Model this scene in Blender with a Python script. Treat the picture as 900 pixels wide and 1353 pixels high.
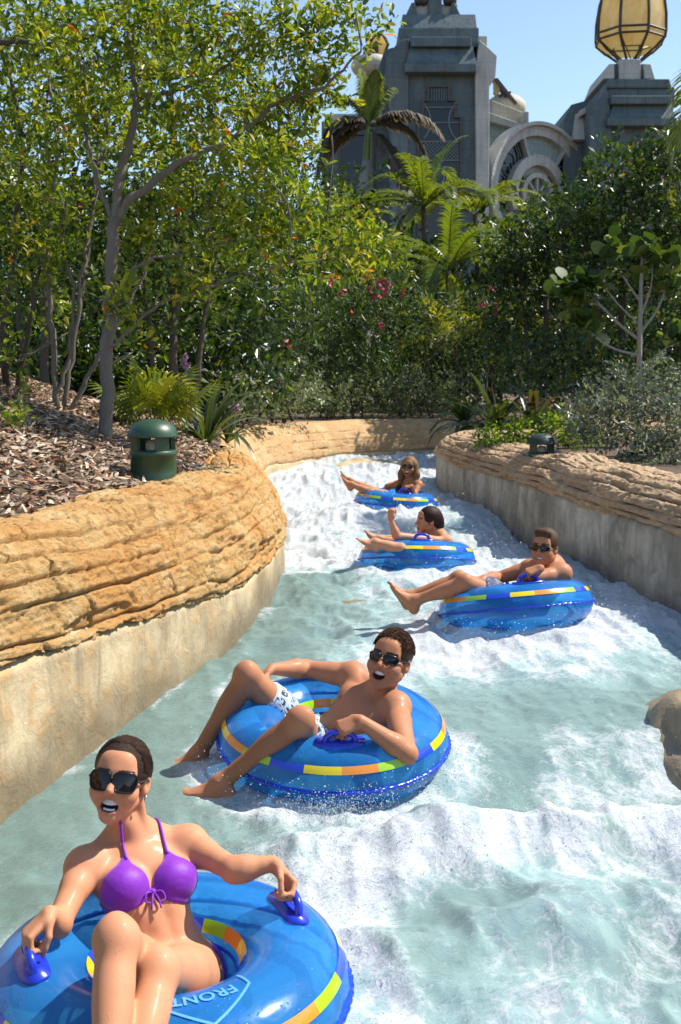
import bpy, bmesh, math, random
import numpy as np
from mathutils import Vector, Matrix

for _o in list(bpy.data.objects):
    bpy.data.objects.remove(_o)
SC = bpy.context.scene
COL = SC.collection

# ------------------------------------------------------------------ camera
FPX = 1440.0                      # focal length in pixels of the 900 x 1353 photograph
CAMZ = 1.75
PITCH = math.radians(6.9)
cam_data = bpy.data.cameras.new('camera')
cam = bpy.data.objects.new('camera', cam_data)
COL.objects.link(cam)
cam_data.sensor_fit = 'HORIZONTAL'
cam_data.sensor_width = 24.0
cam_data.lens = FPX / 900.0 * 24.0
cam_data.clip_start = 0.05
cam_data.clip_end = 4000.0
cam.location = (0, 0, CAMZ)
cam.rotation_euler = (math.pi / 2 - PITCH, 0, 0)
cam_data.dof.use_dof = True
cam_data.dof.focus_distance = 4.6
cam_data.dof.aperture_fstop = 7.0
SC.camera = cam

# ------------------------------------------------------------------ sky and sun
SUN_DIR = np.array((0.58, 0.19, 0.79)); SUN_DIR /= np.linalg.norm(SUN_DIR)
SUN_EL = math.asin(SUN_DIR[2])
SUN_AZ = math.atan2(SUN_DIR[0], SUN_DIR[1])
world = bpy.data.worlds.new('World')
SC.world = world
world.use_nodes = True
_nt = world.node_tree
_nt.nodes.clear()
_sky = _nt.nodes.new('ShaderNodeTexSky')
_sky.sky_type = 'NISHITA'
_sky.sun_disc = False
_sky.sun_elevation = SUN_EL
_sky.sun_rotation = SUN_AZ
_sky.altitude = 0
_sky.air_density = 1.0
_sky.dust_density = 0.25
_sky.ozone_density = 1.0
_bg = _nt.nodes.new('ShaderNodeBackground')
_bg.inputs['Strength'].default_value = 0.12
_out = _nt.nodes.new('ShaderNodeOutputWorld')
_nt.links.new(_sky.outputs[0], _bg.inputs[0])
_nt.links.new(_bg.outputs[0], _out.inputs[0])
sun_data = bpy.data.lights.new('sun', 'SUN')
sun_data.energy = 4.6
sun_data.angle = math.radians(0.5)
sun_data.color = (1.0, 0.94, 0.84)
sun = bpy.data.objects.new('sun', sun_data)
COL.objects.link(sun)
sun.location = (20, 0, 30)
sun.rotation_euler = Vector(tuple(-SUN_DIR)).to_track_quat('-Z', 'Y').to_euler()
SC.view_settings.view_transform = 'Standard'
SC.view_settings.look = 'None'
SC.view_settings.exposure = 0.78
SC.view_settings.gamma = 1.0
SC.view_settings.use_curve_mapping = False
SC.render.engine = 'CYCLES'
SC.cycles.use_denoising = True
SC.cycles.max_bounces = 7
SC.cycles.diffuse_bounces = 2
SC.cycles.glossy_bounces = 3
SC.cycles.transmission_bounces = 6
SC.cycles.transparent_max_bounces = 8
SC.cycles.caustics_reflective = False
SC.cycles.caustics_refractive = False
SC.cycles.sample_clamp_indirect = 6.0
# ------------------------------------------------------------------ helpers
def at(px, py, t):
    """world point seen at pixel (px, py) of the 900 x 1353 photograph, t metres in front of the camera"""
    xc = (px - 450.0) / FPX
    yc = (676.5 - py) / FPX
    c, s = math.cos(PITCH), math.sin(PITCH)
    return np.array((xc * t, t * (c + yc * s), CAMZ + t * (yc * c - s)))

def nrm(v):
    v = np.asarray(v, float)
    return v / (np.linalg.norm(v) + 1e-12)

def tag(o, label=None, cat=None, group=None, kind=None):
    if label: o['label'] = label
    if cat: o['category'] = cat
    if group: o['group'] = group
    if kind: o['kind'] = kind
    return o

def empty(name, loc=(0, 0, 0), rot=(0, 0, 0)):
    o = bpy.data.objects.new(name, None)
    o.empty_display_size = 0.1
    o.location = loc
    o.rotation_euler = rot
    COL.objects.link(o)
    return o

def mesh_data(name, V, F, smooth=True, attrs=None):
    """V (n,3); F a list of face lists or a list of int arrays (m,k)"""
    me = bpy.data.meshes.new(name)
    V = np.ascontiguousarray(V, dtype=np.float32)
    if isinstance(F, np.ndarray): F = [F]
    arrs = [a for a in F if isinstance(a, np.ndarray)]
    lists = [a for a in F if not isinstance(a, np.ndarray)]
    loops = [a.reshape(-1) for a in arrs if len(a)]
    sizes = [np.full(len(a), a.shape[1]) for a in arrs if len(a)]
    for l in lists:
        loops.append(np.array(l)); sizes.append(np.array([len(l)]))
    loops = np.concatenate(loops).astype(np.int32)
    sizes = np.concatenate(sizes).astype(np.int32)
    starts = np.concatenate(([0], np.cumsum(sizes)[:-1])).astype(np.int32)
    me.vertices.add(len(V)); me.vertices.foreach_set('co', V.reshape(-1))
    me.loops.add(len(loops)); me.loops.foreach_set('vertex_index', loops)
    me.polygons.add(len(sizes)); me.polygons.foreach_set('loop_start', starts)
    me.polygons.foreach_set('loop_total', sizes)
    me.polygons.foreach_set('use_smooth', np.full(len(sizes), smooth))
    if attrs:
        for k, a in attrs.items():
            a = np.asarray(a, dtype=np.float32)
            if a.ndim == 1:
                at_ = me.attributes.new(k, 'FLOAT', 'POINT'); at_.data.foreach_set('value', a)
            else:
                if a.shape[1] == 3: a = np.concatenate((a, np.ones((len(a), 1), np.float32)), 1)
                at_ = me.attributes.new(k, 'FLOAT_COLOR', 'POINT'); at_.data.foreach_set('color', np.ascontiguousarray(a).reshape(-1))
    me.update(calc_edges=True)
    me.validate()
    return me

def link(name, me, mat=None, parent=None, loc=None):
    o = bpy.data.objects.new(name, me)
    if mat is not None and not me.materials: me.materials.append(mat)
    COL.objects.link(o)
    if parent is not None: o.parent = parent
    if loc is not None: o.location = loc
    return o

def mk(name, V, F, mat, parent=None, smooth=True, attrs=None, world=True):
    """one mesh object. World coordinates; a child of an unrotated root is stored relative to it."""
    V = np.asarray(V, float)
    if parent is not None:
        off = np.zeros(3)
        if world:
            p = parent
            while p is not None:
                off = off + np.array(p.location); p = p.parent
        return link(name, mesh_data(name, V - off, F, smooth, attrs), mat, parent)
    base = np.array((0.5 * (V[:, 0].min() + V[:, 0].max()), 0.5 * (V[:, 1].min() + V[:, 1].max()), V[:, 2].min()))
    return link(name, mesh_data(name, V - base, F, smooth, attrs), mat, None, tuple(base))

def copy_tree(o, parent=None):
    c = o.copy(); COL.objects.link(c); c.parent = parent
    for ch in list(o.children): copy_tree(ch, c)
    return c

class MB:
    """collects simple solids into one mesh"""
    def __init__(self): self.V = []; self.F = []; self.n = 0
    def add(self, V, F):
        V = np.asarray(V, float); self.V.append(V)
        for f in F: self.F.append([i + self.n for i in f])
        self.n += len(V); return self
    def hexa(self, P):        # P: 8 corners, bottom ring 0-3, top ring 4-7
        return self.add(P, [(3, 2, 1, 0), (4, 5, 6, 7), (0, 1, 5, 4), (1, 2, 6, 5), (2, 3, 7, 6), (3, 0, 4, 7)])
    def box(self, lo, hi):
        x0, y0, z0 = lo; x1, y1, z1 = hi
        return self.hexa([(x0, y0, z0), (x1, y0, z0), (x1, y1, z0), (x0, y1, z0), (x0, y0, z1), (x1, y0, z1), (x1, y1, z1), (x0, y1, z1)])
    def tube(self, pts, rad, n=8, closed=False, caps=True):
        V, F = tube_geo(pts, rad, n, closed, caps); return self.add(V, F)
    def prism(self, poly, d):  # poly: list of 3D points, extruded along d
        poly = np.asarray(poly, float); m = len(poly); d = np.asarray(d, float)
        V = np.concatenate((poly, poly + d))
        F = [tuple(range(m))[::-1], tuple(range(m, 2 * m))] + [(i, (i + 1) % m, m + (i + 1) % m, m + i) for i in range(m)]
        return self.add(V, F)
    def ball(self, c, r, nu=12, nv=8, M=None):
        V = []; F = []
        c = np.asarray(c, float); r = np.broadcast_to(np.asarray(r, float), (3,))
        for i in range(nv + 1):
            th = math.pi * i / nv
            for k in range(nu):
                ph = 2 * math.pi * k / nu
                p = np.array((math.sin(th) * math.cos(ph), math.sin(th) * math.sin(ph), math.cos(th))) * r
                V.append(c + (M @ p if M is not None else p))
        for i in range(nv):
            for k in range(nu):
                a = i * nu + k; b = i * nu + (k + 1) % nu
                if i == 0: F.append((a, a + nu, b + nu))
                elif i == nv - 1: F.append((a, a + nu, b))
                else: F.append((a, a + nu, b + nu, b))
        return self.add(V, F)
    def build(self, name, mat, parent=None, smooth=False, world=True, bevel=0, xf=None):
        V = np.concatenate(self.V)
        if xf is not None: V = xf(V)
        groups = {}
        for f in self.F: groups.setdefault(len(f), []).append(f)
        o = mk(name, V, [np.array(g) for g in groups.values()], mat, parent, smooth, None, world)
        if bevel:
            m = o.modifiers.new('bevel', 'BEVEL'); m.width = bevel; m.segments = 2; m.limit_method = 'ANGLE'
        return o

def tube_geo(pts, rad, n=8, closed=False, caps=True):
    pts = np.asarray(pts, float); m = len(pts)
    rad = np.broadcast_to(np.asarray(rad, float), (m,))
    if closed: tg = np.roll(pts, -1, 0) - np.roll(pts, 1, 0)
    else: tg = np.gradient(pts, axis=0)
    tg = tg / (np.linalg.norm(tg, axis=1, keepdims=True) + 1e-12)
    a = np.array((0, 0, 1.0)) if abs(tg[0][2]) < 0.9 else np.array((1.0, 0, 0))
    nn = np.cross(tg[0], a); nn /= np.linalg.norm(nn)
    V = np.zeros((m, n, 3)); ang = np.arange(n) * 2 * math.pi / n
    for i in range(m):
        nn = nn - tg[i] * np.dot(nn, tg[i]); nn /= (np.linalg.norm(nn) + 1e-12)
        bb = np.cross(tg[i], nn)
        V[i] = pts[i] + rad[i] * (np.cos(ang)[:, None] * nn + np.sin(ang)[:, None] * bb)
    F = []
    for i in range(m if closed else m - 1):
        j = (i + 1) % m
        for k in range(n):
            k2 = (k + 1) % n
            F.append((i * n + k, i * n + k2, j * n + k2, j * n + k))
    V = V.reshape(-1, 3)
    if caps and not closed:
        F.append(tuple(range(n))[::-1]); F.append(tuple((m - 1) * n + k for k in range(n)))
    return V, F

def spline(pts, n):
    """Catmull-Rom through pts, n samples"""
    P = np.asarray(pts, float)
    P = np.vstack((2 * P[0] - P[1], P, 2 * P[-1] - P[-2]))
    m = len(P) - 3
    u = np.linspace(0, m, n); i = np.minimum(u.astype(int), m - 1); f = (u - i)[:, None]
    p0, p1, p2, p3 = P[i], P[i + 1], P[i + 2], P[i + 3]
    return 0.5 * ((2 * p1) + (-p0 + p2) * f + (2 * p0 - 5 * p1 + 4 * p2 - p3) * f * f + (-p0 + 3 * p1 - 3 * p2 + p3) * f ** 3)

# value noise on numpy arrays
def _hash(ix, iy, iz, seed):
    h = (ix.astype(np.int64) * 374761393 + iy.astype(np.int64) * 668265263 + iz.astype(np.int64) * 2147483647 + seed * 1274126177) & 0xFFFFFFFF
    h = ((h ^ (h >> 13)) * 1274126177) & 0xFFFFFFFF
    h = ((h ^ (h >> 16)) * 2246822519) & 0xFFFFFFFF
    return ((h ^ (h >> 15)) & 0xFFFFFF).astype(np.float64) / 0xFFFFFF
def vnoise(x, y, z=None, seed=0):
    x = np.asarray(x, float); y = np.asarray(y, float)
    z = np.zeros_like(x) if z is None else np.asarray(z, float)
    x, y, z = np.broadcast_arrays(x, y, z)
    ix, iy, iz = np.floor(x), np.floor(y), np.floor(z)
    fx, fy, fz = x - ix, y - iy, z - iz
    fx = fx * fx * (3 - 2 * fx); fy = fy * fy * (3 - 2 * fy); fz = fz * fz * (3 - 2 * fz)
    r = 0
    for a in (0, 1):
        for b in (0, 1):
            for c in (0, 1):
                w = (fx if a else 1 - fx) * (fy if b else 1 - fy) * (fz if c else 1 - fz)
                r = r + w * _hash(ix + a, iy + b, iz + c, seed)
    return r
def fbm(x, y, z=None, oct=4, seed=0, gain=0.5, ridged=False):
    a, s, tot = 1.0, 0, 0
    z0 = 0 * np.asarray(x, float) if z is None else z
    for i in range(oct):
        f = 2.03 ** i
        n = vnoise(x * f + 17.3 * i, y * f - 9.1 * i, z0 * f + 3.7 * i, seed + i)
        if ridged: n = 1 - np.abs(2 * n - 1)
        s = s + a * n; tot += a; a *= gain
    return s / tot
def sstep(a, b, x):
    t = np.clip((np.asarray(x, float) - a) / (b - a), 0, 1); return t * t * (3 - 2 * t)

# ------------------------------------------------------------------ materials
def new_mat(name):
    m = bpy.data.materials.new(name); m.use_nodes = True
    nt = m.node_tree; nt.nodes.clear()
    out = nt.nodes.new('ShaderNodeOutputMaterial')
    return m, nt, out
class NT:
    def __init__(self, name):
        self.m, self.nt, self.out = new_mat(name)
    def n(self, t, **kw):
        nd = self.nt.nodes.new('ShaderNode' + t)
        for k, v in kw.items():
            if k.startswith('i_'): 
                key = k[2:].replace('_', ' ')
                nd.inputs[key].default_value = v
            else: setattr(nd, k, v)
        return nd
    def l(self, a, b): self.nt.links.new(a, b)
    def coord(self, which='Object'): return self.n('TexCoord').outputs[which]
    def pos(self): return self.n('NewGeometry').outputs['Position']
    def noise(self, vec, scale, detail=4, rough=0.55, dist=0.0):
        nd = self.n('TexNoise'); nd.inputs['Scale'].default_value = scale; nd.inputs['Detail'].default_value = detail
        nd.inputs['Roughness'].default_value = rough; nd.inputs['Distortion'].default_value = dist
        if vec is not None: self.l(vec, nd.inputs['Vector'])
        return nd.outputs['Fac']
    def mapping(self, vec, scale=(1, 1, 1), rot=(0, 0, 0), loc=(0, 0, 0)):
        nd = self.n('Mapping'); nd.inputs['Scale'].default_value = scale; nd.inputs['Rotation'].default_value = rot; nd.inputs['Location'].default_value = loc
        self.l(vec, nd.inputs['Vector']); return nd.outputs[0]
    def ramp(self, fac, stops):
        nd = self.n('ValToRGB'); e = nd.color_ramp.elements
        while len(e) < len(stops): e.new(0.5)
        for el, (p, c) in zip(e, stops):
            el.position = p; el.color = c if len(c) == 4 else (*c, 1)
        self.l(fac, nd.inputs[0]); return nd.outputs[0]
    def mix(self, fac, a, b, mode='MIX'):
        nd = self.n('Mix', data_type='RGBA', blend_type=mode)
        self._set(nd.inputs[0], fac); self._set(nd.inputs[6], a); self._set(nd.inputs[7], b)
        return nd.outputs[2]
    def math(self, op, a, b=0.0, c=0.0, clamp=False):
        nd = self.n('Math', operation=op, use_clamp=clamp)
        self._set(nd.inputs[0], a); self._set(nd.inputs[1], b); self._set(nd.inputs[2], c); return nd.outputs[0]
    def _set(self, inp, v):
        if hasattr(v, 'is_linked') or hasattr(v, 'links'): self.l(v, inp)
        elif isinstance(v, (tuple, list)): inp.default_value = v if len(v) == 4 else (*v, 1)
        else: inp.default_value = v
    def attr(self, name, out='Fac'):
        nd = self.n('Attribute'); nd.attribute_name = name; return nd.outputs[out]
    def bump(self, h, strength=0.3, dist=0.01, normal=None):
        nd = self.n('Bump'); nd.inputs['Strength'].default_value = strength; nd.inputs['Distance'].default_value = dist
        self.l(h, nd.inputs['Height'])
        if normal is not None: self.l(normal, nd.inputs['Normal'])
        return nd.outputs[0]
    def bsdf(self, color, rough=0.5, normal=None, **kw):
        nd = self.n('BsdfPrincipled'); self._set(nd.inputs['Base Color'], color); self._set(nd.inputs['Roughness'], rough)
        for k, v in kw.items(): self._set(nd.inputs[k.replace('_', ' ')], v)
        if normal is not None: self.l(normal, nd.inputs['Normal'])
        return nd.outputs[0]
    def mixs(self, fac, a, b):
        nd = self.n('MixShader'); self._set(nd.inputs[0], fac); self.l(a, nd.inputs[1]); self.l(b, nd.inputs[2]); return nd.outputs[0]
    def done(self, shader):
        self.l(shader, self.out.inputs['Surface']); return self.m

def plain(name, color, rough=0.5, var=0.15, scale=6.0, bump=0.0, **kw):
    t = NT(name); p = t.coord()
    f = t.noise(p, scale, 5)
    c = t.mix(f, tuple(x * (1 - var) for x in color), tuple(min(1, x * (1 + var)) for x in color))
    nm = t.bump(t.noise(p, scale * 6, 4), bump, 0.01) if bump else None
    return t.done(t.bsdf(c, rough, nm, **kw))
# ------------------------------------------------------------------ where the swim rings float
# centre pixel, distance, yaw of the sitter's front, tilt (about world x, about world y)
TUBES = [
    (222, 1300, 3.00, math.atan2(-0.91, 0.41), (0, 0), 1.0, 'blue swim ring printed FRONT under the woman in purple, nearest the camera'),
    (441, 973, 4.77, math.radians(184), (6.5, 1), 1.0, 'blue swim ring under the laughing man with raised knees, mid stream'),
    (681, 801, 7.13, math.radians(186), (-12, -5), 1.0, 'blue swim ring under the man with sunglasses beside the shaded right wall'),
    (551, 739, 9.40, math.radians(182), (-12, 1), 1.0, 'blue swim ring under the woman with her fist raised'),
    (524, 664, 13.0, math.radians(190), (-2, 4), 1.0, 'blue swim ring under the long haired woman, farthest upstream'),
]
TUBE_SINK = [0.085, 0.075, 0.020, 0.020, 0.045]      # height of each ring's middle over the water
TUBE_C = [np.append(at(*t[:3]), d) for t, d in zip(TUBES, TUBE_SINK)]
# ------------------------------------------------------------------ the channel: plan
LEFT = np.array([(-2.6, 0.2), (-2.0, 1.6), (-1.62, 2.8), (-1.30, 3.96), (-0.96, 5.3), (-0.64, 6.7), (-0.48, 8.2), (-0.47, 9.5), (-0.62, 11.0),
                 (-0.90, 12.8), (-1.12, 14.8), (-1.05, 16.8), (-0.45, 18.8), (0.7, 20.2), (2.6, 21.0), (7.0, 21.6)])
RIGHT = np.array([(2.9, -0.5), (2.6, 1.0), (2.5, 2.4), (2.48, 3.6), (2.50, 4.8), (2.45, 6.0), (2.32, 7.2), (2.04, 9.2), (1.68, 12.0), (1.40, 14.4),
                  (1.32, 15.2), (1.45, 15.9), (2.1, 16.3), (3.5, 16.6), (7.0, 17.2)])
LEFT_S = spline(LEFT, 400); RIGHT_S = spline(RIGHT, 400)
CHAN = np.concatenate((LEFT_S, RIGHT_S[::-1]))
def resample(P, step):
    s = np.concatenate(([0], np.cumsum(np.linalg.norm(np.diff(P, axis=0), axis=1))))
    n = int(s[-1] / step) + 1; u = np.linspace(0, s[-1], n)
    return np.stack([np.interp(u, s, P[:, a]) for a in range(2)], 1), u
def poly_dist(x, y, P):
    d = np.full(x.shape, 1e9)
    for a, b in zip(P[:-1], P[1:]):
        ab = b - a; L = ab @ ab + 1e-12
        h = np.clip(((x - a[0]) * ab[0] + (y - a[1]) * ab[1]) / L, 0, 1)
        d = np.minimum(d, (x - a[0] - ab[0] * h) ** 2 + (y - a[1] - ab[1] * h) ** 2)
    return np.sqrt(d)
def in_poly(x, y, P):
    r = np.zeros(x.shape, bool)
    for a, b in zip(P, np.roll(P, -1, 0)):
        c = ((a[1] > y) != (b[1] > y))
        if a[1] != b[1]:
            r ^= c & (x < (b[0] - a[0]) * (y - a[1]) / (b[1] - a[1]) + a[0])
    return r
L_C = resample(LEFT_S, 0.25)[0]; R_C = resample(RIGHT_S, 0.25)[0]; CH_C = np.concatenate((L_C, R_C[::-1]))
def chan_out(x, y):
    """distance outside the channel (negative inside), and which bank is nearer"""
    dl = poly_dist(x, y, L_C); dr = poly_dist(x, y, R_C)
    d = np.minimum(dl, dr)
    return np.where(in_poly(x, y, CH_C), -d, d), dl < dr
def bank_z(x, y, left):
    """level of the planted ground"""
    rise = np.clip((-1.25 - x), 0, 3) * 0.34 * (1 - sstep(12, 18, y)) * sstep(2, 7, y)
    z = np.where(left, 0.98 + rise, 0.93) + 0.05 * (fbm(x * 0.5, y * 0.5, seed=11) - 0.5)
    return z
WY = [-2, 3.0, 4.7, 7.0, 9.4, 13.0, 16.0, 22.0]; WZ = [-0.10, 0.005, 0.085, 0.115, 0.125, 0.20, 0.30, 0.36]
def water_level(x, y):
    z = np.interp(y, WY, WZ)
    for c in TUBE_C:
        w = np.exp(-(((x - c[0]) ** 2 + (y - c[1]) ** 2) / 0.75 ** 2))
        z = z + w * (c[2] - c[3] - np.interp(c[1], WY, WZ))
    return z

# ------------------------------------------------------------------ ground
def ground_mat():
    t = NT('mulch_soil'); p = t.pos()
    n = t.noise(p, 9, 8, 0.7); n2 = t.noise(p, 70, 6, 0.7)
    c = t.ramp(n2, [(0.25, (0.030, 0.018, 0.011)), (0.5, (0.13, 0.080, 0.048)), (0.75, (0.30, 0.215, 0.14))])
    c = t.mix(t.math('MULTIPLY', n, 0.6), c, (0.10, 0.065, 0.04))
    nm = t.bump(n2, 0.9, 0.03)
    soil = t.bsdf(c, 0.9, nm)
    sx = t.n('SeparateXYZ'); t.l(p, sx.inputs[0])
    bed = t.bsdf(t.mix(t.noise(p, 3, 5), (0.36, 0.33, 0.24), (0.56, 0.52, 0.40)), 0.7)
    f = t.ramp(t.math('MULTIPLY', sx.outputs['Z'], 2.0, clamp=True), [(0.1, (0, 0, 0)), (0.3, (1, 1, 1))])
    return t.done(t.mixs(f, bed, soil))
def make_ground():
    xs = np.concatenate((-np.geomspace(600, 7, 14), np.arange(-6.5, 7.01, 0.10), np.geomspace(8, 600, 14)))
    ys = np.concatenate((np.array([-300, -60, -20, -8, -4]), np.arange(-2, 24.01, 0.10), np.geomspace(25, 900, 22)))
    X, Y = np.meshgrid(xs, ys, indexing='ij')
    d, left = chan_out(X, Y)
    z = bank_z(X, Y, left)
    far = sstep(24, 60, Y); z = z * (1 - far) + 0.9 * far
    z = z + 0.02 * (fbm(X * 3, Y * 3, seed=5) - 0.5)
    z = -0.62 + (z + 0.62) * sstep(0.22, 0.50, d)
    n0, n1 = X.shape; I = np.arange(n0 * n1).reshape(n0, n1)
    F = np.stack((I[:-1, :-1], I[1:, :-1], I[1:, 1:], I[:-1, 1:]), -1).reshape(-1, 4)
    o = mk('ground', np.stack((X, Y, z), -1).reshape(-1, 3), F, ground_mat())
    tag(o, 'mulched planting ground around the water channel', 'ground', kind='structure')
make_ground()

# ------------------------------------------------------------------ moulded rock walls
def rock_mat(name, c_lo, c_mid, c_hi, stain):
    t = NT(name); p = t.pos()
    n1 = t.noise(p, 1.6, 5, 0.6); n2 = t.noise(p, 7, 8, 0.68); n3 = t.noise(p, 60, 5, 0.7)
    c = t.ramp(n2, [(0.30, c_lo), (0.48, c_mid), (0.68, c_hi)])
    c = t.mix(t.ramp(n1, [(0.42, (0, 0, 0)), (0.62, (1, 1, 1))]), c, stain)
    ms = t.mapping(p, (1, 1, 6)); n4 = t.noise(ms, 5, 6, 0.7)
    c = t.mix(t.ramp(n4, [(0.56, (0, 0, 0)), (0.72, (0.75, 0.75, 0.75))]), c, c_hi)
    oi = t.n('ObjectInfo')
    c = t.mix(t.math('MULTIPLY', oi.outputs['Random'], 0.30), c, tuple(0.72 * x for x in c_mid))
    c = t.mix(t.math('MULTIPLY', n3, 0.35), c, tuple(0.45 * x for x in c_mid))
    nb = t.noise(t.mapping(p, (1, 1, 5), (0.12, 0.05, 0)), 7, 8, 0.72, 0.4)
    nm = t.bump(n2, 0.5, 0.03); nm = t.bump(nb, 0.8, 0.035, nm); nm = t.bump(n3, 0.85, 0.014, nm)
    return t.done(t.bsdf(c, 0.85, nm, Specular_IOR_Level=0.25))
def plaster_mat(name, c0, c1, stain, stain_amt, dark):
    t = NT(name); p = t.pos()
    n1 = t.noise(p, 2.2, 6, 0.6); n2 = t.noise(t.mapping(p, (2.2, 2.2, 0.7)), 2.4, 8, 0.7, 1.2); n3 = t.noise(p, 45, 6, 0.65)
    n5 = t.noise(p, 6, 6, 0.65, 0.6)
    c = t.mix(t.ramp(n1, [(0.36, (0, 0, 0)), (0.62, (1, 1, 1))]), c0, c1)
    c = t.mix(t.ramp(n2, [(0.45, (0, 0, 0)), (0.70, (0.75, 0.75, 0.75))]), c, dark)
    c = t.mix(t.math('MULTIPLY', t.ramp(n5, [(0.52, (0, 0, 0)), (0.66, (1, 1, 1))]), stain_amt), c, stain)
    sx = t.n('SeparateXYZ'); t.l(p, sx.inputs[0])
    wet = t.math('ADD', sx.outputs['Z'], t.math('ADD', t.math('MULTIPLY', n1, 0.5), t.math('MULTIPLY', n2, 0.35)))
    wl = t.ramp(wet, [(0.56, (1, 1, 1)), (0.82, (0, 0, 0))])
    c = t.mix(t.math('MULTIPLY', wl, 0.8), c, tuple(0.85 * x for x in dark))
    vn = t.n('TexVoronoi', feature='DISTANCE_TO_EDGE'); vn.inputs['Scale'].default_value = 5; t.l(t.mapping(p, (1, 1, 0.8)), vn.inputs['Vector'])
    crack = t.ramp(t.math('ADD', vn.outputs['Distance'], t.math('MULTIPLY', n3, 0.02)), [(0.010, (0, 0, 0)), (0.035, (1, 1, 1))])
    nm = t.bump(n3, 0.45, 0.008); nm = t.bump(n5, 0.5, 0.03, nm); nm = t.bump(crack, 0.10, 0.005, nm)
    rg = t.math('SUBTRACT', 0.8, t.math('MULTIPLY', wl, 0.45))
    return t.done(t.bsdf(c, rg, nm))

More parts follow.
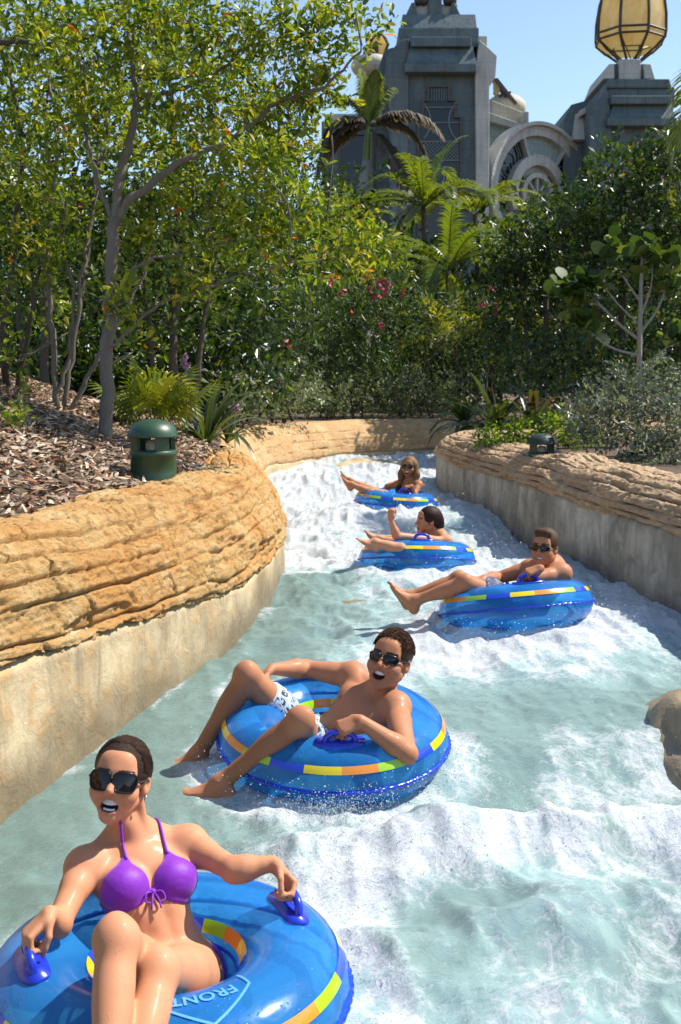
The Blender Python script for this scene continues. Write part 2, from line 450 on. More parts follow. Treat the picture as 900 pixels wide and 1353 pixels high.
def rock_wall(label, path, out_sign, zb_f, zt_f, rows, length, step, mats, seed, flat=0.0, top=0.75, jd=0.030, rough=1.0):
    """path: waterline; out_sign +1 when the bank lies to the left of the walking direction"""
    rng = np.random.RandomState(seed)
    P, u = resample(path, step)
    tg = np.gradient(P, axis=0); tg /= np.linalg.norm(tg, axis=1, keepdims=True)
    k = np.ones(21) / 21
    tgs = np.stack([np.convolve(np.pad(tg[:, a], 10, 'edge'), k, 'valid') for a in range(2)], 1); tgs /= np.linalg.norm(tgs, axis=1, keepdims=True)
    nrmv = np.stack((-tgs[:, 1], tgs[:, 0]), 1) * out_sign
    zb = zb_f(u, P); zt = zt_f(u, P)
    root = empty('rock_wall', (float(P[:, 0].mean()), float(P[:, 1].mean()), 0))
    tag(root, label, 'wall', kind='thing')
    def assemble(prof_n, prof_z, disp, pn, pz):
        # prof_*: (Ns, Nv); displaced along (pn outward, pz up) profile normals
        n = prof_n + disp * pn; z = prof_z + disp * pz
        return np.stack((P[:, 0:1] + nrmv[:, 0:1] * n, P[:, 1:2] + nrmv[:, 1:2] * n, z), -1)
    Ns = len(P)
    # --- plastered lower face
    nv = int(1.4 / (step * 1.5)); v = np.linspace(0, 1, nv)[None]
    S_ = u[:, None] + 0 * v
    z = -0.70 + (zb[:, None] + 0.09 + 0.70) * v
    n = 0.012 + 0.020 * v + 0.10 * sstep(zb[:, None] - 0.01, zb[:, None] + 0.09, z)
    wob = 0.03 * (fbm(S_ * 1.3, z * 1.6, seed=seed + 1) - 0.5) + 0.014 * (fbm(S_ * 7, z * 6, seed=seed + 2) - 0.5)
    V = assemble(n, z, wob, -np.ones_like(n), np.zeros_like(n))
    I = np.arange(Ns * nv).reshape(Ns, nv)
    F = np.stack((I[:-1, :-1], I[1:, :-1], I[1:, 1:], I[:-1, 1:]), -1).reshape(-1, 4)
    if out_sign < 0: F = F[:, ::-1]
    mk('plaster_face', V.reshape(-1, 3), F, mats[1], root)
    # --- rock: profile polyline per column, arc length parameter w
    prof = np.array([(0.07, 0.0), (0.012, 0.012), (0.002, 0.10), (0.03, 0.45), (0.10, 0.72), (0.22, 0.93), (0.36, 1.0), (0.56, 0.985), (top, 0.88), (top + 0.04, 0.55)])
    prof[:, 0] += flat * np.clip(prof[:, 1], 0, 1) * (np.arange(len(prof)) < 7)
    prof[7:, 0] += flat
    pw = np.concatenate(([0], np.cumsum(np.linalg.norm(np.diff(prof * (1, 0.55), axis=0), axis=1)))); Lw = pw[-1]
    fine = np.linspace(0, Lw, 200); pr = np.stack([np.interp(fine, pw, prof[:, a]) for a in (0, 1)], 1)
    kk = np.ones(13) / 13
    pr = np.stack([np.convolve(np.pad(pr[:, a], 6, 'edge'), kk, 'valid') for a in (0, 1)], 1)
    nv = int(Lw / (step * 0.95)) + 2
    w = np.linspace(0, Lw, nv)
    pn = np.interp(w, fine, pr[:, 0])[None] + 0 * zb[:, None]
    pzz = np.interp(w, fine, pr[:, 1])[None]
    pz = zb[:, None] + (zt - zb)[:, None] * pzz
    dn = np.gradient(np.interp(w, fine, pr[:, 0]), w); dz = np.gradient(np.interp(w, fine, pr[:, 1]) * 0.55, w)
    ln = np.sqrt(dn ** 2 + dz ** 2) + 1e-9
    on = -(dz / ln)[None] * np.ones((Ns, 1)); oz = (dn / ln)[None] * np.ones((Ns, 1))
    on[:, 0] = -0.2; oz[:, 0] = 0
    S_ = u[:, None] + 0 * w[None]; W_ = w[None] + 0 * S_
    ww = W_ + 0.055 * (fbm(S_ * 0.9, W_ * 2, seed=seed + 3) - 0.5) * 2 + 0.028 * (fbm(S_ * 4, W_ * 5, seed=seed + 4) - 0.5)
    # rows of uneven height
    hs = rows * (0.55 + 0.9 * rng.rand(60)); edges = np.concatenate(([0], np.cumsum(hs))) - 0.03
    row = np.clip(np.searchsorted(edges, ww) - 1, 0, len(edges) - 2)
    dw = np.minimum(ww - edges[row], edges[row + 1] - ww)
    ss = S_ + 0.10 * (fbm(S_ * 2, W_ * 6, seed=seed + 6) - 0.5) + 0.05 * (fbm(S_ * 9, W_ * 12, seed=seed + 7) - 0.5)
    cid = np.zeros(S_.shape, int); ds = np.zeros(S_.shape); jit = np.zeros(S_.shape)
    nrow = int(row.max()) + 1
    for r in range(nrow):
        L = length * (0.45 + 1.1 * rng.rand(400)); e = np.concatenate(([0], np.cumsum(L))) - rng.rand() * length - 0.3
        m = row == r
        c = np.clip(np.searchsorted(e, ss[m]) - 1, 0, 398)
        cid[m] = r * 1000 + c
        ds[m] = np.minimum(ss[m] - e[c], e[c + 1] - ss[m])
        pv = rng.rand(400); jit[m] = pv[c]
    jn = fbm(S_ * 1.7, W_ * 3.0, seed=seed + 8)
    depth = jd * sstep(0.34, 0.66, jn) + 0.009
    g1 = np.exp(-(dw / 0.0085) ** 2); g2 = np.exp(-(ds / 0.007) ** 2) * 0.7
    # thin beds: anisotropic noise cut into ledges
    st = fbm(S_ * 0.75, W_ * 7.0 + 0.6 * fbm(S_ * 1.5, W_ * 0, seed=seed + 20), seed=seed + 9, oct=4)
    q = st * 9.0; led = (np.floor(q) + sstep(0.72, 0.93, q - np.floor(q))) / 9.0
    disp = -depth * np.maximum(g1, g2) + 0.016 * rough * (jit - 0.5) + 0.064 * rough * (led - 0.5) \
        + 0.036 * rough * (fbm(S_ * 5, W_ * 9, seed=seed + 10, oct=5, gain=0.6) - 0.5) + 0.020 * rough * (fbm(S_ * 14, W_ * 34, seed=seed + 11, oct=4, ridged=True, gain=0.6) - 0.5)
    pit = fbm(S_ * 24, W_ * 30, seed=seed + 12, oct=2); disp -= 0.014 * rough * sstep(0.60, 0.80, pit)
    big = sstep(0.64, 0.69, fbm(S_ * 1.1, W_ * 6.5, seed=seed + 13, oct=4)); disp -= 0.030 * rough * big
    fade = np.clip(np.minimum(W_ / 0.03, 1), 0, 1)
    disp = disp * (0.35 + 0.65 * fade)
    # ragged lower edge
    drop = 0.05 * (fbm(S_[:, :1] * 2.2, 0 * S_[:, :1], seed=seed + 14) - 0.5) * 2 * np.exp(-W_ / 0.12)
    V = assemble(pn, pz + drop, disp, on, oz)
    fc = cid[:-1, :-1]
    I = np.arange(Ns * nv).reshape(Ns, nv)
    F = np.stack((I[:-1, :-1], I[1:, :-1], I[1:, 1:], I[:-1, 1:]), -1).reshape(-1, 4)
    if out_sign < 0: F = F[:, ::-1]
    fc = fc.reshape(-1); Vf = V.reshape(-1, 3)
    order = np.argsort(fc, kind='stable'); ids, st, ct = np.unique(fc[order], return_index=True, return_counts=True)
    sizes = sorted(ct)[::-1]; cut = sizes[299] if len(sizes) > 300 else 0
    rest = []
    for q, s0, c0 in zip(ids, st, ct):
        ff = F[order[s0:s0 + c0]]
        if c0 < max(cut, 24): rest.append(ff); continue
        uq, inv = np.unique(ff, return_inverse=True)
        mk('stone', Vf[uq], inv.reshape(ff.shape), mats[0], root)
    if rest:
        ff = np.concatenate(rest); uq, inv = np.unique(ff, return_inverse=True)
        o = mk('small_stones', Vf[uq], inv.reshape(ff.shape), mats[0], root); o['kind'] = 'stuff'
    return root

M_ROCK_L = rock_mat('ochre_rock', (0.36, 0.175, 0.055), (0.60, 0.370, 0.140), (0.70, 0.52, 0.28), (0.54, 0.255, 0.070))
M_ROCK_F = rock_mat('tan_rock', (0.46, 0.26, 0.12), (0.64, 0.42, 0.20), (0.72, 0.54, 0.33), (0.56, 0.33, 0.16))
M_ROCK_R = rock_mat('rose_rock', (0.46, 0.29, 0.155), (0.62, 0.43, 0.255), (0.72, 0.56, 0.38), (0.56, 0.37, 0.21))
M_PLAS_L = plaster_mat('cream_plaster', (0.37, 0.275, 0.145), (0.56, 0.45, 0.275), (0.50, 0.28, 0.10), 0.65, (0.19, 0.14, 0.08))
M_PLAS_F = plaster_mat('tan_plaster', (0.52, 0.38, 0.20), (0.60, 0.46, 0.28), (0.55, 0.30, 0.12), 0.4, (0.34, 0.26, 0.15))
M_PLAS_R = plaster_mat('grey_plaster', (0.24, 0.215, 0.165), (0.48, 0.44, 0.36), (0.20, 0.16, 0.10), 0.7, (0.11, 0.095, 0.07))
iL = int(np.argmin(np.abs(LEFT_S[:, 1] - 12.6)))
rock_wall('ochre moulded rock wall along the left bank, mulch behind it', LEFT_S[:iL + 1][LEFT_S[:iL + 1, 1] > 1.5], 1,
          lambda u, P: np.interp(P[:, 1], [1.5, 4, 7, 9.5, 12.6], [0.66, 0.63, 0.42, 0.40, 0.44]) + 0.05 * (fbm(u * 0.7, u * 0, seed=31) - 0.5),
          lambda u, P: np.interp(P[:, 1], [1.5, 4, 7, 10, 12.6], [1.14, 1.13, 1.07, 1.02, 1.0]) + 0.09 * (fbm(u * 0.8, u * 0, seed=32) - 0.5),
          0.12, 0.62, 0.0095, (M_ROCK_L, M_PLAS_L), 40, flat=0.10, top=0.80, jd=0.034, rough=1.15)
rock_wall('low tan rock wall closing the far bend of the channel', LEFT_S[iL:], 1,
          lambda u, P: 0.42 + 0.04 * (fbm(u * 0.7, u * 0, seed=33) - 0.5),
          lambda u, P: np.interp(P[:, 1], [12.6, 15, 22], [1.0, 1.02, 1.0]) + 0.05 * (fbm(u * 0.8, u * 0, seed=34) - 0.5),
          0.21, 0.50, 0.026, (M_ROCK_F, M_PLAS_F), 50, flat=0.16, top=0.85, jd=0.034, rough=0.8)
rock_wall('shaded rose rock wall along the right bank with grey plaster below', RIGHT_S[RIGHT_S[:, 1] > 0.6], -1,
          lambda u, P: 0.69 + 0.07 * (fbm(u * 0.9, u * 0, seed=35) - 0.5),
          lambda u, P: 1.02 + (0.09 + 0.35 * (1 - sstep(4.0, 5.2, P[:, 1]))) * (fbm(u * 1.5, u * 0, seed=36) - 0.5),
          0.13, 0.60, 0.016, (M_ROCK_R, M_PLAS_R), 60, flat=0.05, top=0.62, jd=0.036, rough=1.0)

# rocks half under water at the edges
def boulder(label, c, r, seed, mat):
    n0, n1 = 60, 40
    th = np.linspace(0, 2 * np.pi, n0, endpoint=False)[:, None] + np.zeros((1, n1)); ph = np.linspace(0.001, np.pi - 0.001, n1)[None] + np.zeros((n0, 1))
    D = np.stack((np.sin(ph) * np.cos(th), np.sin(ph) * np.sin(th), np.cos(ph)), -1)
    k = 1 + 0.30 * (fbm(D[..., 0] * 1.6 + 5, D[..., 1] * 1.6, D[..., 2] * 1.6, seed=seed) - 0.5) * 2 + 0.10 * (fbm(D[..., 0] * 6, D[..., 1] * 6, D[..., 2] * 6, seed=seed + 1) - 0.5)
    V = np.asarray(c) + D * k[..., None] * np.asarray(r)
    I = np.arange(n0 * n1).reshape(n0, n1); J_ = np.roll(I, -1, 0)
    F = np.stack((I[:, :-1], I[:, 1:], J_[:, 1:], J_[:, :-1]), -1).reshape(-1, 4)
    o = mk('boulder', V.reshape(-1, 3), F, mat); tag(o, label, 'rock')
M_WETROCK = plaster_mat('wet_rock', (0.44, 0.34, 0.20), (0.60, 0.49, 0.32), (0.46, 0.30, 0.14), 0.5, (0.22, 0.165, 0.10))
boulder('wet brown rock breaking the water at the right edge of the picture', (1.80, 4.85, -0.10), (0.42, 0.85, 0.36), 71, M_WETROCK)
boulder('submerged tan ledge beside the left wall below the rapids', (-0.02, 8.0, -0.02), (0.42, 0.34, 0.14), 74, M_PLAS_L)
boulder('tan ledge the white water pours over at the far bend', (0.35, 18.2, 0.12), (0.85, 0.5, 0.30), 77, M_PLAS_F)
# ------------------------------------------------------------------ water
def crest_y(x): return 3.70 + 0.22 * (x + 0.21) + 0.30 * (fbm(x * 1.7, 0 * x, seed=90, oct=4) - 0.5)
def foam_map(X, Y):
    """white foam and milky, aerated water, both 0..1"""
    yc = crest_y(X)
    wx = X + 0.22 * (fbm(X * 1.3, Y * 1.3, seed=94, oct=3) - 0.5); wy = Y + 0.30 * (fbm(X * 1.3 + 9, Y * 1.3, seed=95, oct=3) - 0.5)
    n1 = fbm(wx * 1.7, wy * 1.1, seed=92, oct=5); n2 = fbm(wx * 4.2, wy * 2.6, seed=93, oct=5, ridged=True); n3 = fbm(wx * 3.0, wy * 3.0, seed=96, oct=4)
    edge = Y - yc + 0.35 * (n3 - 0.5)
    near = sstep(-0.55, 0.15, X + 0.5 * (n3 - 0.5)) * (1 - sstep(-0.06, 0.22, edge))
    up = np.interp(Y, [0, 3.8, 4.6, 5.4, 6.2, 7.4, 9, 12, 14, 17, 22], [0.30, 0.26, 0.29, 0.38, 0.54, 0.61, 0.66, 0.72, 0.80, 0.80, 0.6])
    calm = (1 - sstep(0.15, 0.9, poly_dist(X, Y, L_C[L_C[:, 1] < 9]))) * (Y < 8.8)
    up = up - 0.28 * calm
    f = np.clip((up + 1.15 * (n1 - 0.5) + 0.55 * (n2 - 0.55) - 0.40) * 2.0, 0, 1)
    brk = np.exp(-(np.maximum(0, -edge - 0.02) / 0.28) ** 2)           # whitest just behind the breaking crest
    fn = near * np.clip(0.14 + 0.52 * brk + 1.9 * (n1 - 0.5) + 1.1 * (n2 - 0.55), 0.0, 1)
    fn = fn * (1 - 0.62 * sstep(0.0, 0.8, X) * sstep(0.20, 0.6, -edge))
    f = np.maximum(f, fn)
    a = np.clip(up * 1.25 + 0.9 * (n1 - 0.5) + 0.2, 0, 1) * (1 - 0.75 * calm)
    a = np.where(Y < 6.2, a * (0.55 + 0.45 * sstep(5.0, 6.4, Y)), a)
    a = np.maximum(a, near * np.clip(0.60 + 1.2 * (n3 - 0.5), 0, 1)); a = np.maximum(a, f)
    for c in TUBE_C:                                                        # wash round the rings
        d = np.sqrt((X - c[0]) ** 2 + (Y - c[1]) ** 2)
        ring = np.exp(-((d - 0.55) / 0.13) ** 2)
        f = np.maximum(f, ring * np.clip(0.15 + 1.9 * (n2 - 0.42), 0, 1)); a = np.maximum(a, 0.75 * ring)
    dr = poly_dist(X, Y, R_C)
    f = np.maximum(f, np.exp(-(dr / 0.30) ** 2) * np.clip(2.0 * (n1 - 0.36), 0, 0.9) * (Y > 5.4))
    dlw = poly_dist(X, Y, L_C)
    f = np.maximum(f, np.exp(-(dlw / 0.09) ** 2) * np.clip(2.0 * (n2 - 0.62), 0, 0.6))
    return f, a
def water_height(X, Y, F=None):
    z = water_level(X, Y)
    if F is None: F = foam_map(X, Y)[0]
    yc = crest_y(X)
    on = sstep(-0.55, 0.25, X)
    lump = 0.5 + 1.0 * fbm(X * 2.6, Y * 1.2, seed=99, oct=3)
    z = z + on * (0.135 * lump * np.exp(-((Y - yc + 0.04) / 0.18) ** 2) - 0.075 * np.exp(-((Y - yc - 0.45) / 0.25) ** 2))
    z = z + on * 0.060 * np.exp(-((Y - yc + 0.62 + 0.2 * (lump - 1)) / 0.16) ** 2) * lump
    amp = np.interp(Y, [0, 3.9, 4.4, 5.6, 7, 12, 22], [0.125, 0.115, 0.045, 0.060, 0.125, 0.165, 0.14])
    amp = amp * (0.30 + 0.70 * sstep(-1.4, -0.2, X))
    z = z + amp * (fbm(X * 1.6, Y * 1.5, seed=101, oct=3) - 0.5) * 1.8
    wx = X + 0.10 * (fbm(X * 3, Y * 3, seed=106, oct=2) - 0.5)
    z = z + amp * 0.75 * (fbm(wx * 4.2 + 0.6 * Y, Y * 3.3, seed=102, oct=3, ridged=True) - 0.55)
    z = z + F * (np.interp(Y, [5, 7, 14], [0.035, 0.050, 0.075]) * (fbm(wx * 7, Y * 5, seed=103, oct=3, ridged=True) - 0.5) + 0.010 * (fbm(X * 24, Y * 20, seed=104, oct=2) - 0.5))
    jag = np.exp(-((Y - yc + 0.03) / 0.16) ** 2) * on
    z = z + jag * 0.055 * (np.clip(fbm(X * 8, Y * 7, seed=107, oct=4, ridged=True) - 0.45, 0, 1)) * fbm(X * 3, Y * 3, seed=108, oct=2) * 2
    z = z + (1 - F) * 0.014 * (fbm(X * 9 + Y * 3, Y * 7, seed=105, oct=4, ridged=True) - 0.5)
    for c in TUBE_C:            # keep the inside of the rings calm
        d2 = (X - c[0]) ** 2 + (Y - c[1]) ** 2
        w = np.exp(-(d2 / 0.40 ** 2) ** 2); z = z * (1 - w) + (c[2] - c[3]) * w
    return z
def water_mat():
    t = NT('river_water'); p = t.pos()
    fo = t.attr('foam'); ae = t.attr('aer')
    # flow-warped coordinates, stretched a little down the stream
    nz = t.n('TexNoise'); nz.inputs['Scale'].default_value = 3.2; nz.inputs['Detail'].default_value = 4; t.l(p, nz.inputs['Vector'])
    sc = t.n('VectorMath', operation='SCALE'); sc.inputs['Scale'].default_value = 0.55; t.l(nz.outputs['Color'], sc.inputs[0])
    wv = t.n('VectorMath', operation='ADD'); t.l(t.mapping(p, (1.25, 0.75, 1.0)), wv.inputs[0]); t.l(sc.outputs[0], wv.inputs[1]); wp = wv.outputs[0]
    def ridged(scale, detail, rough, gain):
        n = t.noise(wp, scale, detail, rough)
        r = t.math('SUBTRACT', 1.0, t.math('MULTIPLY', t.math('ABSOLUTE', t.math('SUBTRACT', n, 0.5)), gain), clamp=True)
        return t.math('POWER', r, 1.6)
    fil = ridged(4.2, 8, 0.58, 8.0); fil2 = ridged(13.0, 7, 0.60, 7.0)
    n2 = t.noise(p, 46, 6, 0.72, 0.5); n4 = t.noise(p, 150, 4, 0.7); n1 = t.noise(wp, 7, 7, 0.65)
    k = t.math('SUBTRACT', t.math('MULTIPLY', fo, 1.05), 0.34)
    k = t.math('ADD', k, t.math('MULTIPLY', fil, t.math('ADD', 0.16, t.math('MULTIPLY', ae, 0.42))))
    k = t.math('ADD', k, t.math('MULTIPLY', fil2, t.math('ADD', 0.10, t.math('MULTIPLY', ae, 0.34))))
    k = t.math('ADD', k, t.math('MULTIPLY', t.math('SUBTRACT', n2, 0.5), 0.95))
    k = t.math('ADD', k, t.math('MULTIPLY', t.math('SUBTRACT', n4, 0.5), 0.35))
    fm = t.ramp(k, [(0.14, (0, 0, 0)), (0.40, (0.42, 0.42, 0.42)), (0.74, (1, 1, 1))])
    clear = t.mix(t.noise(p, 1.4, 3), (0.175, 0.285, 0.255), (0.265, 0.385, 0.355))
    am = t.math('ADD', t.math('MULTIPLY', ae, 1.0), t.math('MULTIPLY', t.math('SUBTRACT', n1, 0.5), 0.6), clamp=True)
    col = t.mix(am, clear, (0.345, 0.490, 0.505))
    h = t.math('ADD', t.noise(t.mapping(p, (1, 0.8, 1)), 17, 6, 0.62, 0.8), t.math('MULTIPLY', n2, 0.45))
    h = t.math('ADD', h, t.math('MULTIPLY', n4, 0.16)); h = t.math('ADD', h, t.math('MULTIPLY', fil2, 0.5))
    # colour comes from below the surface: the ripples bend only the reflection
    nm = t.bump(h, 0.75, 0.035); soft = t.bump(n1, 0.25, 0.03)
    fr = t.n('Fresnel'); fr.inputs['IOR'].default_value = 1.36; t.l(nm, fr.inputs['Normal'])
    gl = t.n('BsdfGlossy'); gl.inputs['Roughness'].default_value = 0.10; t.l(nm, gl.inputs['Normal'])
    df = t.n('BsdfDiffuse'); t.l(col, df.inputs['Color']); t.l(soft, df.inputs['Normal'])
    tr = t.n('BsdfTransparent'); tr.inputs['Color'].default_value = (0.72, 0.90, 0.85, 1)
    body = t.mixs(t.math('MULTIPLY', t.math('SUBTRACT', 1.0, am, clamp=True), 0.42), df.outputs[0], tr.outputs[0])
    wat = t.mixs(fr.outputs[0], body, gl.outputs[0])
    nf = t.bump(t.math('ADD', t.math('MULTIPLY', n2, 0.6), fil), 0.28, 0.03)
    fd = t.n('BsdfDiffuse'); fd.inputs['Color'].default_value = (0.72, 0.76, 0.79, 1); t.l(nf, fd.inputs['Normal'])
    tl = t.n('BsdfTranslucent'); tl.inputs['Color'].default_value = (0.74, 0.84, 0.88, 1)
    fb = t.mixs(0.25, fd.outputs[0], tl.outputs[0])
    fr2 = t.n('Fresnel'); fr2.inputs['IOR'].default_value = 1.33; t.l(nm, fr2.inputs['Normal'])
    fm_sh = t.mixs(fr2.outputs[0], fb, gl.outputs[0])
    return t.done(t.mixs(fm, wat, fm_sh))
def make_water():
    ys = [1.0]
    while ys[-1] < 22.0: ys.append(ys[-1] + max(0.011, 0.0042 * ys[-1] if ys[-1] < 9 else 0.0055 * ys[-1]))
    ys = np.array(ys)
    xs = np.concatenate((np.arange(-2.4, 2.6, 0.0130), np.arange(2.62, 7.0, 0.06)))
    X, Y = np.meshgrid(xs, ys, indexing='ij')
    d, _ = chan_out(X, Y)
    f, a = foam_map(X, Y); z = water_height(X, Y, f)
    n0, n1 = X.shape; I = np.arange(n0 * n1).reshape(n0, n1)
    keep = (np.minimum(np.minimum(d[:-1, :-1], d[1:, :-1]), np.minimum(d[:-1, 1:], d[1:, 1:])) < 0.20)
    F = np.stack((I[:-1, :-1], I[1:, :-1], I[1:, 1:], I[:-1, 1:]), -1)[keep]
    uq, inv = np.unique(F, return_inverse=True)
    V = np.stack((X, Y, z), -1).reshape(-1, 3)[uq]
    o = mk('water', V, inv.reshape(F.shape), water_mat(), attrs={'foam': f.reshape(-1)[uq], 'aer': a.reshape(-1)[uq]})
    tag(o, 'foaming green river water rushing down the channel', 'water', kind='structure')
make_water()

def make_spray():
    """droplets thrown up by the white water"""
    rng = np.random.RandomState(12)
    Ps, Rs = [], []
    def cloud(n, xr, yr, hmax, need, r0, r1):
        x = rng.uniform(*xr, n); y = rng.uniform(*yr, n)
        f = foam_map(x, y)[0]; ok = f > need + 0.25 * rng.rand(n)
        x, y = x[ok], y[ok]; z = water_height(x, y) + hmax * rng.rand(len(x)) ** 2.6
        Ps.append(np.stack((x, y, z), 1)); Rs.append(rng.uniform(r0, r1, len(x)) * (0.5 + rng.rand(len(x))))
    cloud(9000, (-0.4, 1.3), (2.2, 4.1), 0.07, 0.25, 0.0008, 0.0019)
    cloud(2600, (-0.5, 1.3), (3.3, 4.05), 0.17, 0.25, 0.0008, 0.0020)
    cloud(12000, (-0.8, 2.2), (4.6, 9.0), 0.12, 0.35, 0.0010, 0.0026)
    cloud(12000, (-0.9, 1.9), (9.0, 16.5), 0.22, 0.40, 0.0016, 0.0040)
    # splashes round the rings
    for i, c in enumerate(TUBE_C):
        n = 900; a = rng.rand(n) * 6.28; d = 0.50 + 0.12 * rng.rand(n)
        x, y = c[0] + d * np.cos(a), c[1] + d * np.sin(a)
        z = c[2] - 0.09 + 0.11 * rng.rand(n) ** 2.2
        Ps.append(np.stack((x, y, z), 1)); Rs.append(np.full(n, 0.0010 + 0.00025 * c[1]) * (0.5 + rng.rand(n)))
    for (px, py, t, n, sp) in ((430, 1066, 4.25, 1500, 0.09), (470, 1056, 4.25, 300, 0.10), (385, 1140, 3.75, 700, 0.14), (440, 1125, 3.85, 500, 0.14), (640, 1095, 4.05, 500, 0.20), (860, 1085, 4.1, 500, 0.13), (560, 1120, 3.9, 300, 0.16), (750, 1085, 4.1, 300, 0.18)):
        c = at(px, py, t); q = rng.randn(n, 3) * (sp, sp * 0.6, sp * 0.35); q[:, 2] = np.abs(q[:, 2]) - 0.02
        Ps.append(c + q); Rs.append(rng.uniform(0.0008, 0.0022, n))
    P = np.concatenate(Ps); R = np.concatenate(Rs)
    ico = np.array([(0, 0, 1), (0.94, 0, 0), (0, 0.94, 0), (-0.94, 0, 0), (0, -0.94, 0), (0, 0, -1.15)])
    fi = np.array([(0, 1, 2), (0, 2, 3), (0, 3, 4), (0, 4, 1), (5, 2, 1), (5, 3, 2), (5, 4, 3), (5, 1, 4)])
    st = rng.randn(len(P), 1, 3) * 0.5 + 1.0
    V = (P[:, None] + ico[None] * R[:, None, None] * np.clip(st, 0.5, 2.2)).reshape(-1, 3)
    F = (fi[None] + 6 * np.arange(len(P))[:, None, None]).reshape(-1, 3)
    t = NT('spray_drops')
    tl = t.n('BsdfTranslucent'); tl.inputs['Color'].default_value = (0.8, 0.88, 0.9, 1)
    m = t.done(t.mixs(0.45, t.bsdf((0.80, 0.86, 0.88), 0.3, None, Specular_IOR_Level=0.6), tl.outputs[0]))
    o = mk('spray', V, F, m); tag(o, 'white droplets thrown up by the rapids', 'spray', kind='stuff')
make_spray()
# ------------------------------------------------------------------ the building behind the garden
def atY(px, py, Y):
    xc = (px - 450.0) / FPX; yc = (676.5 - py) / FPX
    c, s = math.cos(PITCH), math.sin(PITCH); t = Y / (c + yc * s)
    return np.array((xc * t, Y, CAMZ + t * (yc * c - s)))
def stone_mat(name, c0, c1, streak, rust):
    t = NT(name); p = t.pos()
    n1 = t.noise(p, 0.7, 6, 0.65); n2 = t.noise(t.mapping(p, (2.2, 2.2, 0.22)), 1.6, 6, 0.7); n3 = t.noise(p, 9, 5, 0.6)
    c = t.mix(t.ramp(n1, [(0.3, (0, 0, 0)), (0.7, (1, 1, 1))]), c0, c1)
    c = t.mix(t.ramp(n2, [(0.48, (0, 0, 0)), (0.72, (0.8, 0.8, 0.8))]), c, streak)
    c = t.mix(t.ramp(t.noise(t.mapping(p, (1.2, 1.2, 0.3), (0, 0, 0), (7, 3, 1)), 1.3, 5, 0.6), [(0.58, (0, 0, 0)), (0.74, (0.6, 0.6, 0.6))]), c, rust)
    br = t.n('TexBrick'); br.inputs['Scale'].default_value = 1.0; br.inputs['Brick Width'].default_value = 1.6; br.inputs['Row Height'].default_value = 0.85; br.inputs['Mortar Size'].default_value = 0.02
    t.l(t.mapping(p, (1, 1, 1), (math.pi / 2, 0, 0)), br.inputs['Vector'])
    nm = t.bump(n3, 0.45, 0.08); nm = t.bump(br.outputs['Fac'], -0.6, 0.05, nm)
    c = t.mix(t.math('MULTIPLY', br.outputs['Fac'], 0.5), c, streak)
    return t.done(t.bsdf(c, 0.7, nm))
M_STONE = stone_mat('verdigris_stone', (0.070, 0.105, 0.118), (0.125, 0.170, 0.180), (0.045, 0.060, 0.068), (0.17, 0.13, 0.09))
M_STONE_L = stone_mat('pale_stone', (0.38, 0.38, 0.35), (0.50, 0.50, 0.46), (0.24, 0.25, 0.24), (0.34, 0.30, 0.24))
M_CREAM = stone_mat('cream_roof', (0.42, 0.38, 0.29), (0.52, 0.48, 0.38), (0.30, 0.27, 0.21), (0.35, 0.27, 0.17))
M_PALEBLUE = stone_mat('pale_blue_wall', (0.24, 0.33, 0.33), (0.34, 0.43, 0.42), (0.17, 0.21, 0.21), (0.26, 0.24, 0.19))
M_COPPER = plain('brown_copper', (0.085, 0.060, 0.050), 0.55, 0.25, 3)
M_DARKWIN = plain('dark_window', (0.012, 0.015, 0.018), 0.15, 0.2, 2)
M_GRILLE = plain('verdigris_grille', (0.15, 0.19, 0.19), 0.6, 0.2, 3)
M_IRON = plain('dark_iron', (0.040, 0.034, 0.028), 0.55, 0.2, 3)
def _amber():
    t = NT('amber_panel'); p = t.coord()
    n = t.noise(t.mapping(p, (1, 1, .5)), 1.4, 6, 0.65, 1.0)
    c = t.ramp(n, [(0.30, (0.70, 0.56, 0.26)), (0.5, (0.80, 0.70, 0.42)), (0.72, (0.84, 0.79, 0.62))])
    b = t.bsdf(c, 0.35); tl = t.n('BsdfTranslucent'); t.l(t.mix(1.0, c, (1.12, 1.0, 0.72), 'MULTIPLY'), tl.inputs[0])
    return t.done(t.mixs(0.60, b, tl.outputs[0]))
M_AMBER = _amber()
def slab(name, poly, Y0, Y1, mat, parent, inset=None):
    """poly in photograph pixels on the plane Y0, extruded back to Y1"""
    P = np.array([atY(x, y, Y0) for x, y in poly]); a = 0
    Q = P.copy(); Q[:, 1] = Y1
    n = len(P); V = np.concatenate((P, Q))
    ar = sum(P[i][0] * P[(i + 1) % n][2] - P[(i + 1) % n][0] * P[i][2] for i in range(n))
    F = [tuple(range(n)), tuple(range(2 * n - 1, n - 1, -1))] + [(i, n + i, n + (i + 1) % n, (i + 1) % n) for i in range(n)]
    if ar < 0: F = [f[::-1] for f in F]
    m = MB(); m.add(V, F); return m.build(name, mat, parent, bevel=0.05)
def rect(x0, y0, x1, y1): return [(x0, y1), (x1, y1), (x1, y0), (x0, y0)]
def sloped(name, x0, x1, y0, y1, Yb, Yt, Yback, mat, parent, ins=0):
    """panel leaning back: bottom edge at Yb, top edge at Yt"""
    a, b = atY(x0, y1, Yb), atY(x1, y1, Yb); c, d = atY(x1 - ins, y0, Yt), atY(x0 + ins, y0, Yt)
    m = MB(); m.hexa([a, b, (b[0], Yback, b[2]), (a[0], Yback, a[2]), d, c, (c[0], Yback, c[2]), (d[0], Yback, d[2])]); return m.build(name, mat, parent)
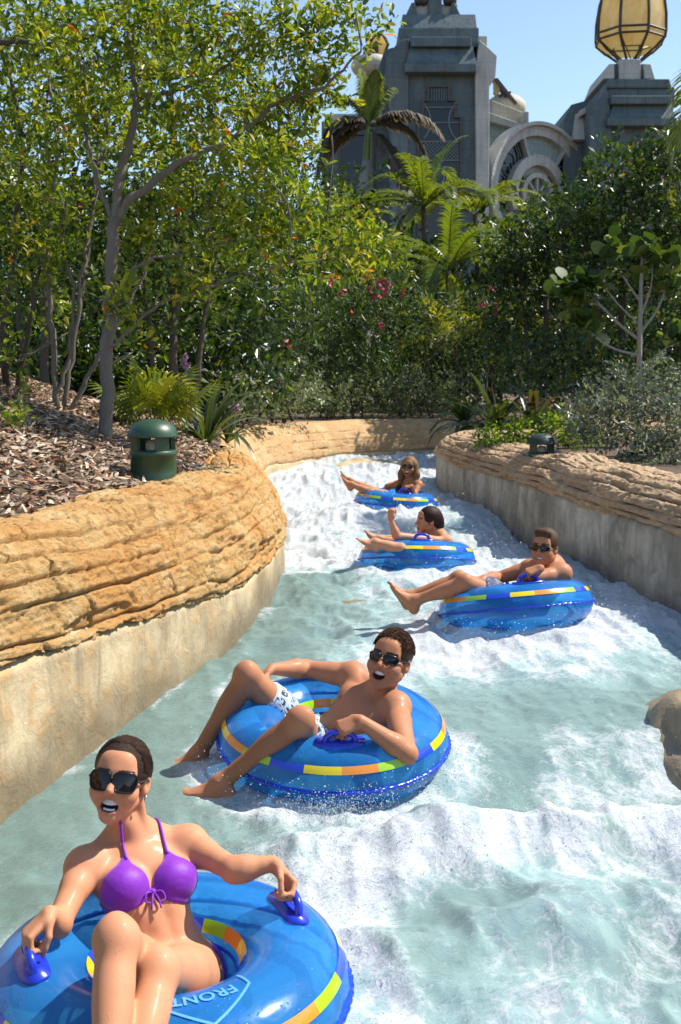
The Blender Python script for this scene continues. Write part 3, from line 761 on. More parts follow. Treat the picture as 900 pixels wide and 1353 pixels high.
def arc_tube(m, cx, cy, r, a0, a1, Y, rad, sx=1.0, n=14):
    m.tube([atY(cx + sx * r * math.cos(a), cy - r * math.sin(a), Y) for a in np.linspace(a0, a1, n)], rad, 5)
def stepped_window(root, Yf, steps, yb, mat_frame):
    """steps: (x0, x1, ytop) from the top step outwards"""
    ys = [s[2] for s in steps] + [yb]
    pane = MB()
    for i, (x0, x1, y0) in enumerate(steps):
        P = [atY(x, y, Yf - 0.04) for x, y in rect(x0, y0, x1, ys[i + 1])]; pane.prism(P[::-1], (0, 0.10, 0))
    w = pane.build('window', M_DARKWIN, root)
    fr = MB(); e = 2.2
    for i, (x0, x1, y0) in enumerate(steps):
        y1 = ys[i + 1]
        for xa in (x0, x1):
            s = -1 if xa == x0 else 1
            fr.prism([atY(x, y, Yf - 0.22) for x, y in rect(min(xa, xa + s * e), y0 - e, max(xa, xa + s * e), y1)][::-1], (0, 0.3, 0))
        if i == 0: fr.prism([atY(x, y, Yf - 0.22) for x, y in rect(x0, y0 - e, x1, y0)][::-1], (0, 0.3, 0))
        else:
            px0, px1, _ = steps[i - 1]
            for xa, xb in ((x0, px0 - e), (px1 + e, x1)): fr.prism([atY(x, y, Yf - 0.22) for x, y in rect(xa, y0 - e, xb, y0)][::-1], (0, 0.3, 0))
    o = fr.build('frame', mat_frame, w)
    return w
def grille(w, x0, x1, ylines, Yf, arcs):
    m = MB()
    for y in ylines: m.tube([atY(x0, y, Yf - 0.12), atY(x1, y, Yf - 0.12)], 0.045, 5)
    for (cx, cy, r, a0, a1, sx) in arcs: arc_tube(m, cx, cy, r, a0, a1, Yf - 0.12, 0.05, sx)
    # lattice
    ya, yb = ylines[1], ylines[2]
    for k in np.arange(x0 - (yb - ya), x1, 5.0):
        for s in (1, -1):
            pts = [(k, ya), (k + (yb - ya), yb)] if s > 0 else [(k, yb), (k + (yb - ya), ya)]
            (xa, y_a), (xb, y_b) = pts; 
            ta = max(0, (x0 - xa) / (xb - xa)); tb = min(1, (x1 - xa) / (xb - xa))
            if tb > ta: m.tube([atY(xa + (xb - xa) * q, y_a + (y_b - y_a) * q, Yf - 0.12) for q in (ta, tb)], 0.025, 4)
    m.build('grille', M_GRILLE, w)

def tower_left():
    b = atY(580, 520, 72); root = empty('tower', (b[0], b[1], 0.9)); tag(root, 'grey green stepped stone tower with a barred window, left of the arch', 'tower', 'towers of the building')
    slab('shaft', rect(520, 92, 634, 560), 70.6, 80, M_STONE, root)
    slab('buttress', [(632, 560), (645, 560), (647, 112), (655, 100), (657, 73), (634, 52), (628, 90)], 70.2, 77, M_STONE_L, root)  # paler than its left twin: sunlight on this side is put into the colour
    slab('buttress', [(517, 560), (538, 560), (540, 92), (541, 50), (528, 54), (512, 72), (508, 100), (516, 112)], 70.3, 77, M_STONE, root)
    slab('ledge', rect(535, 83, 630, 95), 69.7, 74, M_STONE, root)
    sloped('sloping_panel', 537, 630, 61, 83, 69.85, 70.35, 74, M_STONE, root, 5)
    slab('ledge', rect(543, 48, 623, 61), 69.9, 74, M_STONE, root)
    slab('upper_block', rect(527, 36, 633, 62), 70.8, 79, M_STONE, root)
    sloped('upper_block', 530, 630, 19, 36, 71.0, 71.4, 78, M_STONE, root, 2)
    slab('pinnacle', rect(632, 47, 644, 60), 72.5, 75, M_STONE_L, root)
    slab('crown_plinth', rect(566, -30, 584, 20), 71.6, 77, M_STONE, root)
    for x0, x1, s in ((536, 552, 1), (594, 609, -1)):
        slab('crown_buttress', [(x0, 20), (x1, 20), (x1 - (3 if s > 0 else 8), 3), (x0 + (8 if s > 0 else 3), 3)], 71.5, 77, M_STONE, root)
    for x in (556, 594): MB().ball(atY(x - 3, 1, 71.8), (0.28, 0.3, 0.30)).ball(atY(x + 4, 1, 71.8), (0.28, 0.3, 0.30)).build('claw_foot', M_IRON, root, smooth=True)
    slab('crown_block', rect(545, 5, 605, 20), 71.9, 77, M_STONE_L, root)
    w = stepped_window(root, 70.6, [(567, 592, 115), (560, 600, 133), (554, 608, 155)], 560, M_COPPER)
    grille(w, 555, 607, [142, 187, 212, 162], 70.6, [(535, 160, 34, -.75, .85, 1), (627, 160, 34, math.pi - .85, math.pi + .75, 1), (566, 235, 26, -1.2, 1.2, .8), (596, 235, 26, math.pi - 1.2, math.pi + 1.2, .8)])
    m = MB()
    for x in np.arange(570, 592, 3.4): m.tube([atY(x, 116, 70.45), atY(x, 133, 70.45)], 0.03, 4)
    m.build('window_bars', M_GRILLE, w)
    # lower wing on the left, with its own dark window
    slab('wing', rect(425, 160, 517, 560), 73.0, 80, M_STONE, root)
    slab('wing_cornice', rect(430, 150, 520, 162), 72.6, 80, M_STONE_L, root)
    stepped_window(root, 73.0, [(450, 492, 178)], 560, M_COPPER)
    slab('left_shoulder', [(505, 160), (520, 160), (520, 62), (508, 66), (500, 90)], 72.4, 79, M_STONE, root)
    return root
tower_left()

def lantern_on(root, cx, ybase, Y, k, prof, parts='lantern'):
    """cage of dark ribs with amber panels; prof: (y pixel, radius pixel)"""
    Yc_ = Y + 2.2; c = atY(cx, ybase, Yc_); sc = Yc_ / FPX
    zs = [atY(cx, y, Yc_)[2] for y, r in prof]; rs = [r * sc for y, r in prof]
    n = 8; a0 = 0.25
    def pt(i, j, off=0.0):
        a = a0 + 2 * math.pi * j / n; return np.array((c[0] + (rs[i] + off) * math.cos(a), Y + 2.2 + (rs[i] + off) * math.sin(a), zs[i]))
    for j in range(n):
        V = []; F = []
        for i in range(len(prof)):
            A, B = pt(i, j), pt(i, j + 1); V += [A, 0.5 * (A + B) * 1.0, B]
        V = np.array(V); cc = np.array((c[0], Y + 2.2, 0)); V2 = V.copy(); V2[:, :2] = cc[:2] + (V[:, :2] - cc[:2]) * 0.97
        for i in range(len(prof) - 1):
            for q in (0, 1): F.append((3 * i + q, 3 * i + q + 1, 3 * i + q + 4, 3 * i + q + 3))
        m = MB(); m.add(V, F); m.build('panel', M_AMBER, root)
        MB().tube([pt(i, j, 0.04) for i in range(len(prof))], 0.10 * k, 6).build('rib', M_IRON, root)
    for i in (1, 2):
        MB().tube([pt(i, j, 0.04) for j in range(n)], 0.075 * k, 6, closed=True).build('hoop', M_IRON, root)
    return pt
def tower_right():
    b = atY(840, 520, 74); root = empty('tower', (b[0], b[1], 0.9)); tag(root, 'grey green stepped stone tower carrying the amber lantern, right of the arch', 'tower', 'towers of the building')
    slab('shaft', rect(803, 160, 905, 560), 72.6, 82, M_STONE, root)
    slab('buttress', [(777, 560), (806, 560), (808, 150), (802, 114), (792, 131), (779, 134)], 72.3, 79, M_STONE, root)
    slab('left_wing', [(744, 560), (780, 560), (780, 131), (755, 138), (744, 161)], 74.5, 82, M_STONE, root)
    sloped('wing_panel', 758, 781, 150, 184, 73.6, 74.2, 76, M_STONE_L, root, 3)
    slab('wing_ledge', [(767, 153), (781, 147), (781, 138), (767, 145)], 73.4, 76, M_STONE_L, root)
    slab('ledge', rect(803, 155, 895, 166), 71.8, 78, M_STONE, root)
    sloped('sloping_panel', 806, 892, 137, 155, 71.9, 72.4, 78, M_STONE, root, 4)
    slab('ledge', rect(808, 126, 888, 137), 71.9, 78, M_STONE, root)
    slab('upper_block', rect(803, 115, 892, 140), 72.7, 80, M_STONE, root)
    slab('upper_block', [(800, 116), (888, 116), (885, 104), (804, 104)], 72.5, 80, M_STONE, root)
    slab('crown_block', [(798, 104), (866, 104), (859, 84), (808, 84)], 73.0, 79, M_STONE, root)
    slab('crown_plinth', rect(818, 78, 847, 105), 72.7, 78, M_STONE_L, root)
    for x0, x1, s in ((797, 812, 1), (852, 866, -1)):
        slab('crown_buttress', [(x0, 104), (x1, 104), (x1 - (0 if s > 0 else 6), 84), (x0 + (8 if s > 0 else 0), 84)], 72.6, 78, M_STONE_L, root)
    w = stepped_window(root, 72.6, [(840, 870, 188)], 560, M_COPPER)
    # the lantern
    lb = atY(832, 80, 75.2); lan = empty('lantern', tuple(lb)); tag(lan, 'amber onion shaped lantern in a dark iron cage on the right tower', 'lantern')
    pt = lantern_on(lan, 832, 82, 73.0, 1.0, [(68, 30), (55, 43), (47, 44), (25, 43.5), (0, 40), (-25, 31), (-45, 18), (-58, 3)])
    for j in range(8):
        a = 0.25 + 2 * math.pi * j / 8; foot = np.array((lb[0] + 0.7 * math.cos(a), 75.2 + 0.7 * math.sin(a), lb[2] - 0.1))
        MB().tube([foot, pt(0, j), pt(1, j)], 0.085, 6).build('strut', M_IRON, lan)
        MB().tube([np.array((lb[0] + 0.7 * math.cos(a + .4), 75.2 + 0.7 * math.sin(a + .4), lb[2] - 0.1)), pt(1, j)], 0.04, 5).build('stay', M_IRON, lan)
    return root
tower_right()

def arched_hall():
    Yc = 73.5; c = atY(706, 258, Yc); root = empty('arched_hall', (c[0], c[1], 0.9)); tag(root, 'pale stone hall front with a great ringed arch between the two towers', 'hall')
    ang = math.radians(34); ex = np.array((math.cos(ang), math.sin(ang), 0)); en = np.array((math.sin(ang), -math.cos(ang), 0)); ez = np.array((0, 0, 1.0)); k = Yc / FPX
    L = lambda u, v, d=0.0: c + ex * u * k + ez * v * k + en * d
    def ring(name, r0, r1, d0, d1, mat, a0=-0.5, a1=math.pi + 0.5, n=40):
        V = []; 
        for a in np.linspace(a0, a1, n):
            for r, d in ((r0, d1), (r1, d1), (r1, d0), (r0, d0)): V.append(L(r * math.cos(a), r * math.sin(a), d))
        F = []
        for i in range(n - 1):
            for q in range(4): F.append((4 * i + q, 4 * i + (q + 1) % 4, 4 * i + 4 + (q + 1) % 4, 4 * i + 4 + q))
        F += [(0, 3, 2, 1), (4 * n - 4, 4 * n - 3, 4 * n - 2, 4 * n - 1)]
        m = MB(); m.add(V, F); return m.build(name, mat, root)
    def sector(name, r0, r1, a0, a1, d, mat, n=12):
        V = []; F = []
        for a in np.linspace(a0, a1, n): V += [L(r0 * math.cos(a), r0 * math.sin(a), d), L(r1 * math.cos(a), r1 * math.sin(a), d), L(r1 * math.cos(a), r1 * math.sin(a), d - .25), L(r0 * math.cos(a), r0 * math.sin(a), d - .25)]
        for i in range(n - 1):
            for q in range(4): F.append((4 * i + q, 4 * i + (q + 1) % 4, 4 * i + 4 + (q + 1) % 4, 4 * i + 4 + q))
        F += [(0, 3, 2, 1), (4 * n - 4, 4 * n - 3, 4 * n - 2, 4 * n - 1)]
        m = MB(); m.add(V, F); return m.build(name, mat, root)
    ring('outer_ring', 72, 87, -0.4, 0.55, M_STONE_L); ring('outer_ring_edge', 84, 88.5, -0.3, 0.85, M_STONE_L)
    ring('middle_ring', 36, 49, -0.4, 0.5, M_STONE_L); ring('inner_ring', 21, 27, -0.4, 0.4, M_STONE_L)
    sector('stone_field', 49, 72, 0.95, 1.95, 0.10, M_PALEBLUE)
    for a0, a1 in ((-0.5, 0.92), (1.98, math.pi + .5)):
        s = sector('dark_grille_field', 48.5, 72.5, a0, a1, -0.05, M_DARKWIN)
        m = MB(); rng = np.random.RandomState(int(a0 * 10) + 9)
        for q in np.linspace(a0 + .08, a1 - .08, 12):
            r = 50; pts = [(r, q)]
            while r < 71: r += 5.5; pts.append((min(r, 72), q + rng.choice((-.07, 0, .07))))
            m.tube([L(rr * math.cos(aa), rr * math.sin(aa), 0.02) for rr, aa in pts], 0.045, 4)
        m.build('grille', M_GRILLE, s)
    for a0, a1, mt in ((-0.5, 0.8, M_DARKWIN), (0.83, 2.3, M_STONE_L), (2.33, math.pi + .5, M_DARKWIN)): sector('inner_field', 27, 36.5, a0, a1, 0.0, mt)
    sector('core', 0.5, 21.5, -0.5, math.pi + .5, -0.1, M_PALEBLUE, 24)
    for a in (0.93, 1.965, -0.2, 3.3):
        m = MB(); d = np.array((math.cos(a), math.sin(a))); s = np.array((-d[1], d[0])) * 1.8
        P = [L(*(d * 47 - s), 0.15), L(*(d * 73 - s), 0.15), L(*(d * 73 + s), 0.15), L(*(d * 47 + s), 0.15)]; m.prism(P, -en * 0.01 + en * 0.35); m.build('spoke', M_STONE_L, root)
    for a in (0.8, 1.57, 2.35):
        m = MB(); d = np.array((math.cos(a), math.sin(a))); s = np.array((-d[1], d[0])) * 1.3
        P = [L(*(d * 2 - s), 0.0), L(*(d * 22 - s), 0.0), L(*(d * 22 + s), 0.0), L(*(d * 2 + s), 0.0)]; m.prism(P, en * 0.3); m.build('spoke', M_STONE_L, root)
    # walls and cornices behind
    slab('wall', [(640, 560), (800, 560), (800, 212), (735, 190), (700, 175), (640, 150)], 79.0, 84, M_PALEBLUE, root)
    slab('cornice', [(728, 190), (790, 213), (790, 206), (728, 183)], 78.0, 81, M_STONE_L, root)
    slab('cornice', [(646, 160), (702, 176), (702, 168), (646, 148)], 78.2, 81, M_STONE_L, root)
    slab('roof_box', [(650, 152), (690, 168), (697, 168), (697, 150), (650, 132)], 79.5, 85, M_CREAM, root)
    slab('roof_fin', rect(692, 147, 699, 168), 78.0, 82, M_STONE_L, root)
    m = MB(); cc = atY(668, 143, 82); m.ball(cc, (1.5, 1.5, 1.0), 20, 12); m.build('roof_dome', M_CREAM, root, smooth=True)
    m = MB(); m.prism([atY(x, y, 80.5) for x, y in [(652, 103), (658, 103), (684, 136), (680, 138)]], (0, 1.0, 0)); m.build('roof_strut', M_COPPER, root)
    m = MB(); m.prism([atY(x, y, 80.8) for x, y in [(653, 104), (661, 118), (659, 126), (653, 122)]], (0, 0.6, 0)); m.build('amber_pane', M_AMBER, root)
    for x in (668, 675): MB().tube([atY(x, 121, 80.6), atY(x - 8, 128, 80.6)], 0.08, 5).build('roof_strut', M_IRON, root)
arched_hall()

def back_lantern():
    b = atY(492, 96, 84); root = empty('lantern', tuple(b)); tag(root, 'pale sail shaped lantern panel peeping out left of the left tower', 'lantern')
    m = MB(); pts = [(478, 80), (484, 62), (494, 48), (503, 42), (509, 50), (513, 58), (508, 72), (500, 78)]
    m.prism([atY(x, y, 84) for x, y in pts], (0, 1.2, 0)); m.build('panel', M_AMBER, root)
    m = MB(); m.tube([atY(x, y, 83.9) for x, y in pts], 0.12, 6, closed=True); m.tube([atY(503, 42, 83.9), atY(497, 58, 83.9), atY(496, 78, 83.9)], 0.12, 6); m.ball(atY(496, 66, 83.8), (.25, .2, .6)); m.build('frame', M_IRON, root)
    m = MB(); m.ball(atY(492, 88, 84.5), (1.6, 1.5, 0.9), 20, 12); m.build('curved_roof', M_CREAM, root, smooth=True)
    m = MB(); m.prism([atY(x, y, 84.3) for x, y in rect(475, 90, 520, 560)][::-1], (0, 3, 0)); m.build('support', M_STONE, root)
back_lantern()
# ------------------------------------------------------------------ mulch and bollard lights
def ground_z(x, y):
    x = np.atleast_1d(np.asarray(x, float)); y = np.atleast_1d(np.asarray(y, float))
    d, left = chan_out(x, y)
    z = bank_z(x, y, left); far = sstep(24, 60, y); return z * (1 - far) + 0.9 * far
def make_mulch():
    rng = np.random.RandomState(8)
    n = 46000
    y = 2.5 + 17 * rng.rand(n) ** 1.25; x = -0.6 - 4.2 * rng.rand(n) ** 1.0
    x2 = 1.2 + 4 * rng.rand(2500); y2 = 17 + 6 * rng.rand(2500)
    d, left = chan_out(x, y)
    ok = (d > 0.62) & (d < 3.8) & left; x, y = x[ok], y[ok]
    n = len(x); z = ground_z(x, y) + 0.012 * rng.rand(n) + 0.006
    a = rng.rand(n) * 6.283; tl = rng.randn(n) * 0.35; rl = rng.randn(n) * 0.5
    L = rng.uniform(0.012, 0.045, n) * (1 + 0.03 * y); W = L * rng.uniform(0.16, 0.42, n)
    fx = np.stack((np.cos(a) * np.cos(tl), np.sin(a) * np.cos(tl), np.sin(tl)), 1)
    sx = np.stack((-np.sin(a) * np.cos(rl), np.cos(a) * np.cos(rl), np.sin(rl)), 1)
    P = np.stack((x, y, z), 1); up = np.array((0, 0, 1.0)); cv = rng.uniform(-0.1, 0.3, n)[:, None] * L[:, None] * up
    V = np.stack((P - fx * L[:, None] - sx * W[:, None] * 0.5, P - sx * W[:, None] + cv, P + fx * L[:, None] - sx * W[:, None] * 0.3,
                  P + fx * L[:, None] + sx * W[:, None] * 0.3, P + sx * W[:, None] + cv, P - fx * L[:, None] + sx * W[:, None] * 0.5), 1)
    pal = np.array([(0.40, 0.30, 0.20), (0.30, 0.19, 0.11), (0.20, 0.115, 0.06), (0.52, 0.42, 0.31), (0.26, 0.095, 0.045), (0.34, 0.27, 0.20), (0.13, 0.075, 0.04)])
    C = pal[rng.choice(len(pal), n, p=[.24, .2, .15, .16, .08, .10, .07])] * rng.uniform(0.75, 1.2, (n, 1))
    F = np.array([(0, 1, 4, 5), (1, 2, 3, 4)])[None] + 6 * np.arange(n)[:, None, None]
    t = NT('bark_chips'); m = t.done(t.bsdf(t.attr('Col', 'Color'), 0.8))
    o = mk('mulch', V.reshape(-1, 3), F.reshape(-1, 4), m, smooth=False, attrs={'Col': np.repeat(C, 6, 0)})
    tag(o, 'brown bark mulch and dry leaves covering the left bank', 'mulch', kind='stuff')
make_mulch()

M_GREEN = plain('bollard_green', (0.022, 0.062, 0.028), 0.42, 0.2, 9, 0.05, Coat_Weight=0.15)
M_GREEN_D = plain('bollard_dark_green', (0.014, 0.030, 0.022), 0.5, 0.2, 9, 0.05)
M_LAMPGLASS = plain('frosted_lamp', (0.55, 0.52, 0.42), 0.3, 0.1, 12)
def lathe(prof, n=40):
    prof = np.asarray(prof, float); a = np.arange(n) * 2 * math.pi / n
    V = np.stack((prof[:, None, 0] * np.cos(a), prof[:, None, 0] * np.sin(a), prof[:, None, 1] + 0 * a), -1)
    I = np.arange(len(prof) * n).reshape(len(prof), n)
    F = np.stack((I[:-1], np.roll(I, -1, 1)[:-1], np.roll(I, -1, 1)[1:], I[1:]), -1).reshape(-1, 4)
    return V.reshape(-1, 3), F
def bollard(label, loc, s, mat):
    root = empty('bollard_light', tuple(loc)); tag(root, label, 'bollard light', 'garden bollard lights')
    V, F = lathe([(0.0, -0.10), (0.17, -0.10), (0.17, 0.02), (0.165, 0.03), (0.163, 0.19), (0.168, 0.195), (0.168, 0.225), (0.160, 0.23), (0.10, 0.235), (0.0, 0.235)])
    mk('base', V * s, F, mat, root, world=False)
    V, F = lathe([(0.0, 0.455), (0.05, 0.452), (0.10, 0.438), (0.145, 0.41), (0.172, 0.372), (0.182, 0.335), (0.183, 0.325), (0.176, 0.325), (0.165, 0.34), (0.0, 0.35)])
    mk('hood', V * s, F, mat, root, world=False)
    for i in range(4):
        a = math.radians(35 + 90 * i); w = 0.34
        m = MB(); P = []
        for (r, z) in ((0.160, 0.19), (0.160, 0.345)):
            P.append([(r * math.cos(a - w), r * math.sin(a - w), z), (r * math.cos(a + w), r * math.sin(a + w), z), ((r - .03) * math.cos(a + w), (r - .03) * math.sin(a + w), z), ((r - .03) * math.cos(a - w), (r - .03) * math.sin(a - w), z)])
        m.hexa([tuple(np.array(q) * s) for q in P[0] + P[1]])
        m.build('post', mat, root, world=False)
    V, F = lathe([(0.0, 0.20), (0.05, 0.20), (0.055, 0.24), (0.05, 0.30), (0.0, 0.31)], 16)
    mk('lamp', V * s, F, M_LAMPGLASS, root, world=False)
    return root
b0 = at(203, 620, 8.0)
bollard('green domed bollard light standing in the mulch of the left bank', (b0[0], b0[1], ground_z(b0[0], b0[1])[0] - 0.0), 1.02, M_GREEN)
b1 = at(716, 600, 11.4)
bollard('dark green domed bollard light behind the right rock wall', (b1[0], b1[1], 0.80), 0.88, M_GREEN_D)

# ------------------------------------------------------------------ plants
def leaf_mat(name, dark, mid, light, rough=0.38, trans=0.45, odd=None, spec=0.4):
    t = NT(name); tn = t.attr('tint')
    stops = [(0.0, dark), (0.5, mid), (0.93, light)]
    c = t.ramp(tn, stops + ([(0.985, odd)] if odd else []))
    b = t.bsdf(c, rough, None, Specular_IOR_Level=spec)
    tl = t.n('BsdfTranslucent')
    t.l(t.mix(1.0, c, (1.9, 1.75, 0.55), 'MULTIPLY'), tl.inputs['Color'])
    return t.done(t.mixs(trans, b, tl.outputs[0]))
def bark_mat(name, c0, c1):
    t = NT(name); p = t.coord(); n = t.noise(t.mapping(p, (1, 1, 0.25)), 26, 6, 0.65)
    nm = t.bump(n, 0.7, 0.012)
    return t.done(t.bsdf(t.mix(n, c0, c1), 0.85, nm))
M_BARK = bark_mat('grey_bark', (0.085, 0.068, 0.052), (0.23, 0.195, 0.155))
M_BARK_D = bark_mat('dark_bark', (0.045, 0.034, 0.026), (0.12, 0.095, 0.07))
M_BARK_P = bark_mat('pale_bark', (0.20, 0.18, 0.15), (0.38, 0.35, 0.30))

def leaves_geo(P, D, N, L, W, six=False):
    """leaf blades: P base, D along the blade, N blade normal"""
    D = D / (np.linalg.norm(D, axis=1, keepdims=True) + 1e-9)
    S = np.cross(D, N); S /= (np.linalg.norm(S, axis=1, keepdims=True) + 1e-9); N = np.cross(S, D)
    L = L[:, None]; W = W[:, None]; n = len(P)
    if six:
        V = np.stack((P, P + D * L * 0.32 - S * W * 0.85 + N * W * 0.25, P + D * L * 0.70 - S * W * 0.8 + N * W * 0.20, P + D * L - N * L * 0.10,
                      P + D * L * 0.70 + S * W * 0.8 + N * W * 0.20, P + D * L * 0.32 + S * W * 0.85 + N * W * 0.25), 1)
        F = np.array([(0, 1, 2, 3), (0, 3, 4, 5)])[None] + 6 * np.arange(n)[:, None, None]
        return V.reshape(-1, 3), F.reshape(-1, 4), 6
    V = np.stack((P, P + D * L * 0.5 - S * W + N * W * 0.25, P + D * L, P + D * L * 0.5 + S * W + N * W * 0.25), 1)
    F = np.array([(0, 1, 2, 3)])[None] + 4 * np.arange(n)[:, None, None]
    return V.reshape(-1, 3), F.reshape(-1, 4), 4

def ball_points(rng, n, shell=0.35):
    d = rng.randn(n, 3); d /= np.linalg.norm(d, axis=1, keepdims=True)
    r = rng.rand(n) ** shell
    return d * r[:, None], d

def blob(px, py, t, rx, ry, depth, n):
    """(centre, radii, sprigs) of a clump of foliage from its place and size in the photograph"""
    return (at(px, py, t), np.array((rx * t / FPX, depth, ry * t / FPX)), n)

def leaf_cloud(rng, blobs, per, L, aspect, six=False, up=0.25, wild=0.7, tints=(0.5, 0.22)):
    Ps, Ds, Ns, Ts = [], [], [], []
    for c, r, n in blobs:
        q, d = ball_points(rng, n)
        q = q * (1 + 0.35 * (vnoise(d[:, 0] * 2.2 + c[0], d[:, 1] * 2.2 + c[1], d[:, 2] * 2.2 + c[2], 7)[:, None] - 0.5) * 2)
        sp = c + q * r
        sd = d * 0.8 + rng.randn(n, 3) * 0.6; sd[:, 2] += up; sd /= np.linalg.norm(sd, axis=1, keepdims=True)
        base_t = rng.randn(n) * tints[1]
        for k in range(per):
            off = (k / per) * L * 2.2
            P = sp + sd * off + rng.randn(n, 3) * L * 0.25
            D = sd * 0.55 + rng.randn(n, 3) * wild; 
            Ns.append(np.array((0, 0, 1.0)) + rng.randn(n, 3) * 0.75)
            Ps.append(P); Ds.append(D); Ts.append(np.where(rng.rand(n) < 0.006, 1.0, np.clip(tints[0] + base_t + rng.randn(n) * 0.14, 0, 0.94)))
    P = np.concatenate(Ps); D = np.concatenate(Ds); N = np.concatenate(Ns); T = np.concatenate(Ts)
    Ls = L * rng.uniform(0.45, 1.40, len(P))
    V, F, m = leaves_geo(P, D, N, Ls, Ls * aspect * 0.5, six)
    return V, F, np.repeat(T, m)

def add_branches(m, rng, start, r0, targets, twigs=6):
    """limbs from start to the clumps, with twigs inside each clump"""
    for c, r, _ in targets:
        v = c - start; L = np.linalg.norm(v)
        mid = start + v * 0.5 + rng.randn(3) * L * 0.08 + np.array((0, 0, 0.10 * L))
        pts = spline([start, mid, c], 9)
        m.tube(pts, np.linspace(r0, r0 * 0.28, 9), 6)
        for k in range(twigs):
            p = pts[rng.randint(4, 9)]; q, d = ball_points(rng, 1)
            e = c + q[0] * r * 0.95
            m.tube(spline([p, 0.5 * (p + e) + rng.randn(3) * 0.05 * np.linalg.norm(e - p), e], 6), np.linspace(r0 * 0.30, r0 * 0.08, 6), 4)

def tree(name, label, cat, base, stems, blobs, seed, mat, bark, per=6, L=0.09, aspect=0.42, six=False, group=None, r0=0.02, twigs=5, up=0.25, wild=0.7, tints=(0.5, 0.30), limbs=()):
    """stems: list of (points, radius0, radius1); limbs: (points, r0, r1) given in full"""
    rng = np.random.RandomState(seed)
    root = empty(name, tuple(base)); tag(root, label, cat, group)
    nodes = []
    m = MB()
    for pts, ra, rb in stems:
        n = max(10, 5 * len(pts)); sp = spline(pts, n)
        sp = sp + 0.012 * rng.randn(n, 3) * (np.linspace(0, 1, n) > 0.05)[:, None]
        MB().tube(sp, np.linspace(ra, rb, n) * (1 + 0.06 * rng.randn(n)), 9).build('trunk', bark, root, smooth=True)
        nodes.append(sp)
    if limbs or blobs:
        m = MB(); cnt = 0
        for pts, ra, rb in limbs:
            n = 6 * len(pts); sp = spline(pts, n); sp = sp + 0.010 * rng.randn(n, 3)
            MB().tube(sp, np.linspace(ra, rb, n), 8).build('limb', bark, root, smooth=True); nodes.append(sp)
        allp = np.concatenate([s[len(s) // 3:] for s in nodes])
        for b in blobs:
            if twigs == 0: break
            dd = np.linalg.norm(allp - b[0], axis=1) + np.maximum(0, allp[:, 2] - b[0][2] + 0.1) * 1.5
            add_branches(m, rng, allp[int(np.argmin(dd))], r0, [b], twigs); cnt += 1
        if cnt: 
            o = m.build('branches', bark, root, smooth=True); o['kind'] = 'stuff'
    V, F, T = leaf_cloud(rng, blobs, per, L, aspect, six, up, wild, tints)
    mk('crown', V, F, mat, root, smooth=False, attrs={'tint': T})
    return root

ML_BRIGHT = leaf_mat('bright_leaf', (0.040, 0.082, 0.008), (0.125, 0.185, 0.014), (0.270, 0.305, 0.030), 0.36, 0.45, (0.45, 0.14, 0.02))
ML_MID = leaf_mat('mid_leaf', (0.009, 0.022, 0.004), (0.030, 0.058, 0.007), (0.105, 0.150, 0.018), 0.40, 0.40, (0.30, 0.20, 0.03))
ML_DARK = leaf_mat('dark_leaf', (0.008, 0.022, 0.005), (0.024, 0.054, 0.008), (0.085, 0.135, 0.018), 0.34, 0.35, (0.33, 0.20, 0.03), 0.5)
ML_OLE = leaf_mat('oleander_leaf', (0.011, 0.029, 0.009), (0.034, 0.070, 0.018), (0.105, 0.160, 0.045), 0.42, 0.35)
ML_GREY = leaf_mat('silver_leaf', (0.060, 0.085, 0.065), (0.130, 0.160, 0.125), (0.230, 0.260, 0.215), 0.45, 0.22)
ML_GREYG = leaf_mat('sage_leaf', (0.060, 0.090, 0.045), (0.125, 0.165, 0.085), (0.220, 0.255, 0.150), 0.5, 0.25)
ML_LIME = leaf_mat('lime_leaf', (0.050, 0.105, 0.010), (0.110, 0.185, 0.016), (0.190, 0.260, 0.030), 0.4, 0.45)

def gz(p): return np.array((p[0], p[1], ground_z(p[0], p[1])[0] - 0.03))

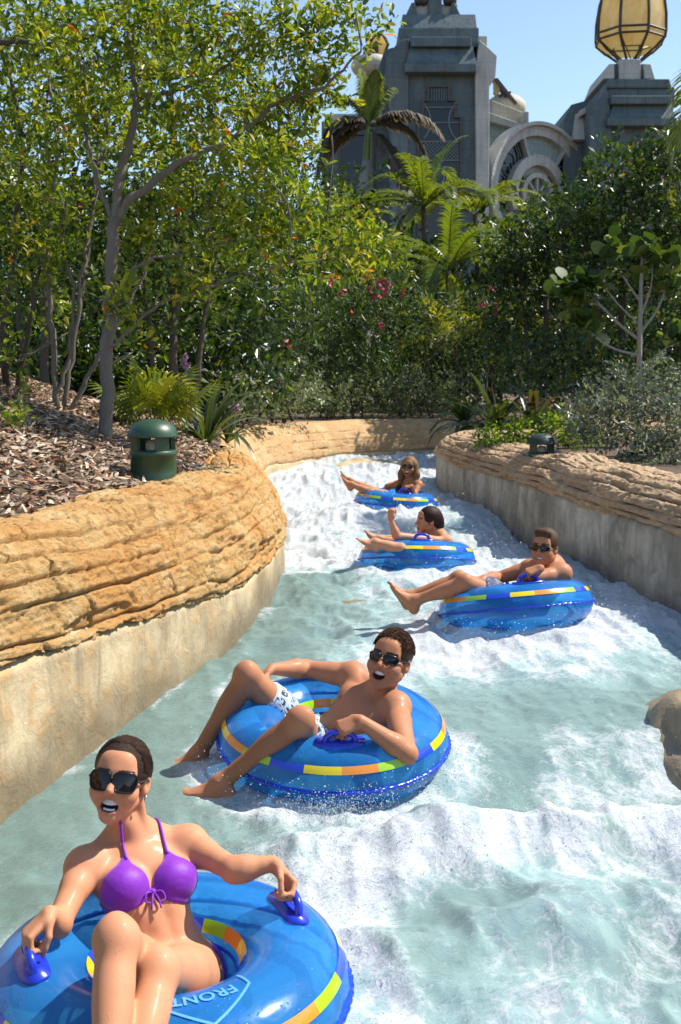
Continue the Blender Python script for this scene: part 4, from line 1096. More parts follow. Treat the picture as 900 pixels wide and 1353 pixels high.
def plant_left():
    # the slender tree in front
    t = 9.6
    A = lambda x, y, dt=0.0: at(x, y, t + dt)
    base = gz(A(140, 574))
    stems = [([base, A(142, 480), A(146, 380), A(150, 290)], 0.062, 0.048)]
    limbs = [([A(150, 292), A(178, 260), A(240, 214), A(300, 188), A(360, 140), A(430, 112, -.3), A(480, 60, -.5)], 0.042, 0.008),
             ([A(150, 294), A(160, 228), A(178, 160), A(180, 125), A(172, 60), A(160, -20)], 0.046, 0.016),
             ([A(180, 128), A(230, 120), A(290, 95), A(330, 55), A(390, 15)], 0.024, 0.008),
             ([A(150, 296), A(130, 240), A(112, 170), A(108, 90)], 0.026, 0.010),
             ([A(146, 400), A(185, 350), A(260, 330, .3), A(350, 310, .5)], 0.018, 0.006),
             ([A(146, 460, -.1), A(215, 400), A(300, 370), A(380, 350), A(470, 335)], 0.016, 0.006)]
    B = []
    for x, y, rx, ry, n in ((470, 20, 42, 36, 60), (420, 70, 46, 40, 80), (360, 30, 50, 40, 85), (300, 60, 50, 45, 95), (240, 20, 50, 45, 95), (170, 30, 55, 50, 95), (425, 120, 36, 26, 50),
                            (370, 150, 50, 36, 90), (300, 150, 50, 40, 95), (230, 120, 48, 45, 90), (375, 210, 45, 36, 80), (330, 220, 55, 40, 95), (260, 240, 50, 45, 85), (210, 300, 45, 45, 65),
                            (385, 280, 45, 36, 70), (330, 310, 55, 40, 80), (110, 90, 50, 50, 85), (110, 190, 45, 45, 60), (60, 40, 50, 45, 80), (270, 370, 50, 36, 55), (400, 345, 50, 30, 60), (470, 330, 45, 26, 60), (175, 470, 30, 26, 22), (170, 400, 36, 30, 26)):
        B.append(blob(x, y, t + 0.6 * math.sin(x * 0.7 + y), rx, ry, 0.42, n))
    tree('slender_tree', 'slender grey trunked tree leaning over the left bank beside the green bollard', 'tree', base, stems, B, 21, ML_BRIGHT, M_BARK, 6, 0.082, 0.44, True, 'trees of the left bank', 0.012, 6, limbs=limbs)
    # many stemmed trees at the left edge
    t = 10.6
    A = lambda x, y, dt=0.0: at(x, y, t + dt)
    base = gz(A(75, 540))
    st = [([base, A(68, 440), A(62, 330), A(75, 200), A(60, 80)], 0.034, 0.014), ([base + (0.05, 0.05, 0), A(100, 440), A(112, 330), A(130, 240), A(150, 120)], 0.026, 0.010),
          ([base + (-.05, 0, 0), A(92, 470), A(95, 380), A(80, 300), A(110, 200)], 0.024, 0.010), ([base + (.14, 0, 0), A(125, 480), A(170, 400), A(205, 320), A(240, 230)], 0.026, 0.008)]
    B = [blob(x, y, t + .5 * math.sin(x + y), rx, ry, 0.45, n) for x, y, rx, ry, n in ((60, 130, 50, 45, 85), (20, 210, 50, 50, 85), (80, 270, 45, 40, 60), (40, 330, 45, 40, 50), (130, 150, 50, 40, 70), (190, 200, 45, 40, 60), (60, 400, 36, 30, 22), (20, 480, 26, 22, 16), (200, 60, 50, 45, 80), (240, 200, 40, 40, 50))]
    tree('many_stemmed_tree', 'thin many stemmed tree between the slender tree and the left picture edge', 'tree', base, st, B, 22, ML_BRIGHT, M_BARK, 6, 0.085, 0.44, True, 'trees of the left bank', 0.011, 5)
    base = gz(A(10, 530, .4))
    st = [([base, A(5, 430), A(20, 300), A(30, 180), A(0, 60)], 0.04, 0.016), ([base + (0.1, 0, 0), A(40, 420), A(60, 330), A(115, 250), A(150, 190)], 0.028, 0.01)]
    lim = [([A(-60, 70, -1), A(0, 55, -1), A(70, 58, -1), A(130, 45, -1), A(168, 20, -1)], 0.030, 0.010)]
    B = [blob(x, y, t - .4, rx, ry, 0.5, n) for x, y, rx, ry, n in ((10, 40, 60, 50, 80), (100, 20, 50, 40, 60), (-10, 150, 45, 60, 70), (10, 290, 40, 50, 50), (0, 400, 30, 30, 24))]
    tree('many_stemmed_tree', 'tree cut by the left picture edge with one limb crossing the top corner', 'tree', base, st, B, 23, ML_BRIGHT, M_BARK_D, 6, 0.085, 0.44, True, 'trees of the left bank', 0.012, 5, limbs=lim)
    # little leafy sprig in the mulch
    c = gz(at(14, 552, 8.2)); 
    tree('seedling', 'small green seedling sprouting from the mulch at the left edge', 'plant', c, [([c, c + (0, 0, .06), c + (.01, 0, .12)], 0.006, 0.003)], [(c + np.array((0, 0, .12)), np.array((.13, .1, .06)), 26)], 24, ML_BRIGHT, M_BARK, 4, 0.06, 0.5, True, None, 0.004, 2)
    # dense dark trees behind
    for k, (x, yb, t, lab, BB) in enumerate((
        (60, 525, 14.5, 'dense dark tree behind the thin stems at the far left', ((40, 60, 80, 70, 150), (120, 130, 80, 70, 160), (0, 190, 80, 70, 150), (90, 250, 80, 60, 150), (20, 330, 80, 60, 160), (-20, 260, 70, 70, 130), (110, 370, 70, 55, 120), (40, 440, 70, 45, 90))),
        (230, 520, 16.0, 'dense leafy tree filling the gap behind the slender tree', ((200, 40, 90, 70, 170), (270, 110, 90, 70, 180), (190, 190, 90, 70, 170), (280, 240, 85, 65, 180), (200, 310, 85, 60, 170), (290, 350, 85, 55, 170), (220, 420, 80, 50, 130))),
        (370, 520, 25.0, 'leafy tree behind the tip of the long leaning limb', ((330, 60, 70, 55, 110), (370, 130, 55, 50, 130), (350, 190, 70, 55, 160), (375, 250, 60, 50, 150), (340, 290, 80, 50, 170), (420, 330, 75, 45, 150), (350, 380, 80, 45, 150))))):
        A = lambda px, py: at(px, py, t)
        base = gz(A(x, yb)); st = [([base, A(x, 420), A(x + 6, 280), A(x - 4, 120)], 0.07, 0.03), ([base + (.2, .1, 0), A(x + 40, 430), A(x + 60, 300), A(x + 70, 180)], 0.05, 0.02), ([base + (-.2, 0, 0), A(x - 35, 420), A(x - 45, 300)], 0.045, 0.02)]
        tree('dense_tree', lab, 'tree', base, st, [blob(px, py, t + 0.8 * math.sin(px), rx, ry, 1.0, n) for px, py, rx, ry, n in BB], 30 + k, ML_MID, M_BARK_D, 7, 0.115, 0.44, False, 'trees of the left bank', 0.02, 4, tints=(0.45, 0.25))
plant_left()

# flowers
M_PINK = plain('pink_petal', (0.62, 0.035, 0.13), 0.5, 0.25, 40)
def blossom_mesh():
    V, F = [], []; rng = np.random.RandomState(2)
    for k in range(5):
        c = rng.randn(3) * 0.045; ax = nrm(rng.randn(3) + np.array((0, -0.8, 0.5))); u = nrm(np.cross(ax, (0, 0, 1))); v = np.cross(ax, u)
        for q in range(5):
            a = q * 1.2566; d = u * math.cos(a) + v * math.sin(a); s = np.cross(ax, d); b = len(V)
            V += [c, c + d * 0.022 - s * 0.013 + ax * 0.006, c + d * 0.038 + ax * 0.002, c + d * 0.022 + s * 0.013 + ax * 0.006]; F.append((b, b + 1, b + 2, b + 3))
    return mesh_data('blossom', np.array(V), np.array(F), False)
BLOSSOM = blossom_mesh(); BLOSSOM.materials.append(M_PINK)
def blossoms(root, pts, t, s=1.0):
    rng = np.random.RandomState(int(abs(pts[0][0])))
    for (x, y) in pts:
        o = bpy.data.objects.new('blossom', BLOSSOM); COL.objects.link(o); o.parent = root
        o.location = at(x, y, t) - np.array(root.location); o.rotation_euler = (rng.randn() * .4, rng.randn() * .4, rng.rand() * 6); k = s * rng.uniform(0.8, 1.3); o.scale = (k, k, k)

def plant_middle():
    # oleanders behind the far wall
    O = [(355, 540, 20.0, 'oleander at the left of the row with a few pink blossoms', ((320, 440, 55, 45, 150), (380, 420, 55, 45, 150), (350, 490, 60, 40, 140), (300, 490, 40, 36, 80)), ((375, 454), (342, 419), (438, 367), (330, 468))),
         (450, 540, 22.4, 'dark green oleander in the middle of the row', ((430, 410, 55, 45, 150), (480, 440, 55, 50, 150), (430, 480, 55, 40, 130), (490, 500, 50, 36, 110)), ((465, 409), (436, 366), (499, 424), (452, 385))),
         (540, 538, 23.2, 'oleander covered in pink blossoms beside the yellowish palm', ((510, 400, 50, 40, 140), (560, 430, 50, 45, 140), (530, 470, 55, 40, 130)), ((490, 378), (500, 366), (515, 372), (536, 386), (497, 392), (486, 366), (508, 380), (502, 370))),
         (630, 536, 23.8, 'oleander with pink blossoms behind the dark strappy plants', ((620, 420, 45, 40, 120), (660, 410, 40, 40, 110), (640, 470, 45, 40, 110)), ((637, 400), (655, 407), (643, 398), (648, 378), (660, 402)))]
    for k, (x, yb, t, lab, BB, fl) in enumerate(O):
        base = gz(at(x, yb, t)); A = lambda px, py: at(px, py, t)
        st = [([base + (dx * .3, 0, 0), A(x + dx * 14, 500), A(x + dx * 34, 440)], 0.03, 0.012) for dx in (-1.4, -.6, 0.2, .9, 1.5)]
        r = tree('oleander', lab, 'shrub', base, st, [blob(px, py, t, rx, ry, 0.8, n) for px, py, rx, ry, n in BB], 40 + k, ML_OLE, M_BARK_D, 8, 0.15, 0.20, False, 'oleanders behind the far wall', 0.012, 3, up=0.5, wild=0.55)
        blossoms(r, fl, t - 0.85, 1.35)
    # grey green shrubs at their feet
    for k, (x, y, t, lab, BB) in enumerate(((375, 548, 19.0, 'grey green low shrub at the left end of the far wall', ((360, 515, 36, 28, 90), (400, 522, 36, 24, 80), (335, 528, 26, 18, 50))),
                                          (490, 548, 22.0, 'grey green low shrub in the middle behind the far wall', ((470, 518, 36, 24, 85), (510, 515, 36, 28, 90))),
                                          (570, 546, 22.6, 'grey green low shrub at the right end of the far wall', ((560, 510, 34, 30, 110), (595, 520, 30, 26, 80), (580, 535, 34, 16, 60))), (432, 548, 21.6, 'dark sage shrub between the oleanders and the far wall', ((430, 520, 36, 26, 100), (455, 535, 36, 16, 70), (410, 538, 30, 14, 50))), (530, 548, 22.4, 'sage shrub right of the middle behind the far wall', ((530, 522, 30, 26, 90), (520, 540, 34, 12, 50))), (318, 550, 17.0, 'sage shrub where the left bank meets the far wall', ((312, 520, 30, 26, 90), (335, 538, 30, 14, 60))))):
        base = gz(at(x, y, t))
        tree('sage_shrub', lab, 'shrub', base, [([base, base + (.02, 0, .15), base + (0, 0, .3)], 0.02, 0.01)], [blob(px, py, t, rx, ry, 0.5, n) for px, py, rx, ry, n in BB], 50 + k, ML_GREYG, M_BARK_D, 7, 0.085, 0.42, False, 'grey shrubs behind the far wall', 0.01, 4)
    # bright trees above the oleanders
    for k, (x, yb, t, lab, BB) in enumerate(((430, 520, 26.0, 'bright green broadleaf tree below the royal palm', ((400, 300, 50, 36, 130), (455, 310, 55, 36, 150), (490, 345, 36, 28, 90), (430, 355, 55, 34, 120), (350, 345, 50, 34, 110), (440, 285, 36, 22, 70), (515, 350, 30, 22, 60))),
                                            (310, 520, 24.0, 'broadleaf tree between the leaning limb and the oleanders', ((280, 350, 55, 40, 130), (330, 380, 55, 36, 120), (260, 410, 50, 40, 110), (310, 430, 50, 36, 90))))):
        base = gz(at(x, yb, t)); A = lambda px, py: at(px, py, t)
        tree('broadleaf_tree', lab, 'tree', base, [([base, A(x, 450), A(x + 8, 350)], 0.06, 0.03)], [blob(px, py, t, rx, ry, 0.9, n) for px, py, rx, ry, n in BB], 55 + k, ML_BRIGHT if k == 0 else ML_MID, M_BARK_D, 7, 0.13, 0.46, False, None, 0.018, 4)
    # dark mass of trees farther back, seen through the gaps
    for k, (x, t, w, top, lab) in enumerate(((120, 30, 190, 250, 'far dark tree behind the left bank'), (330, 33, 170, 240, 'far dark tree behind the oleanders on the left'), (500, 36, 140, 310, 'far dark tree under the palms'), (650, 34, 130, 330, 'far dark tree left of the big right tree'), (820, 30, 170, 250, 'far dark tree behind the silver shrub'))):
        base = gz(at(x, 520, t)); rng = np.random.RandomState(60 + k)
        BB = []
        for i in range(11): BB.append(blob(x + rng.uniform(-.8, .8) * w, rng.uniform(top + 40, 500), t + rng.randn(), w * .45, 62, 1.6, 95))
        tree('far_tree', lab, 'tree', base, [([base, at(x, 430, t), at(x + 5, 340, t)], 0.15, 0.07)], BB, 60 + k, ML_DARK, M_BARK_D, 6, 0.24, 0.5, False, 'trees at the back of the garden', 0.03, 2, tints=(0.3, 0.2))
plant_middle()
def undergrowth():
    rng = np.random.RandomState(66)
    B = []
    for x in range(-40, 340, 34):
        for y, t in ((505, 17.5), (455, 18.5), (405, 19.5), (345, 20.5), (285, 21.5)): B.append(blob(x + rng.uniform(-12, 12), y + rng.uniform(-10, 10), t + rng.uniform(-.6, .6), 40, 34, 0.7, 62))
    for x in range(300, 940, 40):
        for y, t in ((505, 27.0), (455, 28.0), (400, 29.5)): B.append(blob(x + rng.uniform(-12, 12), y + rng.uniform(-10, 10), t + rng.uniform(-.6, .6), 46, 36, 0.9, 46))
    V, F, T = leaf_cloud(rng, B, 7, 0.17, 0.45, False, 0.2, 0.8, (0.35, 0.25))
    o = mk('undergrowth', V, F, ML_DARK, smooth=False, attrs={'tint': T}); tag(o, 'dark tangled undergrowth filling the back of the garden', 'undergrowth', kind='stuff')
undergrowth()

# ------------------------------------------------------------------ palms
def frond_geo(base, d, length, droop, n, lw, lh, rng, lift=0.5, hang=0.25, taper=True):
    """rachis tube and leaflets as (V, F) pairs; d initial direction"""
    d = nrm(d); pts = [np.array(base, float)]; v = d.copy(); m = 16
    for i in range(m):
        v = nrm(v + np.array((0, 0, -droop / m * (0.5 + 1.5 * i / m)))); pts.append(pts[-1] + v * length / m)
    pts = np.array(pts); tg = np.gradient(pts, axis=0); tg /= np.linalg.norm(tg, axis=1, keepdims=True)
    u = np.linspace(0.10, 1.0, n); P = np.stack([np.interp(u * m, np.arange(m + 1), pts[:, a]) for a in range(3)], 1)
    T = np.stack([np.interp(u * m, np.arange(m + 1), tg[:, a]) for a in range(3)], 1)
    side = np.cross(T, (0, 0, 1.0)); side /= (np.linalg.norm(side, axis=1, keepdims=True) + 1e-6); upv = np.cross(side, T)
    Vs, Fs, k = [], [], 0
    env = np.sin(np.clip(u * 0.92 + 0.10, 0, 1) * np.pi) ** 0.6 if taper else np.ones(n)
    for sg in (-1, 1):
        L = lh * env * rng.uniform(0.85, 1.1, n)
        D = side * sg * 0.85 + T * (0.55 + 0.5 * u[:, None]) + upv * lift * (1 - 0.6 * u[:, None]) + rng.randn(n, 3) * 0.08
        D /= np.linalg.norm(D, axis=1, keepdims=True)
        a = P; b = P + D * (L * 0.5)[:, None]; c = P + D * (L * 0.95)[:, None] + np.array((0, 0, -1.0)) * (L * hang)[:, None]
        w = np.cross(D, upv); w /= (np.linalg.norm(w, axis=1, keepdims=True) + 1e-6); w = w * lw
        V = np.stack((a - w * 0.4, a + w * 0.4, b - w, b + w, c), 1)
        F4 = np.array([(0, 1, 3, 2)])[None] + 5 * np.arange(n)[:, None, None] + k
        F3 = np.array([(2, 3, 4)])[None] + 5 * np.arange(n)[:, None, None] + k
        Vs.append(V.reshape(-1, 3)); Fs += [F4.reshape(-1, 4), F3.reshape(-1, 3)]; k += 5 * n
    return np.concatenate(Vs), Fs, pts
def palm(name, label, base, trunk, crown, fronds, mat, stem_mat, seed, n=42, lw=0.016, lh=0.34, tint=0.5, group='palms', r=(0.05, 0.04), rach=0.011, hang=0.25, lift=0.5):
    rng = np.random.RandomState(seed); root = empty(name, tuple(base)); tag(root, label, 'palm', group)
    if trunk is not None:
        MB().tube(spline(trunk, 20), np.interp(np.linspace(0, 1, 20), np.linspace(0, 1, len(r)), r), 12).build('trunk', stem_mat, root, smooth=True)
    for fr in fronds:
        d, L, dr = fr[:3]; tt = fr[3] if len(fr) > 3 else tint
        V, F, pts = frond_geo(crown, d, L, dr, n, lw, lh, rng, lift, hang)
        v2, f2 = tube_geo(pts, np.linspace(rach, rach * 0.3, len(pts)), 5)
        k = len(V); V = np.concatenate((V, v2)); F = F + [np.array([f for f in f2 if len(f) == 4]) + k]
        tn = np.clip(tt + rng.randn(len(V)) * 0.10, 0, 1)
        mk('frond', V, F, mat, root, smooth=False, attrs={'tint': tn})
    return root
ML_PALM = leaf_mat('palm_leaf', (0.040, 0.080, 0.012), (0.115, 0.160, 0.020), (0.260, 0.250, 0.060), 0.36, 0.40, (0.35, 0.28, 0.12))
ML_YELP = leaf_mat('yellow_palm_leaf', (0.07, 0.11, 0.012), (0.165, 0.195, 0.02), (0.30, 0.27, 0.05), 0.36, 0.45)
ML_DRYP = leaf_mat('dry_palm_leaf', (0.085, 0.065, 0.045), (0.155, 0.125, 0.090), (0.13, 0.17, 0.03), 0.7, 0.3, (0.20, 0.25, 0.02))
M_ROYAL = bark_mat('grey_palm_trunk', (0.20, 0.19, 0.18), (0.36, 0.35, 0.33))
M_SHAFT = plain('green_crownshaft', (0.16, 0.22, 0.04), 0.4, 0.2, 8)
def ring_dirs(n, el, jitter, rng, a0=0.0, a1=6.283):
    out = []
    for i in range(n):
        a = a0 + (a1 - a0) * (i + 0.5 * rng.rand()) / n; e = el + jitter * rng.randn()
        out.append(np.array((math.cos(a) * math.cos(e), math.sin(a) * math.cos(e), math.sin(e))))
    return out
def plant_palms():
    rng = np.random.RandomState(5)
    # royal palm with dry hanging fronds
    t = 38.0; A = lambda x, y: at(x, y, t); base = gz(A(482, 500))
    top = A(487, 168)
    pr = palm('royal_palm', 'grey trunked royal palm with dry drooping fronds in front of the tower', base,
              [base, A(482, 420), A(482, 290), A(483, 240), A(485, 212)], top,
              [((-0.55, -0.2, 0.35), 2.6, 3.0, 0.25), ((-0.95, -0.3, 0.10), 2.9, 2.4, 0.15), ((0.80, -0.3, 0.42), 3.2, 1.5, 0.35), ((0.9, -.2, 0.25), 3.0, 2.2, 0.2), ((0.45, -.5, -0.5), 3.6, 1.0, 0.12), ((0.65, -.3, -0.75), 3.4, .6, 0.1),
               ((0.10, -.2, 1.0), 1.9, 0.6, 0.95), ((-0.10, .1, 1.0), 2.1, 0.5, 1.0), ((0.3, .2, .9), 1.9, 1.0, 0.9), ((-0.3, .2, .8), 2.0, 1.6, 0.6), ((-0.75, .1, -0.15), 2.6, 1.4, 0.1)],
              ML_DRYP, M_ROYAL, 3, 130, 0.055, 0.75, 0.2, None, (0.20, 0.20, 0.26, 0.24, 0.16), 0.03, 0.5, 0.3)
    MB().tube(spline([A(485, 214), A(486, 190), top], 8), np.linspace(0.15, 0.10, 8), 12).build('crownshaft', M_SHAFT, pr, smooth=True)
    # feather palms
    specs = [(592, 358, 28.5, 'feather palm in front of the arch with arching fronds', 3.0, 15, 0.75, ML_PALM, 0.45, (0.9, 2.3)),
             (660, 330, 33.0, 'tall feather palm at the foot of the arch', 2.6, 13, 0.8, ML_PALM, 0.35, (0.9, 2.2)),
             (560, 275, 34.0, 'feather palm under the tower window', 3.0, 14, 0.8, ML_PALM, 0.5, (1.0, 2.4)),
             (600, 460, 26.5, 'yellowish feather palm among the oleanders', 2.3, 14, 0.85, ML_YELP, 0.6, (0.9, 2.0)),
             (470, 300, 36.0, 'feather palm beside the royal palm trunk', 2.5, 12, 0.8, ML_PALM, 0.45, (0.9, 2.2)),
             (628, 285, 35.0, 'feather palm leaning towards the arch', 2.9, 12, 0.7, ML_PALM, 0.55, (0.9, 2.3))]
    for k, (x, y, t, lab, L, n, el, mat, tint, dr) in enumerate(specs):
        base = gz(at(x, 520, t)); crown = at(x, y, t); r2 = np.random.RandomState(70 + k)
        fr = [(d, L * r2.uniform(.75, 1.1), r2.uniform(*dr)) for d in ring_dirs(n, el, 0.25, r2)]
        palm('feather_palm', lab, base, [base, 0.5 * (base + crown) + (0.1, 0, 0), crown], crown, fr, mat, M_BARK_D, 80 + k, 44, 0.030, 0.52, tint, 'feather palms below the building', (0.10, 0.08), 0.018, 0.30)
    # hanging fronds at the right edge
    t = 12.0; crown = at(985, 110, t); base = gz(at(985, 520, t))
    palm('fan_palm', 'palm whose green fronds hang into the right picture edge', base, [base, 0.5 * (base + crown), crown], crown,
         [((-0.75, -.2, 0.35), 1.35, 3.2), ((-0.8, .2, 0.0), 1.3, 2.6), ((-.6, -.6, .5), 1.3, 3.0), ((.2, -.8, .5), 1.3, 2.4), ((.7, .2, .6), 1.3, 2.0), ((-.3, .5, .8), 1.2, 2.4)], ML_YELP, M_BARK_D, 91, 40, 0.016, 0.42, 0.35, None, (0.10, 0.08), 0.012, 0.35)
    # dark fronds at the left edge
    t = 12.5; crown = at(-40, 230, t); base = gz(at(-40, 520, t))
    palm('feather_palm', 'palm with dark fronds reaching in from the left picture edge', base, [base, 0.5 * (base + crown), crown], crown,
         [((0.8, -.1, 0.5), 1.5, 2.2), ((0.9, .2, 0.1), 1.4, 1.8), ((.5, -.5, .7), 1.4, 2.4), ((.7, .3, -.3), 1.4, 1.0), ((-.6, .2, .6), 1.4, 2.0)], ML_PALM, M_BARK_D, 92, 44, 0.014, 0.36, 0.25, 'feather palms of the left bank', (0.10, 0.08), 0.012)
plant_palms()

# ------------------------------------------------------------------ fans, straps, big leaves
def strap_plant(name, label, cat, base, n, L, w, mat, seed, el=(0.5, 1.3), droop=(0.6, 1.8), tint=0.4, group=None):
    rng = np.random.RandomState(seed); root = empty(name, tuple(base)); tag(root, label, cat, group)
    for i in range(n):
        a = rng.rand() * 6.283; e = rng.uniform(*el); d = np.array((math.cos(a) * math.cos(e), math.sin(a) * math.cos(e), math.sin(e)))
        l = L * rng.uniform(0.6, 1.1); dr = rng.uniform(*droop); m = 9; p = np.array(base, float); v = d; pts = [p]
        for q in range(m): v = nrm(v + np.array((0, 0, -dr / m * (0.3 + 1.7 * q / m)))); p = p + v * l / m; pts.append(p)
        pts = np.array(pts); s = nrm(np.cross(d, (0, 0, 1.0))); u = np.linspace(0, 1, m + 1); ww = w * np.sin(np.clip(u * .85 + .15, 0, 1) * np.pi) ** 0.7 + 0.002
        tg = np.gradient(pts, axis=0); nn = np.cross(s, tg); nn /= np.linalg.norm(nn, axis=1, keepdims=True)
        V = np.stack((pts - s * ww[:, None] + nn * ww[:, None] * .35, pts, pts + s * ww[:, None] + nn * ww[:, None] * .35), 1).reshape(-1, 3)
        F = np.array([(3 * q + k, 3 * q + k + 1, 3 * q + k + 4, 3 * q + k + 3) for q in range(m) for k in (0, 1)])
        mk('leaf', V, F, mat, root, attrs={'tint': np.full(len(V), np.clip(tint + 0.2 * rng.randn(), 0, 1))})
    return root
ML_STRAP = leaf_mat('strap_leaf', (0.020, 0.036, 0.012), (0.050, 0.080, 0.020), (0.160, 0.185, 0.045), 0.3, 0.3, None, 0.5)
ML_BRONZE = leaf_mat('bronze_leaf', (0.030, 0.028, 0.014), (0.070, 0.065, 0.025), (0.200, 0.110, 0.030), 0.3, 0.3, None, 0.5)
M_LILAC = plain('lilac_flower', (0.32, 0.16, 0.25), 0.6, 0.3, 40)
def fan_palm_small(label, base, n, seed, L=0.42, stem=0.45):
    rng = np.random.RandomState(seed); root = empty('fan_palm', tuple(base)); tag(root, label, 'palm', None)
    for i in range(n):
        a = rng.rand() * 6.283; e = rng.uniform(0.5, 1.35); d = np.array((math.cos(a) * math.cos(e), math.sin(a) * math.cos(e), math.sin(e)))
        c = np.array(base) + d * stem * rng.uniform(.7, 1.3)
        v, f = tube_geo(spline([np.array(base), 0.5 * (np.array(base) + c) + (0, 0, .03), c], 6), 0.007, 5)
        f = np.array([q for q in f if len(q) == 4]); V = [v]; F = [f]; k = len(v)
        s = nrm(np.cross(d, (0, 0, 1.0))); T3 = []; V2 = []
        for q in range(22):
            b = (q / 21 - 0.5) * 3.6; dd = nrm(d * math.cos(b) + s * math.sin(b) + np.array((0, 0, -.15))); w = np.cross(dd, np.cross(s, d)); w = nrm(w) * 0.016
            l = L * (1 - .12 * abs(b)) ; b0 = len(V2)
            V2 += [c - w * .2, c + w * .2, c + dd * l * .6 - w, c + dd * l * .6 + w, c + dd * l + np.array((0, 0, -.10 * l / .4))]
            T3.append(b0)
        V2 = np.array(V2); b0 = np.array(T3)[:, None] + k
        V = np.concatenate((v, V2)); F = [f, b0 + np.array([(0, 1, 3, 2)]), b0 + np.array([(2, 3, 4)])]
        mk('fan_leaf', V, F, ML_YELP if i % 3 else ML_PALM, root, smooth=False, attrs={'tint': np.clip(np.full(len(V), .4 + .25 * rng.randn()), 0, 1)})
    return root
def plant_small():
    fan_palm_small('low fan palm with yellow green leaves behind the green bollard', gz(at(205, 530, 11.2)), 17, 95, 0.48, 0.42)
    strap_plant('strap_plant', 'dark strap leaved plant with a lilac flower head right of the low fan palm', 'plant', gz(at(272, 545, 12.2)), 26, 1.0, 0.035, ML_STRAP, 96, tint=0.45)
    strap_plant('strap_plant', 'dark strap leaved plant hanging at the back end of the left bank', 'plant', gz(at(300, 552, 13.2)), 16, 0.6, 0.03, ML_STRAP, 97, tint=0.4)
    for k, (x, y, t, lab) in enumerate(((245, 478, 11.9, 'lilac flower spike above the strap leaved plant'), (310, 540, 12.9, 'lilac flower spike low at the end of the left bank'))):
        rng = np.random.RandomState(98 + k); c = at(x, y, t); b = gz(c); root = empty('flower_spike', tuple(b)); tag(root, lab, 'flower')
        MB().tube(spline([b, 0.5 * (b + c), c], 6), 0.006, 5).build('stem', M_SHAFT, root)
        q, d = ball_points(rng, 60, .5); V, F, m = leaves_geo(c + q * (.05, .05, .10), rng.randn(60, 3) + (0, 0, -.5), rng.randn(60, 3), np.full(60, .05), np.full(60, .012))
        mk('petals', V, F, M_LILAC, root, smooth=False)
    for k, (x, y, t, L, n, w, lab, mat) in enumerate(((655, 545, 17.5, 1.15, 26, 0.05, 'large dark strap plant behind the end of the right wall', ML_STRAP), (705, 545, 17.0, 1.2, 24, 0.05, 'bronze strap plant behind the low green cover', ML_BRONZE),
                                                  (615, 545, 19.5, 1.0, 24, 0.045, 'dark strap plant at the right end of the far wall', ML_STRAP), (760, 540, 16.2, 1.1, 20, 0.05, 'bronze strap plant beside the silver shrub', ML_BRONZE))):
        strap_plant('strap_plant', lab, 'plant', gz(at(x, y, t)), n + 12, L, w, mat, 100 + k, (0.2, 1.2), (0.8, 2.2), 0.35, 'strap plants of the right bank')
plant_small()

